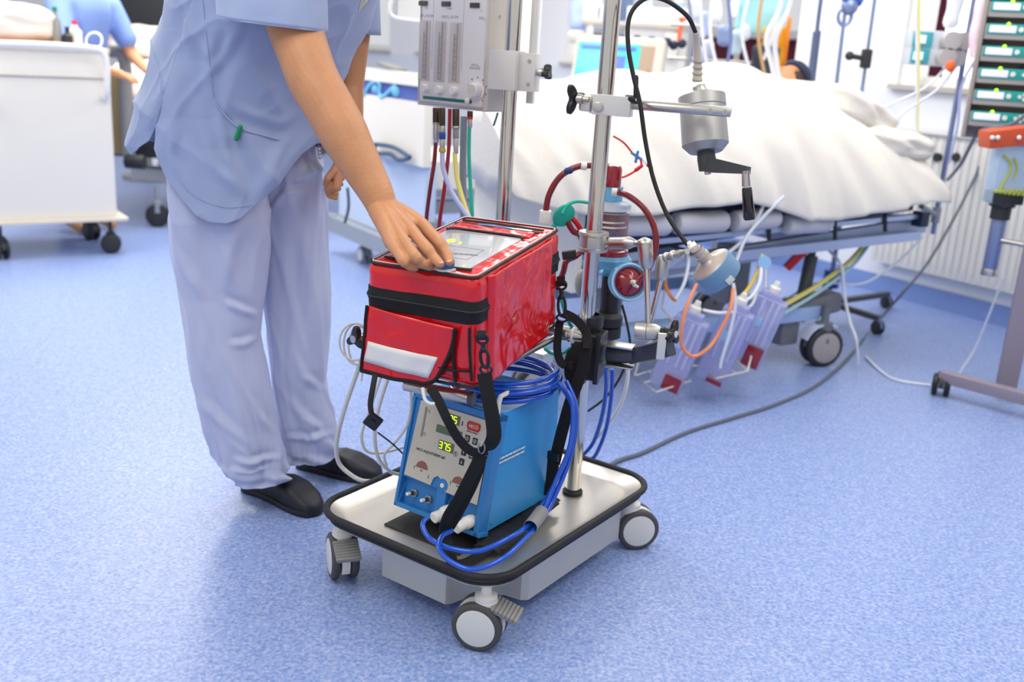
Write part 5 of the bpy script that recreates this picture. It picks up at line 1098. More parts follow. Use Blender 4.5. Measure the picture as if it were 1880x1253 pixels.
# trunk, neck, head, legs (mostly under the clothes)
pel = A(455, 290, 2.95); che = A(560, 20, 2.84); nk = (shR+shL)/2+V((.04, -.02, .10)); hd_ = nk+V((.09, -.07, .15))
chain(mb, [(pel, .085), (pel.lerp(che, .5), .11), (che, .13), (nk, .062), (nk+V((.03, -.02, .05)), .055), (hd_, .085)], 20)
mb.cap(shR, shL, .07, .07, 20); mb.cap(hd_, hd_+V((.03, -.02, -.06)), .08, .06)
fdir = V((.75, -.62, -.25)).normalized(); mb.cap(hd_+fdir*.085+V((0, 0, -.01)), hd_+fdir*.103+V((0, 0, -.03)), .010, .014)
sd_ = fdir.cross(V((0, 0, 1))).normalized()
for s_ in (-1, 1): mb.cap(hd_+sd_*.082*s_+V((0, 0, -.02)), hd_+sd_*.09*s_+V((0, 0, .015)), .010, .014)
hipN, hipF = A(425, 320, 2.86), A(535, 300, 3.05)
cN, cF = [V((*onz(452, 880, .03).xy, 0)), V((*onz(585, 948, 0).xy, 0))], [V((*onz(548, 838, .03).xy, 0)), V((*onz(700, 872, .02).xy, 0))]
for (a_, b_), hp_, mids in ((cN, hipN, [A(405, 480, 2.86), A(415, 620, 2.85), A(440, 750, 2.84)]), (cF, hipF, [A(540, 450, 3.04), A(548, 600, 3.03), A(558, 730, 3.01)])):
    d_ = (b_-a_).normalized(); an_ = a_+d_*.07+V((0, 0, .09)); chain(mb, [(pel, .07), (hp_, .065), (mids[0], .055), (mids[1], .045), (mids[2], .038), (an_, .030), (a_+d_*.12+V((0, 0, .045)), .026), (a_+d_*.2+V((0, 0, .035)), .02)])
T0_ = time.perf_counter(); me = remeshed(mb, .0024, 5); print("remesh", time.perf_counter()-T0_, len(me.polygons)); me.transform(WM[per.name].inverted())
obj('body', me, 'skin', per)
def nail(tipp, dipp, up, r):
    d = (tipp-dipp).normalized(); up = (V(up)-d*V(up).dot(d)).normalized(); c = tipp+up*r*.72+d*r*.25; m_ = MB(); m_.sph((0, 0, 0), 1, n=14)
    X = orient(c, d, up) @ Matrix.Diagonal((r*.85, r*.70, r*.28, 1)); bmesh.ops.transform(m_.bm, matrix=X, verts=m_.bm.verts); obj('fingernail', m_, 'nail', per, world=True)
nail(tip[0], dip[0], (.05, -1, .35), .0085); nail(tip[1], dip[1], (.5, -.9, .5), .0082)
mb = MB(); mb.sph(hd_-fdir*.02+V((0, 0, .035)), .092, (1, 1, .92)); obj('hair', mb, 'hair', per, world=True)
# eyes and mouth of the lowered face
mb = MB()
for s_ in (-1, 1): mb.sph(hd_+fdir*.078+sd_*.032*s_+V((0, 0, .012)), .011)
obj('eyes', mb, 'white', per, world=True)
mb = MB(); mb.cap(hd_+fdir*.082+sd_*.02-V((0, 0, .055)), hd_+fdir*.082-sd_*.02-V((0, 0, .055)), .005, .005); obj('mouth', mb, mat('lip', '#b0665c', .5), per, world=True)

def wr_(p, amp, sx, sy, ph=0):
    return amp*(noise.noise(V((p.x*sx+ph, p.y*sx, p.z*sy)))+.45*noise.noise(V((p.x*sx*2.3+ph, p.y*sx*2.3, p.z*sy*2+7))))
def foldmap(p, folds, fb=1.0):
    q = proj(p); t = 0
    for L, amp, w_ in folds:
        best = 1e9; sg = 1; tt = 0
        for si, ((x0, y0), (x1, y1)) in enumerate(zip(L, L[1:])):
            dx, dy = x1-x0, y1-y0; l2 = dx*dx+dy*dy; k = max(0, min(1, ((q[0]-x0)*dx+(q[1]-y0)*dy)/l2)); ex_, ey_ = q[0]-(x0+k*dx), q[1]-(y0+k*dy); d = math.hypot(ex_, ey_)
            if d < best: best = d; tt = (si+k)/(len(L)-1); sg = 1 if ex_*dy-ey_*dx > 0 else -1
        if best < w_*3: r_ = sg*best/w_; t += amp*min(1, tt*3.2+.05, (1-tt)*3.2+.05)*(math.exp(-r_*r_*2)-.55*math.exp(-(r_-1.2)**2*1.4))
    return t*fb
TF = [([(522, 248), (494, 305), (464, 372)], .013, 16), ([(396, 196), (420, 285), (456, 366)], .010, 14), ([(372, 215), (396, 300), (440, 362)], .008, 13), ([(334, 228), (322, 285), (336, 335)], .007, 10),
      ([(575, 235), (530, 285), (474, 368)], .010, 16), ([(404, 40), (386, 120), (394, 188)], .010, 16), ([(452, 40), (412, 105), (384, 138)], .008, 12), ([(310, 50), (330, 140), (336, 216)], .010, 21),
      ([(345, 20), (352, 100), (372, 180)], .008, 17), ([(470, 120), (500, 185), (520, 222)], .008, 18), ([(540, 205), (512, 226), (470, 214), (420, 190)], .010, 14), ([(300, 150), (285, 205), (272, 262)], .007, 18), ([(405, 250), (425, 320), (450, 372)], .006, 10)]
LF = [([(408, 552), (436, 566), (470, 580)], .011, 9), ([(418, 632), (445, 632), (472, 618)], .009, 9), ([(318, 440), (345, 500), (376, 548)], .008, 12), ([(366, 730), (400, 770), (462, 822)], .009, 12),
      ([(428, 842), (460, 850), (520, 838)], .010, 8), ([(420, 862), (460, 868), (505, 858)], .006, 6), ([(440, 700), (470, 760), (505, 800)], .008, 11), ([(370, 590), (378, 660), (398, 720)], .006, 12), ([(440, 400), (420, 470), (415, 540)], .008, 16),
      ([(532, 726), (560, 770), (600, 795)], .009, 10), ([(525, 800), (565, 808), (612, 795)], .009, 8), ([(488, 398), (524, 352), (566, 350)], .012, 9), ([(600, 300), (560, 325), (520, 340)], .010, 9), ([(520, 420), (530, 540), (545, 640)], .006, 14), ([(575, 400), (570, 520), (572, 640)], .006, 14), ([(540, 640), (555, 690), (596, 720)], .008, 10)]
def loftrows(rows, n, fn, Yc):
    """rows of (py, pxL, pxR, depth_radius); returns f(u around, v down)"""
    def row(v):
        i = v*(len(rows)-1); k = min(int(i), len(rows)-2); t_ = i-k; t_ = t_
        return [lerp(a, b, t_) for a, b in zip(rows[k], rows[k+1])]
    def f(u, v):
        py, l, r, dr, Y = row(v); a = 2*pi*u; c = A((l+r)/2, py, Y); e_ = A(r, py, Y)-c; ca, sa = math.cos(a), math.sin(a)
        pw_ = .85; x = math.copysign(abs(ca)**pw_, ca); y = math.copysign(abs(sa)**pw_, sa)
        p = c+e_*x+V((0, 1, 0))*(-dr*y); nrm = (e_.normalized()*x+V((0, -1, 0))*y*1.0)
        return fn(p, nrm.normalized() if nrm.length > 1e-6 else V((0, 0, 1)), u, v)
    return f
# trousers: two lofted legs meeting under the tunic
def legfn(ph, amp=.016):
    def g(p, n_, u, v):
        k = .35+.65*min(1, abs(v-.45)*1.6)
        d = wr_(p, amp*k*1.3, 9, 3.5, ph)+.010*max(0, 1-abs(noise.noise(V((u*5+ph, v*4+u*4, 2))))*5)*k
        d += .009*(math.sin(u*25+3*noise.noise(V((u*4+ph, v*2.2, 1)))*2+ph)**3)*k+.008*noise.noise(V((u*9+ph, v*3.3, 4)))
        d += .006*math.sin(v*46+3*math.sin(u*7+ph)+u*9)*max(0, (v-.80)/.2)+.006*math.sin((u*3+v*9)*6+ph)*max(0, 1-v*3.2)
        return p+n_*(d+(foldmap(p, LF) if n_.y < .15 else 0))
    return g
near = [(250, 345, 480, .10, 2.90), (310, 318, 484, .115, 2.88), (400, 315, 497, .125, 2.86), (470, 322, 492, .115, 2.86), (540, 333, 484, .105, 2.86), (620, 345, 474, .10, 2.85), (700, 362, 488, .098, 2.84), (780, 382, 505, .095, 2.83), (830, 400, 518, .09, 2.82), (862, 412, 524, .088, 2.81), (880, 428, 528, .08, 2.805)]
far = [(240, 460, 570, .10, 3.04), (300, 465, 592, .12, 3.04), (370, 475, 600, .12, 3.04), (450, 480, 606, .11, 3.04), (540, 482, 607, .105, 3.04), (620, 492, 603, .10, 3.03), (700, 503, 600, .095, 3.02), (770, 512, 612, .092, 3.0), (815, 520, 616, .088, 3.0), (838, 528, 612, .08, 2.99)]
mb = MB()
for rows, ph in ((near, 0), (far, 5)):
    f = loftrows(rows, 0, legfn(ph), 0); nu, nv = 150, 190
    mb.loft([[f(j/nu, i/nv) for j in range(nu)] for i in range(nv+1)], False, False)
tr = obj('trousers', mb, 'trous', per, world=True, ang=80, solid=.002)
mb = MB(); P = [A(374, 345, 2.735), A(392, 450, 2.74), A(400, 560, 2.745), A(412, 680, 2.745)]; 
# tunic
hemc = [(0.0, 262), (.05, 258), (.09, 275), (.125, 318), (.16, 358), (.19, 384), (.22, 392), (.25, 390), (.275, 378), (.30, 352), (.326, 312), (.331, 224), (.338, 222), (.35, 250), (.38, 268), (.41, 277), (.45, 258), (.50, 240), (.55, 262), (.70, 290), (.85, 290), (1.0, 262)]
tun = [(-110, 430, 690, .17, 2.84), (-70, 350, 705, .20, 2.84), (0, 314, 682, .215, 2.86), (60, 300, 655, .215, 2.88), (110, 288, 634, .21, 2.90), (160, 275, 614, .205, 2.91), (210, 260, 598, .20, 2.92), (262, 250, 588, .195, 2.92), (330, 282, 566, .19, 2.91), (400, 330, 520, .18, 2.90)]
def tunrow(py):
    for a, b in zip(tun, tun[1:]):
        if py <= b[0]: t_ = (py-a[0])/(b[0]-a[0]); return [lerp(x, y, t_) for x, y in zip(a, b)]
    return list(tun[-1])
def tunic(u, v):
    he = interp(hemc, u); py = lerp(-110, he, v); _, l, r, dr, Y = tunrow(py); a = 2*pi*u
    ca, sa = math.cos(a), math.sin(a); x = math.copysign(abs(ca)**.85, ca); y = math.copysign(abs(sa)**.85, sa)
    c = A((l+r)/2, py, Y); e_ = A(r, py, Y)-c; p = c+e_*x-V((0, dr*y, 0)); n_ = (e_.normalized()*x-V((0, y, 0))).normalized()
    fall = v*v
    # diagonal pulls from the far shoulder to the near hip plus soft vertical falls
    g = (u*6.2-v*2.1); rd = lambda q: (1-abs(noise.noise(q))*2.2)**3 if abs(noise.noise(q)) < .45 else 0
    d = wr_(p, .018, 5, 3)+.012*math.sin(g*3.2+2*noise.noise(p*3))*fall+.018*rd(V((p.x*5+p.z*3.2, p.y*4, p.z*1.6-p.x*1.5)))*(.3+.7*v)+.007*rd(V((p.x*9-p.z*4, p.y*8, p.z*5+3)))
    d += -.02*math.exp(-((u-.30-v*.08)/.035)**2)*max(0, math.sin(pi*min(1, v*1.25)))*.7
    return p+n_*(d*.8*(1-max(0, (v-.93)/.07)*.3)+(.012 if u < .327 else .0)+(foldmap(p, TF, .85) if n_.y < .15 else 0))
mb = MB(); nu, nv = 300, 180
rows_ = [[tunic(j/nu, i/nv) for j in range(nu)] for i in range(nv+1)]
mb.loft(rows_, True, False); tn = obj('tunic', mb, 'scrub', per, world=True, ang=80, solid=.0025)
# pocket on the tunic front with green pen, seams, hem stitch
def tsurf(px, py, off=.004):
    best = None
    for i in range(0, nv+1, 2):
        for j in range(0, nu//2+1, 2):
            q = proj(rows_[i][j]); d = (q[0]-px)**2+(q[1]-py)**2
            if best is None or d < best[0]: best = (d, rows_[i][j])
    p = best[1]; d = (V((0, 0, CH))-p).normalized(); t_ = (p-V((0, 0, CH))).length-off; r = ray(px, py); return V((0, 0, CH))+r.normalized()*t_
def seam(L, r=.0016, name='seam', m='scrub', k=3): mb = MB(); mb.tube([tsurf(x, y) for x, y in L], r, n=6, k=k); obj(name, mb, m, tn, world=True)
seam([(396, 190), (412, 210), (430, 228), (452, 240), (482, 248), (512, 256)], .0026, 'pocket_edge')
seam([(330, 332), (350, 355), (385, 374), (425, 381), (462, 376)], .0009, 'hem_stitch')
seam([(372, 0), (378, 60), (384, 110), (392, 180)], .0008)
a, b = tsurf(441, 234, .012), tsurf(434, 255, .012); mb = MB(); mb.cap(a, b, .0068, .0068); single('pen', mb, 'green', 'green pen tip sticking out of the tunic pocket', 'pen')
# breast pocket with pens and scissors at the chest edge
mb = MB()
for k, (dx, m_) in enumerate(((0, 'steel'), (5, 'dark'), (10, 'steel'), (15, 'white'))): mb.cyl(A(660+dx*.9, 22-dx*1.1, 2.60), A(668+dx, -14, 2.60), .004)
single('pens', mb, 'steel2', 'metal pens clipped in the breast pocket at the chest of the caregiver', 'pen')
# near sleeve
mb = MB(); s_c, s_e = A(500, -100, Yw+.22), A(499, 43, Yw+.16)
ring = []
for i in range(25):
    t_ = i/24; c = s_c.lerp(s_e, t_); ra_ = lerp(.135, .127, t_); rb = lerp(.12, .100, t_); r_ = []
    for j in range(60):
        a = 2*pi*j/60; n_ = V((math.cos(a), -math.sin(a), 0)); sg = lambda q: math.copysign(abs(q)**.75, q); p = c+V((sg(n_.x)*ra_, sg(n_.y)*rb, -.010*math.cos(a)*t_-.004*math.sin(a)*t_)); r_.append(p+n_*(wr_(p, .010, 8, 7, 3)))
    ring.append(r_)
mb.loft(ring, False, False); obj('sleeve', mb, 'scrub', per, world=True, ang=80, solid=.004)
mb = MB(); mb.tube([p for p in ring[-1][::3]], .0022, n=6, closed=True, k=3); mb.tube([p for p in ring[-4][::3]], .0012, n=6, closed=True, k=3); obj('sleeve_hem', mb, 'scrub', per, world=True)
# far sleeve edge
mb = MB(); ring = []
for i in range(10):
    t_ = i/9; c = A(645, -60, 2.98).lerp(A(650, 62, 2.98), t_); ring.append([c+V((math.cos(2*pi*j/36)*.075, math.sin(2*pi*j/36)*.08, 0)) for j in range(36)])
mb.loft(ring, False, False); obj('sleeve', mb, 'scrub', per, world=True, ang=80, solid=.004)
# wrist chain / keys hanging behind the forearm
mb = MB()
for k in range(9): mb.tube([A(583+k*.6, 232+k*7, 2.93)+V((.005*math.cos(j*pi/3), .002*math.sin(j), .005*math.sin(j*pi/3))) for j in range(6)], .0013, closed=True, k=2, n=5)
single('key_chain', mb, 'steel', 'thin metal chain hanging at the hip of the caregiver behind the forearm', 'chain')
# clogs
def clog(heel, toe, lab, side):
    h, t_ = V((heel[0], heel[1], 0)), V((toe[0], toe[1], 0)); d = (t_-h); L = d.length; d.normalize(); s_ = V((-d.y, d.x, 0))
    c_ = thing('clog', lab, 'shoe', h, group=None); rings = []
    prof = [(0, .020, .0, .045), (.02, .030, .0, .055), (.08, .037, 0, .060), (.25, .037, 0, .062), (.42, .041, .0, .080), (.55, .047, 0, .088), (.70, .052, 0, .080), (.85, .049, 0, .060), (.95, .036, 0, .042), (1.0, .012, .004, .026)]
    prof = [tuple(x) for x in prof]
    def pr(t):
        for a, b in zip(prof, prof[1:]):
            if t <= b[0]: k = (t-a[0])/(b[0]-a[0]); return [lerp(x, y, k) for x, y in zip(a, b)]
        return prof[-1]
    for i in range(41):
        t = i/40; _, w_, z0, z1 = pr(t); c = h+d*(L*t)+s_*(.010*math.sin(pi*t)*side); r_ = []
        for j in range(28):
            a = 2*pi*j/28; ca, sa = math.cos(a), math.sin(a); x = math.copysign(abs(ca)**.6, ca)*w_*1.04; z = (z0+z1)/2+math.copysign(abs(sa)**.7, sa)*(z1-z0)/2
            r_.append(c+s_*x+V((0, 0, max(z, 0.001))))
        rings.append(r_)
    mb = MB(); mb.loft(rings); obj('upper', mb, 'clog', c_, world=True, ang=60)
    mb = MB(); so = []
    for (z, k) in ((0, .98), (.004, 1.05), (.016, 1.06), (.020, 1.03)):
        r_ = []
        m_ = 60
        for j in range(m_):
            a = 2*pi*j/m_; t = .5-.5*math.cos(a); _, w_, _, _ = pr(min(1, max(0, t))); w_ = max(w_, .012)*math.copysign(1, math.sin(a)) if abs(math.sin(a)) > .01 else 0
            r_.append(h+d*(L*.5+(t-.5)*L*1.01)+s_*(w_*k*1.03*min(1, abs(math.sin(a))*3)+.010*math.sin(pi*t)*side)+V((0, 0, z)))
        so.append(r_)
    mb.loft(so); obj('sole', mb, 'clog', c_, world=True)
    mb = MB()
    for k in range(4):
        t = .50+.09*k; _, w_, _, z1 = pr(t); c = h+d*(L*t)+s_*(.010*math.sin(pi*t)*side)
        for q in (-1, 1): o = c+s_*q*w_*1.02+V((0, 0, z1*.48)); mb.cyl(o-s_*q*.002, o+s_*q*.0008, .0035, n=12)
    obj('vent_holes', mb, mat('hole_dark', '#08080a', .9), c_, world=True)
    return c_
clog(onz(452, 880, .03).xy, onz(585, 948, 0).xy, 'dark navy foam clog on the right foot of the caregiver, nearest the camera', 1)
clog(onz(548, 838, .03).xy, onz(700, 872, .02).xy, 'dark navy foam clog on the left foot of the caregiver, behind the white cables', -1)
# ------------------------------------------------------------------ cables near the trolley
def cable(name, L, r, m, lab, cat='cable', fl=False, group=None, k=8):
    mb = MB(); mb.tube([(V(onz(p[0], p[1], r)) if fl or len(p) == 2 else at(*p)) for p in L], r, n=10, k=k); return single(name, mb, m, lab, cat, group)
def setc(o): return o
cable('white_cable', [(672, 640, 2.45), (650, 700, 2.5), (630, 760, 2.55), (618, 815, 2.6), (622, 850, 2.62), (645, 873, 2.62), (670, 884, 2.62), (700, 880, 2.66), (735, 868, 2.72)], .0062, 'wcable', 'white cable bowing furthest left below the red bag and lying on the tray edge')
cable('white_cable', [(700, 690, 2.35), (676, 760, 2.38), (664, 800, 2.42), (672, 828, 2.45), (700, 832, 2.5), (740, 822, 2.55)], .004, 'wcable', 'thin white cable hanging in a short loop left of the heater')
cable('white_cable', [(712, 695, 2.33), (695, 750, 2.36), (688, 800, 2.4), (695, 842, 2.45), (716, 866, 2.5), (735, 872, 2.55)], .005, 'wcable', 'white cable hanging straight behind the diamond plug')
cable('white_cable', [(752, 700, 2.35), (755, 740, 2.36), (748, 780, 2.4), (728, 810, 2.45), (706, 835, 2.5), (710, 856, 2.52)], .0035, 'wcable', 'thin white cable next to the left edge of the heater')
cable('thin_cable', [(694, 795, 2.4), (720, 815, 2.45), (742, 836, 2.5)], .0022, 'dark', 'thin dark wire slanting to the left edge of the heater')
for k, (cx, cy, rx, ry, lab) in enumerate(((652, 628, 29, 34, 'outer'), (655, 632, 24, 38, 'middle'), (660, 636, 20, 36, 'inner'))):
    mb = MB(); mb.tube([at(cx+rx*math.cos(a*pi/6+.2), cy+ry*math.sin(a*pi/6+.2), 2.45+.01*k) for a in range(12)], .0028, closed=True, k=5, n=8); single('cable_loop', mb, 'wcable', '%s pale loop of thin cable coiled around the knob left of the bag' % lab, 'cable')
cable('white_cable', [(664, 660, 2.45), (665, 685, 2.45), (663, 700, 2.45)], .0025, 'wcable', 'short pale cable end hanging beneath the coiled loops')
mb = MB(); mb.tube([V((-.02, 2.62, .009)), V((.10, 2.80, .008)), onz(1118, 856, .008), onz(1180, 832, .006), onz(1260, 795, .006), onz(1340, 770, .006), onz(1420, 745, .006), onz(1500, 708, .006), onz(1560, 655, .006), onz(1612, 590, .006), at(1660, 535, 5.7), at(1705, 480, 5.8), at(1760, 385, 5.9), at(1806, 292, 6.0)], .0085, n=10)
single('power_cable', mb, mat('grey_cable', '#5c6272', .45), 'long grey power cable running from the wall down across the floor to the trolley', 'cable')
for L, lab, m_, r in (([(1112, 678, 2.75), (1112, 720, 2.78), (1104, 770, 2.8), (1088, 815, 2.85), (1068, 838, 2.9)], 'blue hose behind the main pole, running down from the pump holder', 'hose', .0065), ([(1124, 678, 2.80), (1122, 730, 2.82), (1112, 790, 2.86), (1094, 835, 2.92), (1078, 848, 2.95)], 'second blue hose behind the main pole, on the right of the other', 'hose', .0065),
                ([(1154, 668, 2.85), (1150, 710, 2.86), (1136, 750, 2.9), (1112, 785, 2.95), (1088, 812, 3.0)], 'white tube curving down behind the main pole', 'wtube', .006), ([(1142, 560, 2.9), (1152, 600, 2.9), (1156, 640, 2.9), (1140, 690, 2.92), (1112, 730, 2.95), (1080, 755, 3.0)], 'thin black lead hanging from the pump motor behind the main pole', 'rubber', .004)):
    mb = MB(); mb.tube([at(*p) for p in L], r, n=10); single('hose' if 'hose' in lab else 'tube' if 'tube' in lab else 'lead', mb, m_, lab, 'hose' if 'hose' in lab else 'tube' if 'tube' in lab else 'cable')
mb = MB(); mb.tube([at(1500, 440, 4.9), at(1524, 462, 4.85), at(1545, 490, 4.8), at(1550, 540, 4.8), at(1560, 590, 4.75), at(1572, 625, 4.7), at(1575, 668, 4.72)], .008, n=8); single('clear_tube', mb, 'ctube', 'clear tube curving down in front of the head end caster of the bed', 'tube')
mb = MB(); mb.tube([onz(1590, 655, .01), onz(1615, 680, .006), onz(1645, 698, .006), onz(1708, 708, .006)], .007, n=8); single('clear_tube', mb, 'ctube', 'clear tube lying on the floor to the black caster of the pump stand', 'tube')
mb = MB(); mb.tube([at(1598, 435, 5.0), at(1560, 480, 4.9), at(1500, 525, 4.75), at(1440, 560, 4.6), at(1392, 585, 4.5)], .012, n=8); single('clear_tube', mb, 'yellowt', 'pale yellow tube slanting under the bed from the head end', 'tube')
mb = MB(); mb.tube([at(1602, 440, 5.0), at(1565, 488, 4.88), at(1505, 535, 4.73), at(1445, 572, 4.58), at(1395, 598, 4.48)], .009, n=8); single('clear_tube', mb, mat('pale_teal_tube', '#a9cfd6', .3), 'pale blue tube slanting under the bed beside the yellow tube', 'tube')
mb = MB(); mb.tube([at(1694, 435, 5.2), at(1655, 475, 5.1), at(1615, 505, 5.0), at(1575, 522, 4.9), at(1500, 520, 4.9), at(1450, 545, 4.8)], .006, n=8); single('clear_tube', mb, 'ctube', 'thin clear tube hanging in a flat arc under the head end of the bed', 'tube')
mb = MB(); mb.tube([at(1842, 510, 4.6), at(1815, 580, 4.65), at(1790, 640, 4.7), at(1765, 680, 4.7), at(1758, 700, 4.7)], .005, n=8); single('clear_tube', mb, 'ctube', 'thin clear tube hanging from the green water box stand to the floor', 'tube')

# ------------------------------------------------------------------ footboard of the next bed, behind the caregiver
FP0 = V((-1.07, 6.47, 0)); fd = V((.549, -.836, 0)).normalized(); fn_ = V((-fd.y, fd.x, 0))
if fn_.y > 0: fn_ = -fn_
def onf(px, py, off=0): return onplane(px, py, FP0+fn_*off, fn_)
def fps(s, z, o=0): return V((FP0.x, FP0.y, 0))+fd*s+fn_*o+V((0, 0, z))
nb = thing('hospital_bed', 'second hospital bed, its white footboard with a blue patterned band seen between caregiver and blender', 'bed', fps(.4, 0, -.9))
def fbox(mb, s0, s1, z0, z1, o0, o1): mb.poly([fps(s0, z0, o0), fps(s1, z0, o0), fps(s1, z0, o1), fps(s0, z0, o1)], z1-z0); return mb
zt1 = onf(720, 130).z; zb1, zb0 = onf(720, 153).z, onf(720, 180).z; zp = onf(720, 292).z; zbm = onf(700, 446).z
s0_, s1_ = -.35, .95
fbox(MB(), 0, 0, 0, 0, 0, 0)
mb = MB(); fbox(mb, s0_, s1_, zt1-.07, zt1, -.06, .02); obj('top_ledge', mb, 'cream', nb, world=True)
mb = MB(); fbox(mb, s0_+.01, s1_-.01, zb0, zt1-.07, -.04, .0); bd2 = obj('pattern_band', mb, mat('band_blue', '#4c5fa6', .5), nb, world=True)
mb = MB()
mb.tube([onf(668, 176, .008), onf(678, 158, .008), onf(690, 150, .008), onf(698, 155, .008), onf(697, 172, .008), onf(703, 178, .008), onf(718, 165, .008), onf(728, 155, .008)], .012, n=8); mb.sph(onf(690, 164, .008), .025, (1, .4, 1)); mb.sph(onf(728, 168, .008), .03, (1, .4, 1)); obj('pattern', mb, mat('band_cyan', '#7cc6e6', .5), bd2, world=True)
mb = MB(); fbox(mb, s0_+.01, s1_-.01, zp, zb0, -.04, .01); obj('panel', mb, 'cream', nb, world=True)
mb = MB(); fbox(mb, s0_+.03, s1_-.03, zbm+.06, zp, -.09, -.02); obj('lower_panel', mb, mat('pale_blue_panel', '#b9c9e2', .45), nb, world=True)
mb = MB(); mb.tube([onf(x, y, .05) for x, y in ((688, 268), (690, 281), (716, 283), (732, 294), (752, 290), (746, 284), (722, 270), (690, 265))], .013, closed=True, n=8, k=3); obj('handle', mb, mat('slate_blue', '#34516f', .4), nb, world=True)
mb = MB(); fbox(mb, s0_-.02, s1_+.02, zbm-.045, zbm+.055, -.10, .06); mb.cyl(fps(s0_, zbm-.05, .03), fps(s0_, zbm+.06, .03), .05); obj('bumper', mb, 'greyen', nb, world=True)
mb = MB(); fbox(mb, s0_+.02, s1_, zbm+.05, zbm+.22, -.14, -.03); obj('end_housing', mb, 'greyen', nb, world=True)
mb = MB()
for w_ in (.0, .78): mb.poly([fps(w_, .45, -.1), fps(w_+.05, .45, -.1), fps(w_+.05, .45, -2.1), fps(w_, .45, -2.1)], .08)
mb.poly([fps(0, .55, -.1), fps(.85, .55, -.1), fps(.85, .55, -2.1), fps(0, .55, -2.1)], .05); obj('frame', mb, 'greyen', nb, world=True)
mb = MB(); mb.poly([fps(0, .60, -.1), fps(.85, .60, -.1), fps(.85, .60, -2.05), fps(0, .60, -2.05)], .16); obj('mattress', mb, 'sheet', nb, world=True)
mb = MB()
for s_, o_ in ((.02, -.06), (.80, -.06), (.02, -1.9), (.80, -1.9)): mb.cyl(fps(s_, .12, o_), fps(s_, .46, o_), .03)
obj('leg', mb, 'greyen', nb, world=True)
for s_, o_ in ((.02, -.06), (.80, -.06), (.02, -1.9), (.80, -1.9)):
    p = fps(s_, 0, o_)-nb.location; caster(nb, p.x, p.y, 30, .14, R=.055, brake=0, hubm='hub', bodym='greyen', tyrem='greyen')
mb = MB(); c = fps(.38, zt1+.02, -.05); mb.box(c, (.16, .10, .02), bev=.008, rot=(0, .2, -.6)); single('remote', mb, 'gplast', 'small grey remote lying on the footboard ledge of the second bed', 'remote')
cable('floor_lead', [(638, 345, 5.6), (640, 380, 5.6), (633, 410, 5.6)], .008, 'dark', 'black lead hanging left of the second bed footboard')

# ------------------------------------------------------------------ cream utility cart at the left
K0 = onz(-5, 478, 0); K1 = onz(207, 466, 0); kd = (K1-K0).normalized(); kn_ = V((kd.y, -kd.x, 0)); KW = (K1-K0).length+.04; KD = .55
KX = Matrix(((kd.x, -kn_.x, 0, K0.x), (kd.y, -kn_.y, 0, K0.y), (0, 0, 1, 0), (0, 0, 0, 1)))
cart = thing('utility_cart', 'cream enamelled closed utility cart on dark casters at the left edge', 'cart', mx=KX)
ktop = at(110, 92, 6.05).z; kbot = at(110, 405, 6.05).z
mb = MB(); mb.box((KW/2-.02, KD/2, (ktop+kbot)/2), (KW+.04, KD, ktop-kbot), bev=.012); obj('body', mb, 'cream', cart)
mb = MB(); mb.box((KW/2-.02, KD/2, kbot-.012), (KW+.16, KD+.08, .024), bev=.008); obj('base_frame', mb, mat('cart_beige', '#d9d0bd', .45), cart)
mb = MB(); mb.box((KW/2-.02, KD/2, ktop+.005), (KW+.05, KD+.02, .03), bev=.01); obj('top_frame', mb, mat('cart_beige', '#d9d0bd', .45), cart)
mb = MB(); zl = ktop-.16; mb.box((KW/2-.02, -.004, zl), (KW+.02, .008, .006)); obj('joint_line', mb, 'gplast', cart)
mb = MB(); mb.tube([V((.02, -.01, zl-.10)), V((.02, -.08, zl-.06)), V((.03, -.10, ktop+.0)), V((.12, -.10, ktop+.02)), V((KW-.16, -.10, ktop+.02)), V((KW-.05, -.10, ktop-.02)), V((KW-.04, -.08, zl-.06)), V((KW-.04, -.01, zl-.12))], .019, n=12); obj('push_handle', mb, mat('handle_white', '#ece9e4', .35), cart)
for x, y, a in ((.03, .03, 10), (KW-.04, .03, 75), (.03, KD-.06, 40), (KW-.06, KD-.05, 20)): caster(cart, x, y, a, kbot, R=.062, brake=0, hubm='dark', bodym='dark', tyrem='dark')
# things on the cart
def KP(x, y, z): return KX @ V((x, y, z))
pillow('pillow', KP(.16, .28, ktop+.13), (.62, .42, .26), .7, 'sheet', 'bundle of white linen on the left end of the cream cart')
mb = MB(); mb.box(KP(.20, .12, ktop+.03), (.5, .14, .03), bev=.005, rot=(0, 0, .7)); single('tray', mb, mat('orange_tray', '#c8875a', .5), 'flat orange brown tray on the cream cart under the linen', 'tray')
for (x, y, h, r, m_, lab) in ((.44, .15, .20, .035, 'gplast', 'grey bottle with teal cap on the cream cart'), (.56, .20, .13, .04, 'white', 'white bottle with a pink cap on the cream cart'), (.50, .12, .09, .03, 'dark', 'small dark pot between the bottles on the cream cart')):
    c = KP(x, y, ktop+.02); t = thing('bottle', lab, 'bottle', c); mb = MB(); mb.lathe([(0, 0), (r, 0), (r, h*.7), (r*.5, h*.85), (r*.4, h), (0, h)], (0, 0, 0)); obj('vessel', mb, m_, t)
    mb = MB(); mb.cyl((0, 0, h), (0, 0, h+.025), r*.45); obj('cap', mb, {'gplast': 'green', 'white': mat('pink_cap', '#e0406a', .4), 'dark': 'dark'}[m_], t)
mb = MB(); c = KP(.66, .16, ktop+.03); mb.tube([c+V((.05*math.cos(k*pi/5), .02*math.sin(k*pi/5), .03+.05*math.sin(k*pi/5))) for k in range(10)], .006, closed=True, k=3); single('tube_coil', mb, 'ctube', 'coil of clear tube on the right end of the cream cart', 'tube')

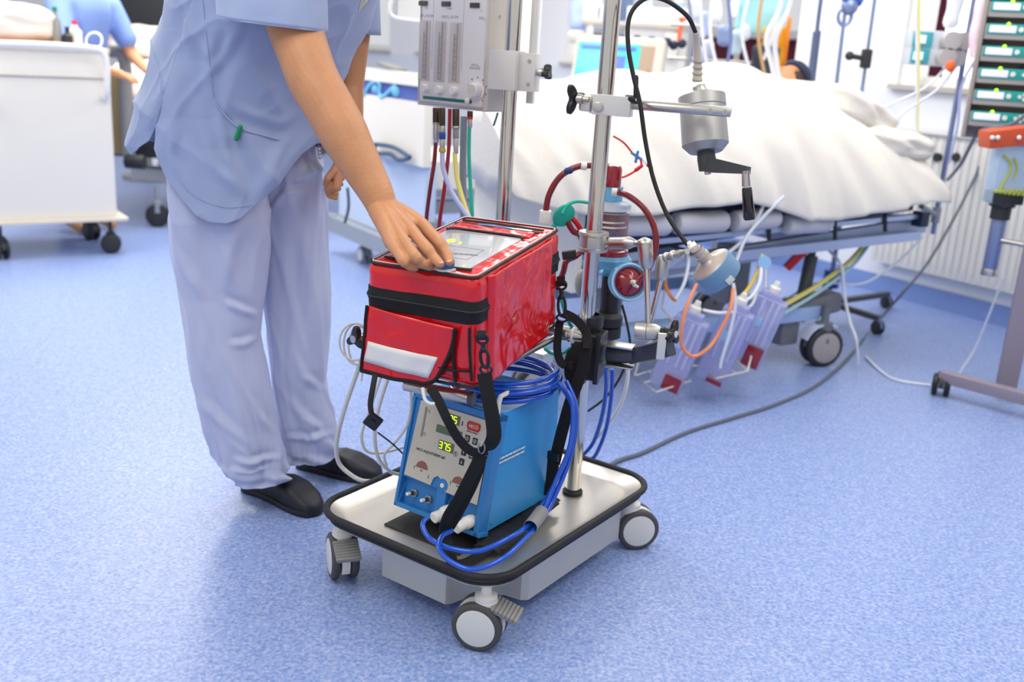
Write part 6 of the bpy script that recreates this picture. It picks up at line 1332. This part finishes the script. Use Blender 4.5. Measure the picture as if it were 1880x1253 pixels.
# ------------------------------------------------------------------ far left: another bed, helper in blue
fb = thing('far_bed', 'far hospital bed with tan end panel and grey post, behind the cream cart', 'bed', onz(260, 430, 0))
p0 = onz(215, 300, .9) if 0 else at(212, 290, 7.3)
mb = MB(); a, b = at(208, 282, 7.3), at(236, 130, 7.3); mb.box(((a.x+b.x)/2, 7.3, (a.z+b.z)/2), (abs(b.x-a.x)+.02, .06, abs(b.z-a.z)), bev=.01); obj('tan_panel', mb, mat('tan_panel', '#b39a6a', .5), fb, world=True)
mb = MB(); mb.tube([at(236, 285, 7.2), at(232, 180, 7.2), at(230, 120, 7.2), at(222, 98, 7.2), at(205, 95, 7.25)], .045, n=12); obj('grey_post', mb, 'gplast', fb, world=True)
mb = MB(); c = at(248, 292, 7.15); mb.cyl(c-V((.07, 0, .02)), c+V((.07, 0, -.02)), .05, bev=.01); obj('post_knob', mb, 'dark', fb, world=True)
a = at(210, 300, 7.4); b = at(300, 300, 8.6)
mb = MB(); mb.box((-2.45, 8.2, .55), (1.6, 1.6, .12), bev=.02); obj('frame', mb, 'dark', fb, world=True)
mb = MB(); mb.box((-2.45, 8.2, .72), (1.55, 1.5, .2), bev=.05, seg=3); obj('mattress', mb, 'white', fb, world=True)
mb = MB(); mb.box((-2.5, 8.0, .30), (1.2, .2, .1), bev=.03); mb.box((-2.5, 8.6, .30), (1.2, .2, .1), bev=.03); mb.box((-2.5, 8.2, .4), (.3, .3, .3)); obj('undercarriage', mb, 'white', fb, world=True)
for (px, py) in ((155, 425), (290, 416), (330, 380), (120, 395)):
    q = onz(px, py, 0)-fb.location; caster(fb, q.x, q.y, -70 if px > 200 else 20, .30, R=.085, brake=0, hubm='dark', bodym='greyen', tyrem='dark')
def blanket(name, c, size, rz, m, lab, amp=.12):
    mb = MB()
    def f(u, v):
        x, y = (u-.5)*size[0], (v-.5)*size[1]; e_ = max(abs(u-.5), abs(v-.5))*2; z = size[2]*(1-.5*max(0, (abs(v-.5)*2)**3))+amp*noise.noise(V((u*4, v*3, size[0])))+.3*amp*noise.noise(V((u*11, v*9, 2)))
        if e_ > .9: z -= (e_-.9)*3.2*size[2]
        return V((x, y, z))
    mb.grid(f, 60, 50); bmesh.ops.transform(mb.bm, matrix=Matrix.Translation(c) @ Matrix.Rotation(rz, 4, 'Z'), verts=mb.bm.verts); return single(name, mb, m, lab, 'blanket', ang=80, solid=.006)
blanket('blanket', (-2.45, 8.2, .80), (1.75, 1.7, .34), 0, mat('blanket_cream', '#efe2d8', .9), 'cream blanket heaped on the far bed behind the cream cart')
def figure(loc, yaw, lab, top, bot, arm=(.35, .1), h=1.75, bend=.25, group=None):
    """standing person in scrubs, arms forward"""
    f = V((math.cos(yaw), math.sin(yaw), 0)); s_ = V((-f.y, f.x, 0)); k = h/1.75; L = V(loc)
    P = lambda a, b, z: L+f*a*k+s_*b*k+V((0, 0, z*k))
    t = thing('person', lab, 'person', loc); b = MB()
    hip = .94; ch_ = 1.40-.05*bend; fo = bend
    for q in (-1, 1):
        chain(b, [(P(-.05, .10*q, hip), .09), (P(0, .11*q, .5), .055), (P(-.03, .11*q, .09), .04), (P(.12, .12*q, .04), .035)]); chain(b, [(P(fo, .19*q, ch_), .055), (P(fo+.10, .25*q, ch_-.27), .045), (P(fo+.32, .16*q, ch_-.36), .03), (P(fo+.40, .13*q, ch_-.38), .03), (P(fo+.48, .12*q, ch_-.41), .012)])
        for z in range(4): chain(b, [(P(fo+.41, .10*q+.016*(z-1.5), ch_-.38), .012), (P(fo+.47, .10*q+.018*(z-1.5), ch_-.40), .009), (P(fo+.49, .10*q+.018*(z-1.5), ch_-.43), .008)])
    hdp = P(fo+.09, 0, ch_+.26); chain(b, [(P(-.03, 0, hip), .12), (P(fo*.5, 0, 1.15), .12), (P(fo, 0, ch_-.05), .14), (P(fo+.04, 0, ch_+.10), .055), (hdp, .085), (hdp+f*.02-V((0, 0, .07)), .06)])
    b.cap(P(fo, -.16, ch_), P(fo, .16, ch_), .07, .07); b.cap(hdp+f*.083-V((0, 0, .01)), hdp+f*.1-V((0, 0, .03)), .010, .013)
    for q in (-1, 1): b.cap(hdp+s_*.085*q-V((0, 0, .02)), hdp+s_*.088*q+V((0, 0, .01)), .010, .013)
    me = remeshed(b, .010, 3); me.transform(WM[t.name].inverted()); obj('body', me, 'skin', t)
    c = MB(); chain(c, [(P(-.02, 0, hip-.02), .17), (P(fo*.5, 0, 1.15), .165), (P(fo, 0, ch_-.03), .165)]); c.cap(P(fo, -.17, ch_), P(fo, .17, ch_), .085, .085)
    for q in (-1, 1): chain(c, [(P(fo, .19*q, ch_), .085), (P(fo+.08, .235*q, ch_-.18), .075)])
    me = remeshed(c, .016, 3); me.transform(WM[t.name].inverted()); obj('tunic', me, top, t)
    c = MB()
    for q in (-1, 1): chain(c, [(P(-.04, .085*q, hip), .12), (P(0, .11*q, .5), .085), (P(-.02, .11*q, .12), .075)])
    me = remeshed(c, .016, 3); me.transform(WM[t.name].inverted()); obj('trousers', me, bot, t)
    c = MB(); c.sph(hdp-f*.02+V((0, 0, .03)), .095); obj('hair', c, 'hair', t, world=True); return t
c = at(126, 40, 7.0)
figure((c.x+.02, 7.0, 0), math.radians(-25), 'person in mid blue scrubs leaning over the far bed, behind the cream cart', mat('scrub_mid', '#7f9ad6', .85), mat('scrub_mid2', '#8aa0d4', .85), bend=.12, h=1.92)
mb = MB(); a = at(262, 18, 9.8); mb.box(a, (.42, .06, .34), bev=.02); t = single('monitor', mb, 'dark', 'dark monitor behind the person in mid blue scrubs', 'monitor')
mb = MB(); mb.cyl((a.x, 9.8, 0), (a.x, 9.8, a.z), .03); mb.cyl((a.x, 9.8, 0), (a.x, 9.8, .04), .25); single('monitor_stand', mb, 'gplast', 'grey stand under the dark monitor at the far left', 'stand')
pillow('pillow', at(265, 75, 8.6), (.5, .4, .25), 0, 'blanket_cream' if 'blanket_cream' in M else MATS['blanket_cream'], 'cream pillow at the top of the far bed')
a = at(292, 40, 11.0); mb = MB(); mb.box((a.x, 11.0, 1.4), (.22, .2, 2.8)); struct('trim_20', mb, 'wallw')

# ------------------------------------------------------------------ behind the patient: window bay, shelf, screens, bags, lines
YB = 7.4
t = thing('wall_shelf', 'long pale shelf with medical supplies behind the patient bed', 'shelf', at(1165, 42, YB))
a, b = at(1070, 40, YB), at(1262, 46, YB)
mb = MB(); mb.box(((a.x+b.x)/2, YB, a.z), (b.x-a.x, .30, .03), bev=.004); obj('board', mb, mat('shelf_beige', '#cfc8be', .5), t, world=True)
mb = MB()
for x in (a.x+.05, b.x-.05): mb.box((x, YB, a.z/2), (.04, .28, a.z-.03))
obj('upright', mb, 'white', t, world=True)
mb = MB(); q = at(1205, 95, YB); mb.box((q.x, YB+.02, .5+q.z/2-.25), (.48, .26, q.z+.08), bev=.01); obj('cabinet', mb, 'wallw', t, world=True)
random.seed(11)
cols = ['#f2f2f4', '#dfe6f2', '#9fb8e0', '#5d6f92', '#e9edf5', '#b8c6dc']
items = [(1085, 24, .12, .14), (1103, 28, .08, .10), (1120, 26, .07, .16), (1140, 22, .14, .16), (1162, 30, .06, .10), (1180, 24, .10, .16), (1203, 32, .12, .07), (1222, 30, .10, .10), (1242, 26, .08, .15)]
names = ['white carton', 'small pale box', 'tall pale blue pack', 'grey blue box', 'white pot', 'pale grey carton', 'low dark box', 'pale pack', 'white canister']
for k, (px, py, w_, h) in enumerate(items):
    q = at(px, 40, YB); mb = MB(); mb.box((q.x, YB-.02, a.z+.016+h/2), (w_, .12, h), bev=.01)
    single('supply_box', mb, mat('supply_%d' % k, cols[k % 6] if k != 6 else '#3d4966', .5), names[k]+' on the shelf behind the bed, %s' % ['first from its left end', 'second from its left end', 'third from its left end', 'fourth from its left end', 'in its middle', 'fourth from its right end', 'third from its right end', 'second from its right end', 'at its right end'][k], 'box', 'supplies on the shelf')
q = at(1250, 60, YB-.18); mb = MB(); mb.tube([q+V((-.025, 0, .09)), q+V((.03, 0, .09))], .012); mb.cyl(q+V((0, 0, .09)), q+V((-.01, 0, -.07)), .013); single('orange_clip', mb, mat('bright_orange', '#f2662a', .4), 'bright orange T shaped clip hanging on the front of the shelf', 'clip')
mb = MB(); q = at(1232, 85, YB-.16); mb.box(q, (.09, .03, .17), bev=.005); single('white_card', mb, 'white', 'upright white card below the orange clip', 'card')
# ventilator screen
VX = orient(at(1132, 116, 6.1), (.93, -.30, 0), (.05, .35, 1))
t = thing('ventilator', 'beige ventilator with a tilted teal and blue screen behind the patient', 'monitor', mx=VX)
mb = MB(); mb.box((0, .06, 0), (.54, .12, .33), bev=.03, seg=3); obj('case', mb, mat('vent_beige', '#ddd3c6', .45), t)
mb = MB(); mb.box((-.055, -.003, -.01), (.38, .008, .25), bev=.004); scn = obj('screen', mb, mat('screen_teal', '#4fb8b0', .2, emit=.55), t)
mb = MB(); mb.box((-.06, -.0085, .085), (.33, .004, .022)); mb.box((.02, -.0085, -.02), (.06, .004, .12)); obj('screen_field', mb, mat('screen_blue', '#3d5fd0', .2, emit=.6), scn)
mb = MB(); mb.box((.17, -.003, 0), (.09, .006, .22), bev=.003); mb.cyl((.17, -.006, -.05), (.17, -.03, -.05), .025); obj('controls', mb, mat('control_tan', '#b49c88', .5), t)
mb = MB(); g = VX.translation; mb.cyl((g.x, g.y+.08, 0.05), (g.x, g.y+.08, g.z-.12), .05); mb.box((g.x, g.y+.08, .03), (.5, .5, .06), bev=.02); obj('stand', mb, 'greyen', t, world=True)
mb = MB(); q = at(1190, 78, 6.2)
for k in range(9): mb.sph(q+V((-.16+.045*k, .02*math.sin(k*2), .012*math.cos(k*3))), .028)
single('cable_bundle', mb, mat('navy_bundle', '#2a3350', .6), 'dark bundle of leads lying on top of the ventilator', 'cable')
# white cupboard left of window bay
mb = MB(); q = at(962, 60, 8.8); mb.box((q.x-.02, 8.8, 1.3), (.30, .3, 2.6), bev=.01); single('service_column', mb, 'wallw', 'tall white service column between the two poles, far back', 'column')
# hanging teal cloths / bags, yellow bag
def hangbag(name, px0, px1, py0, py1, Y, m, lab, cat='bag', rnd=.02):
    a, b = at(px0, py1, Y), at(px1, py0, Y); mb = MB(); c_ = (a+b)/2; sz = (abs(b.x-a.x), .07, abs(b.z-a.z)); roundbox(mb, (c_.x-sz[0]/2, Y-.035, c_.z-sz[2]/2), (c_.x+sz[0]/2, Y+.035, c_.z+sz[2]/2), rnd, 10, lambda p, d: p+d*noise.noise(p*9)*.02); return single(name, mb, m, lab, cat, ang=80)
hangbag('blue_standin', 1046, 1098, -30, 60, 7.6, mat('standin_blue', '#b3c6f4', .8), 'pale blue gown for an unclear shape by the window left of the shelf', 'standin', .06)  # plain rounded stand-in for an unclear pale blue shape
hangbag('linen_bag', 1040, 1092, 58, 80, 7.4, 'sheet', 'white linen bundle below the pale blue gown', 'linen', .04)
hangbag('teal_drape', 1352, 1450, -30, 62, 6.4, mat('pale_teal', '#a8e3ea', .6), 'pale teal drape hanging above the yellow equipment bag', 'drape')
hangbag('yellow_bag', 1392, 1445, 50, 132, 6.3, mat('amber', '#f0a81c', .5), 'amber yellow bag with dark panel hanging behind the head of the patient')
hangbag('dark_bag', 1376, 1432, 86, 140, 6.15, mat('dark_slate', '#3b3f4e', .6), 'dark grey bag in front of the amber bag')
hangbag('orange_bag', 1434, 1452, 28, 130, 6.2, mat('deep_orange', '#e8821a', .5), 'narrow orange strap bag right of the amber bag')
random.seed(5)
hangm = [mat('h1', '#dfe6f6', .3), mat('h2', '#b9c7ea', .3), mat('h3', '#f4f5fa', .3), mat('h4', '#8fa0c8', .35), mat('h5', '#d3ecf3', .3), mat('h6', '#c9d0e6', .3)]
hl = [(1272, 18, 26, 40), (1292, 45, 22, 50), (1316, 22, 24, 46), (1330, 66, 30, 34), (1352, 80, 26, 44), (1300, 92, 22, 34), (1368, 58, 22, 30), (1282, 104, 20, 30), (1345, 18, 18, 36)]
hn = ['upper left end', 'left side, second row', 'top centre', 'middle of the rack', 'right side above the dark bag', 'lower left part', 'right end, near the teal drape', 'lowest left corner', 'top right']
for k, (px, py, w_, h) in enumerate(hl): hangbag('infusion_bag', px-w_/2, px+w_/2, py-h/2, py+h/2, 6.2+.08*(k % 3), hangm[k % 6], 'pale infusion bag in the cluster behind the patient, %s' % hn[k], 'infusion bag', .03).__setitem__('group', 'infusion bags behind the patient')
t = thing('infusion_rack', 'upright steel rack carrying the cluster of infusion bags behind the patient', 'stand', (at(1315, 60, 6.45).x, 6.45, 0))
mb = MB(); bx2 = at(1315, 60, 6.45).x
for x in (bx2-.15, bx2+.15): mb.cyl((x, 6.5, .05), (x, 6.5, 2.1), .016)
obj('upright', mb, 'steel', t, world=True)
mb = MB()
for z in (1.25, 1.42, 1.62, 1.85): mb.cyl((bx2-.28, 6.48, z), (bx2+.38, 6.48, z), .010)
obj('crossbar', mb, 'steel', t, world=True)
mb = MB(); mb.box((bx2, 6.5, .05), (.6, .4, .06), bev=.01); obj('base', mb, 'greyen', t, world=True)
ln = [((1262, -20), (1270, 60), (1262, 140), '#8d93a8'), ((1284, -20), (1290, 70), (1302, 145), '#e8ebf5'), ((1310, -20), (1304, 60), (1320, 140), '#f3f4fa'), ((1335, -20), (1342, 70), (1330, 140), '#6f7fb0'), ((1378, -20), (1362, 60), (1376, 128), '#e8eef9'), ((1402, -20), (1392, 60), (1404, 140), '#c9a26a'), ((1440, -20), (1424, 50), (1402, 110), '#dfe5f2')]
for k, (p, q, r_, c_) in enumerate(ln): mb = MB(); mb.tube([at(*p, 6.02), at(*q, 6.02), at(*r_, 6.05)], .010, n=8); single('infusion_line', mb, mat('line_%d' % k, c_, .3), 'thin line hanging in front of the infusion bags, %s' % ['furthest left, grey', 'second from left, white', 'third from left, white', 'slate blue one', 'pale one left of the dark bag', 'tan one by the dark bag', 'pale one crossing the teal drape'][k], 'tube', 'lines in front of the infusion bags')

# ------------------------------------------------------------------ drip poles behind the head end
def pole_thing(lab, top_, bot, r, Y, m='navy', extra=None):
    a, b = at(*top_, Y), at(*bot, Y); t = thing('drip_pole', lab, 'pole', b); mb = MB(); mb.cyl(b, a+(a-b)*.15, r); obj('rod', mb, m, t, world=True); return t
M['bluesteel'] = mat('blue_steel', '#7d8cb4', .35, .5)
t = pole_thing('blue grey rod with a ring and hook at its top, behind the pillow', (1549, 42), (1532, 185), .010, 5.6, 'bluesteel')
mb = MB(); q = at(1551, 30, 5.6); mb.tube([q+V((.035*math.cos(k*pi/5), 0, .045*math.sin(k*pi/5))) for k in range(10)], .010, closed=True, k=3, n=8); mb.sph(at(1560, 12, 5.6), .045); obj('ring', mb, 'bluesteel', t, world=True)
t = pole_thing('taller blue grey rod with a dark clamp knob, right of the ringed rod', (1606, 0), (1580, 185), .009, 5.6, 'bluesteel')
mb = MB(); q = at(1590, 108, 5.58); mb.box(q, (.05, .05, .10), bev=.012); mb.cyl(q, q+V((-.09, 0, .01)), .014); mb.sph(q+V((-.09, 0, .01)), .024); obj('clamp', mb, 'dark', t, world=True)
mb = MB(); mb.tube([at(1582, 2, 5.6), at(1565, -4, 5.6), at(1548, -2, 5.6)], .03, n=10); single('blue_strap', mb, mat('royal_blue', '#3356b4', .6), 'royal blue strap across the top of the drip rods', 'strap')
mb = MB(); P = [at(1499, 40, 5.7), at(1501, 58, 5.7)]; pts = []
a, b = at(1500, 58, 5.7), at(1487, 165, 5.7)
for k in range(12*22): c_ = a.lerp(b, k/(12*22)); pts.append(c_+V((.018*math.cos(k*pi/6), .018*math.sin(k*pi/6), 0)))
mb.tube([at(1510, -20, 5.7), at(1503, 30, 5.7), a], .012, n=8); mb.tube(pts, .007, n=6, smooth=False); single('coiled_cable', mb, mat('slate_cable', '#5a6688', .5), 'slate coloured coiled cable hanging left of the ringed rod', 'cable')
# infusion pump pair on its stand
ip = onz(1682, 606, 0); ip = V((at(1750, 200, 5.3).x, 5.3, 0))
t = thing('infusion_stand', 'slim steel infusion pole rising from the head end of the bed before the window', 'stand', ip)
a, b = at(1772, 70, 5.3), at(1735, 300, 5.3); dv = (b-a)
q = at(1720, 388, 5.22); mb = MB(); mb.cyl((q.x, 5.22, q.z-.12), (q.x, 5.22, 2.0), .013); obj('pole', mb, 'bluesteel', t, world=True)
mb = MB(); mb.cyl((q.x, 5.22, q.z-.06), (q.x, 5.22, q.z+.02), .022); mb.cyl((q.x, 5.22, q.z-.02), bp(BLn-.03, .03, .60+tilt*BLn), .014); obj('bed_bracket', mb, 'greyen', t, world=True)
def pump(px0, px1, py0, py1, lab):
    a, b = at(px0, py1, 5.22), at(px1, py0, 5.22); w_, h = b.x-a.x, abs(b.z-a.z); t = thing('syringe_pump', lab, 'pump', (a+b)/2)
    mb = MB(); mb.box((0, 0, 0), (w_, .10, h), bev=.012); obj('case', mb, mat('pump_grey', '#c7cdd6', .4), t)
    mb = MB(); mb.box((-w_*.28, -.052, 0), (w_*.38, .01, h*.8), bev=.003); fc = obj('face', mb, mat('pump_teal', '#3fa6b4', .4), t)
    mb = MB(); mb.box((-w_*.33, -.059, 0), (w_*.2, .006, h*.45)); obj('screen', mb, mat('pump_screen', '#e6f4f6', .3, emit=.3), fc)
    mb = MB(); mb.cyl((w_*.22, -.04, 0), (w_*.22, -.11, 0), h*.5); mb.cyl((w_*.45, -.03, 0), (w_*.45, -.09, 0), h*.5); obj('drum', mb, mat('pump_drum', '#b5b2b4', .4), t)
pump(1664, 1762, 60, 88, 'upper of the two grey infusion pumps with teal faces on the slim stand')
pump(1660, 1752, 90, 118, 'lower of the two grey infusion pumps with teal faces on the slim stand')
mb = MB(); mb.sph(at(1745, 122, 5.1), .022, (1, 1, 1.3)); single('stopper', mb, MATS['bright_orange'], 'small orange cap under the lower grey pump', 'cap')
hangbag('drip_bag', 1732, 1776, -40, 50, 5.2, mat('drip_clear', '#eef3fb', .25), 'bulky clear drip bags at the top of the slim stand', 'infusion bag', .03)
hangbag('drip_bag', 1782, 1800, -20, 110, 5.0, mat('drip_pink', '#efd3e2', .3), 'narrow pink tinted bag hanging left of the pump rack', 'infusion bag', .02)
for L, m_, lab in ((((1688, -10), (1687, 90), (1684, 240), (1680, 330)), 'yellowt', 'pale yellow line hanging in front of the right window'), (((1682, -10), (1683, 100), (1682, 250)), 'ctube', 'clear line beside the pale yellow line'), (((1740, 120), (1700, 160), (1640, 190), (1590, 212)), 'ctube', 'clear line sagging from the lower pump to the bed'), (((1756, 122), (1720, 165), (1660, 205), (1640, 232)), 'ctube', 'second clear line from the lower pump to the pillow'), (((1790, 110), (1765, 160), (1758, 230), (1742, 300)), 'lilact', 'lilac line along the slim stand')):
    mb = MB(); mb.tube([at(*p, 5.15) for p in L], .007, n=8); single('infusion_line', mb, m_, lab, 'tube')
# second stand base behind the bed
t = thing('stand_base', 'low four-armed stand base with small casters, on the floor behind the bed casters', 'stand', onz(1530, 560, 0))
hb = at(1526, 515, 5.6); mb = MB(); mb.cyl((hb.x, 5.6, .10), (hb.x, 5.6, 1.1), .014); obj('pole', mb, 'bluesteel', t, world=True)
mb = MB(); mb.cyl((hb.x, 5.6, hb.z-.04), (hb.x, 5.6, hb.z+.06), .045); obj('hub', mb, mat('hub_blue', '#27399a', .4), t, world=True)
mb = MB(); ends = [onz(1614, 585, .09), onz(1630, 540, .09), onz(1440, 560, .09)]
for e_ in ends: d = e_-V((hb.x, 5.6, .12)); mb.box((0, 0, 0), (d.length, .035, .03), Mx=orient(V((hb.x, 5.6, .12)).lerp(e_, .5), d, (0, 0, 1)))
obj('base_arm', mb, 'dgplast', t, world=True)
for e_ in ends: caster(t, e_.x-t.location.x, e_.y-t.location.y, 20, .10, R=.038, brake=0, hubm='dark', bodym='bluesteel', tyrem='dark', wt=.015, gap=.012)

# ------------------------------------------------------------------ pump rack on its wheeled stand, right edge
RXm = orient(at(1775, 232, 4.75), (.93, -.36, 0), (0, 0, 1))
rack = thing('pump_rack', 'tall taupe rack of stacked teal infusion pumps on a wheeled floor stand, right edge', 'rack', mx=RXm)
pw_r = .40; ph_r = .096
mb = MB(); mb.box((pw_r/2+.01, .14, .42), (pw_r+.05, .06, .95), bev=.01); mb.box((-.008, .07, .42), (.016, .16, .93), bev=.003); mb.box((pw_r+.02, .07, .42), (.016, .16, .93), bev=.003); obj('back_frame', mb, mat('taupe', '#9a918c', .5), rack)
colx = onz(1848, 706, .09)
mb = MB(); c0 = colx; mb.box((c0.x+.01, c0.y+.02, 1.0), (.085, .06, 1.86), bev=.006, rot=(0, 0, -.36)); obj('column', mb, mat('taupe_dark', '#8d8493', .5), rack, world=True)
mb = MB(); f0, f1 = onz(1727, 690, .09), onz(1960, 752, .09); d = f1-f0; mb.box((0, 0, 0), (d.length, .06, .05), bev=.006, Mx=orient((f0+f1)/2, d, (0, 0, 1))); obj('foot', mb, MATS['taupe_dark'], rack, world=True)
p0 = onz(1728, 722, .03)
for e_ in (f0+(f1-f0)*.02, f1-(f1-f0)*.03): q = RXm.inverted() @ V((e_.x, e_.y, 0)); caster_off = q
for e_ in (f0+(f1-f0)*.02, f1-(f1-f0)*.03):
    tm = thing('tmp', 'x', 'x', (e_.x, e_.y, 0)); cs = caster(tm, 0, 0, -25, .07, R=.050, brake=0, hubm='dark', bodym='dark', tyrem='black', wt=.025, gap=.025)
    inv = RXm.inverted() @ tm.matrix_world
    for o in [cs]+list(cs.children): o.data.transform(inv)
    cs.parent = rack; bpy.data.objects.remove(tm)
    WM[cs.name] = RXm
mb = MB(); q = RXm @ V((pw_r/2, .16, .3)); q1 = V((c0.x+.01, c0.y+.02, q.z)); d = q1-q; mb.box((0, 0, 0), (max(.02, d.length), .06, .12), Mx=orient((q+q1)/2, d, (0, 0, 1))); obj('mount', mb, MATS['taupe_dark'], rack, world=True)
place = ['bottom', 'second from bottom', 'third from bottom', 'fourth from bottom', 'fifth from bottom', 'sixth from bottom', 'topmost']
for k in range(7):
    X = RXm @ Matrix.Translation((0, 0, k*ph_r*1.0+.004)); t = thing('infusion_pump', 'teal fronted infusion pump with a green lamp in the taupe rack, %s' % place[k], 'pump', mx=X, group='pumps in the taupe rack')
    mb = MB(); mb.box((pw_r/2, .05, .034), (pw_r-.004, .11, .066), bev=.006); obj('case', mb, mat('pump_case', '#a39d9b', .45), t)
    mb = MB(); mb.box((pw_r/2, -.004, .046), (pw_r-.02, .008, .046), bev=.002); fc = obj('face', mb, mat('pump_face_teal', '#1f9c95', .35), t)
    mb = MB(); mb.box((.075, -.010, .046), (.11, .006, .030), bev=.004); obj('display', mb, mat('pump_display', '#d9d3e6', .25, emit=.5), fc)
    mb = MB()
    for x, z in ((.15, .046), (.195, .046), (.215, .056), (.215, .036), (.235, .046), (.262, .040)): mb.cyl((x, -.008, z), (x, -.014, z), .011 if x < .16 else .008)
    obj('key', mb, 'white', fc)
    mb = MB(); mb.cyl((.30, -.008, .048), (.30, -.013, .048), .009); obj('stop_key', mb, mat('key_yellow', '#d6c43a', .4), fc)
    mb = MB(); mb.cyl((.29, -.008, .032), (.29, -.013, .032), .008); obj('start_key', mb, mat('key_blue', '#2f6fd0', .4), fc)
    mb = MB(); mb.sph((.095, -.012, .068), .008, n=10); obj('lamp', mb, 'ledg', fc)
mb = MB(); mb.tube([at(1890, 205, 4.55), at(1858, 228, 4.55), at(1826, 236, 4.6), at(1795, 245, 4.8), at(1765, 300, 5.2), at(1740, 330, 5.6)], .009, n=8); single('grey_lead', mb, MATS['grey_cable'], 'grey lead arching from the foot of the pump rack to the wall sockets', 'cable')
# clear water box with red top on a short post
wb = at(1845, 330, 4.45)
t = thing('drain_collector', 'clear box with orange red top strap, green trace and black foot, below the pump rack', 'container', wb)
a, b = at(1810, 372, 4.45), at(1890, 268, 4.45); w_, h = b.x-a.x, b.z-a.z; cx = (a.x+b.x)/2; cz_ = (a.z+b.z)/2
mb = MB(); mb.box((cx, 4.45, cz_), (w_, .10, h), bev=.012); obj('vessel', mb, mat('water_clear', '#c6dcf4', .12, trans=.5, ior=1.15), t, world=True)
mb = MB(); mb.box((cx, 4.44, a.z+.03), (w_*.96, .09, .055), bev=.01); obj('black_foot', mb, 'dark', t, world=True)
mb = MB(); q = at(1835, 350, 4.38); mb.tube([at(1842, 285, 4.39), at(1856, 300, 4.39), at(1852, 320, 4.39), at(1840, 340, 4.39), at(1836, 352, 4.39)], .006, n=8); mb.tube([at(1862, 290, 4.39), at(1868, 310, 4.39), at(1860, 330, 4.39)], .005, n=8)
for k in range(14): mb.sph((cx-w_*.45+w_*.9*k/13, 4.39, a.z+.058+.006*math.sin(k*3)), .010, n=8)
obj('green_trace', mb, mat('lime', '#aab24e', .5), t, world=True)
mb = MB(); c1_, c2_ = at(1806, 256, 4.42), at(1892, 246, 4.42); mb.box((0, 0, 0), ((c2_-c1_).length, .12, .075), bev=.01, Mx=orient((c1_+c2_)/2, c2_-c1_, (0, 0, 1))); obj('top_strap', mb, mat('brick_orange', '#c4502e', .5), t, world=True)
mb = MB()
for px in (1822, 1832, 1871): q = at(px, 253, 4.35); mb.sph(q, .010, n=10)
obj('stud', mb, 'white', t, world=True)
mb = MB(); a, b = at(1848, 378, 4.45), at(1835, 502, 4.45); mb.cyl(V((a.x-.02, 4.45, b.z)), V((a.x-.02, 4.45, a.z)), .032, bev=.004); obj('post', mb, 'bluesteel', t, world=True)
mb = MB(); mb.cyl(V((a.x-.02, 4.45, a.z-.005)), V((a.x-.02, 4.45, a.z+.022)), .055, bev=.004); mb.cyl(V((a.x-.02, 4.45, a.z-.06)), V((a.x-.02, 4.45, a.z-.005)), .042); obj('post_cap', mb, 'dark', t, world=True)
mb = MB(); mb.cyl(V((a.x-.02, 4.45, b.z-.012)), V((a.x-.02, 4.45, b.z+.02)), .036, bev=.004); mb.cyl(V((a.x-.02, 4.45, (a.z+b.z)/2)), V((c0.x+.01, c0.y+.02, (a.z+b.z)/2)), .012); obj('post_ring', mb, 'steel', t, world=True)

mb = MB(); mb.tube([at(735, -60, 4.4), at(722, -10, 4.4), at(716, 18, 4.4), at(724, 32, 4.4), at(755, 38, 4.4), at(800, 42, 4.4)], .009, n=8); mb.box(at(775, -15, 4.45), (.20, .02, .24), bev=.01); single('flat_display', mb, 'white', 'white edge of a flat display beside the upper left side of the blender', 'display')
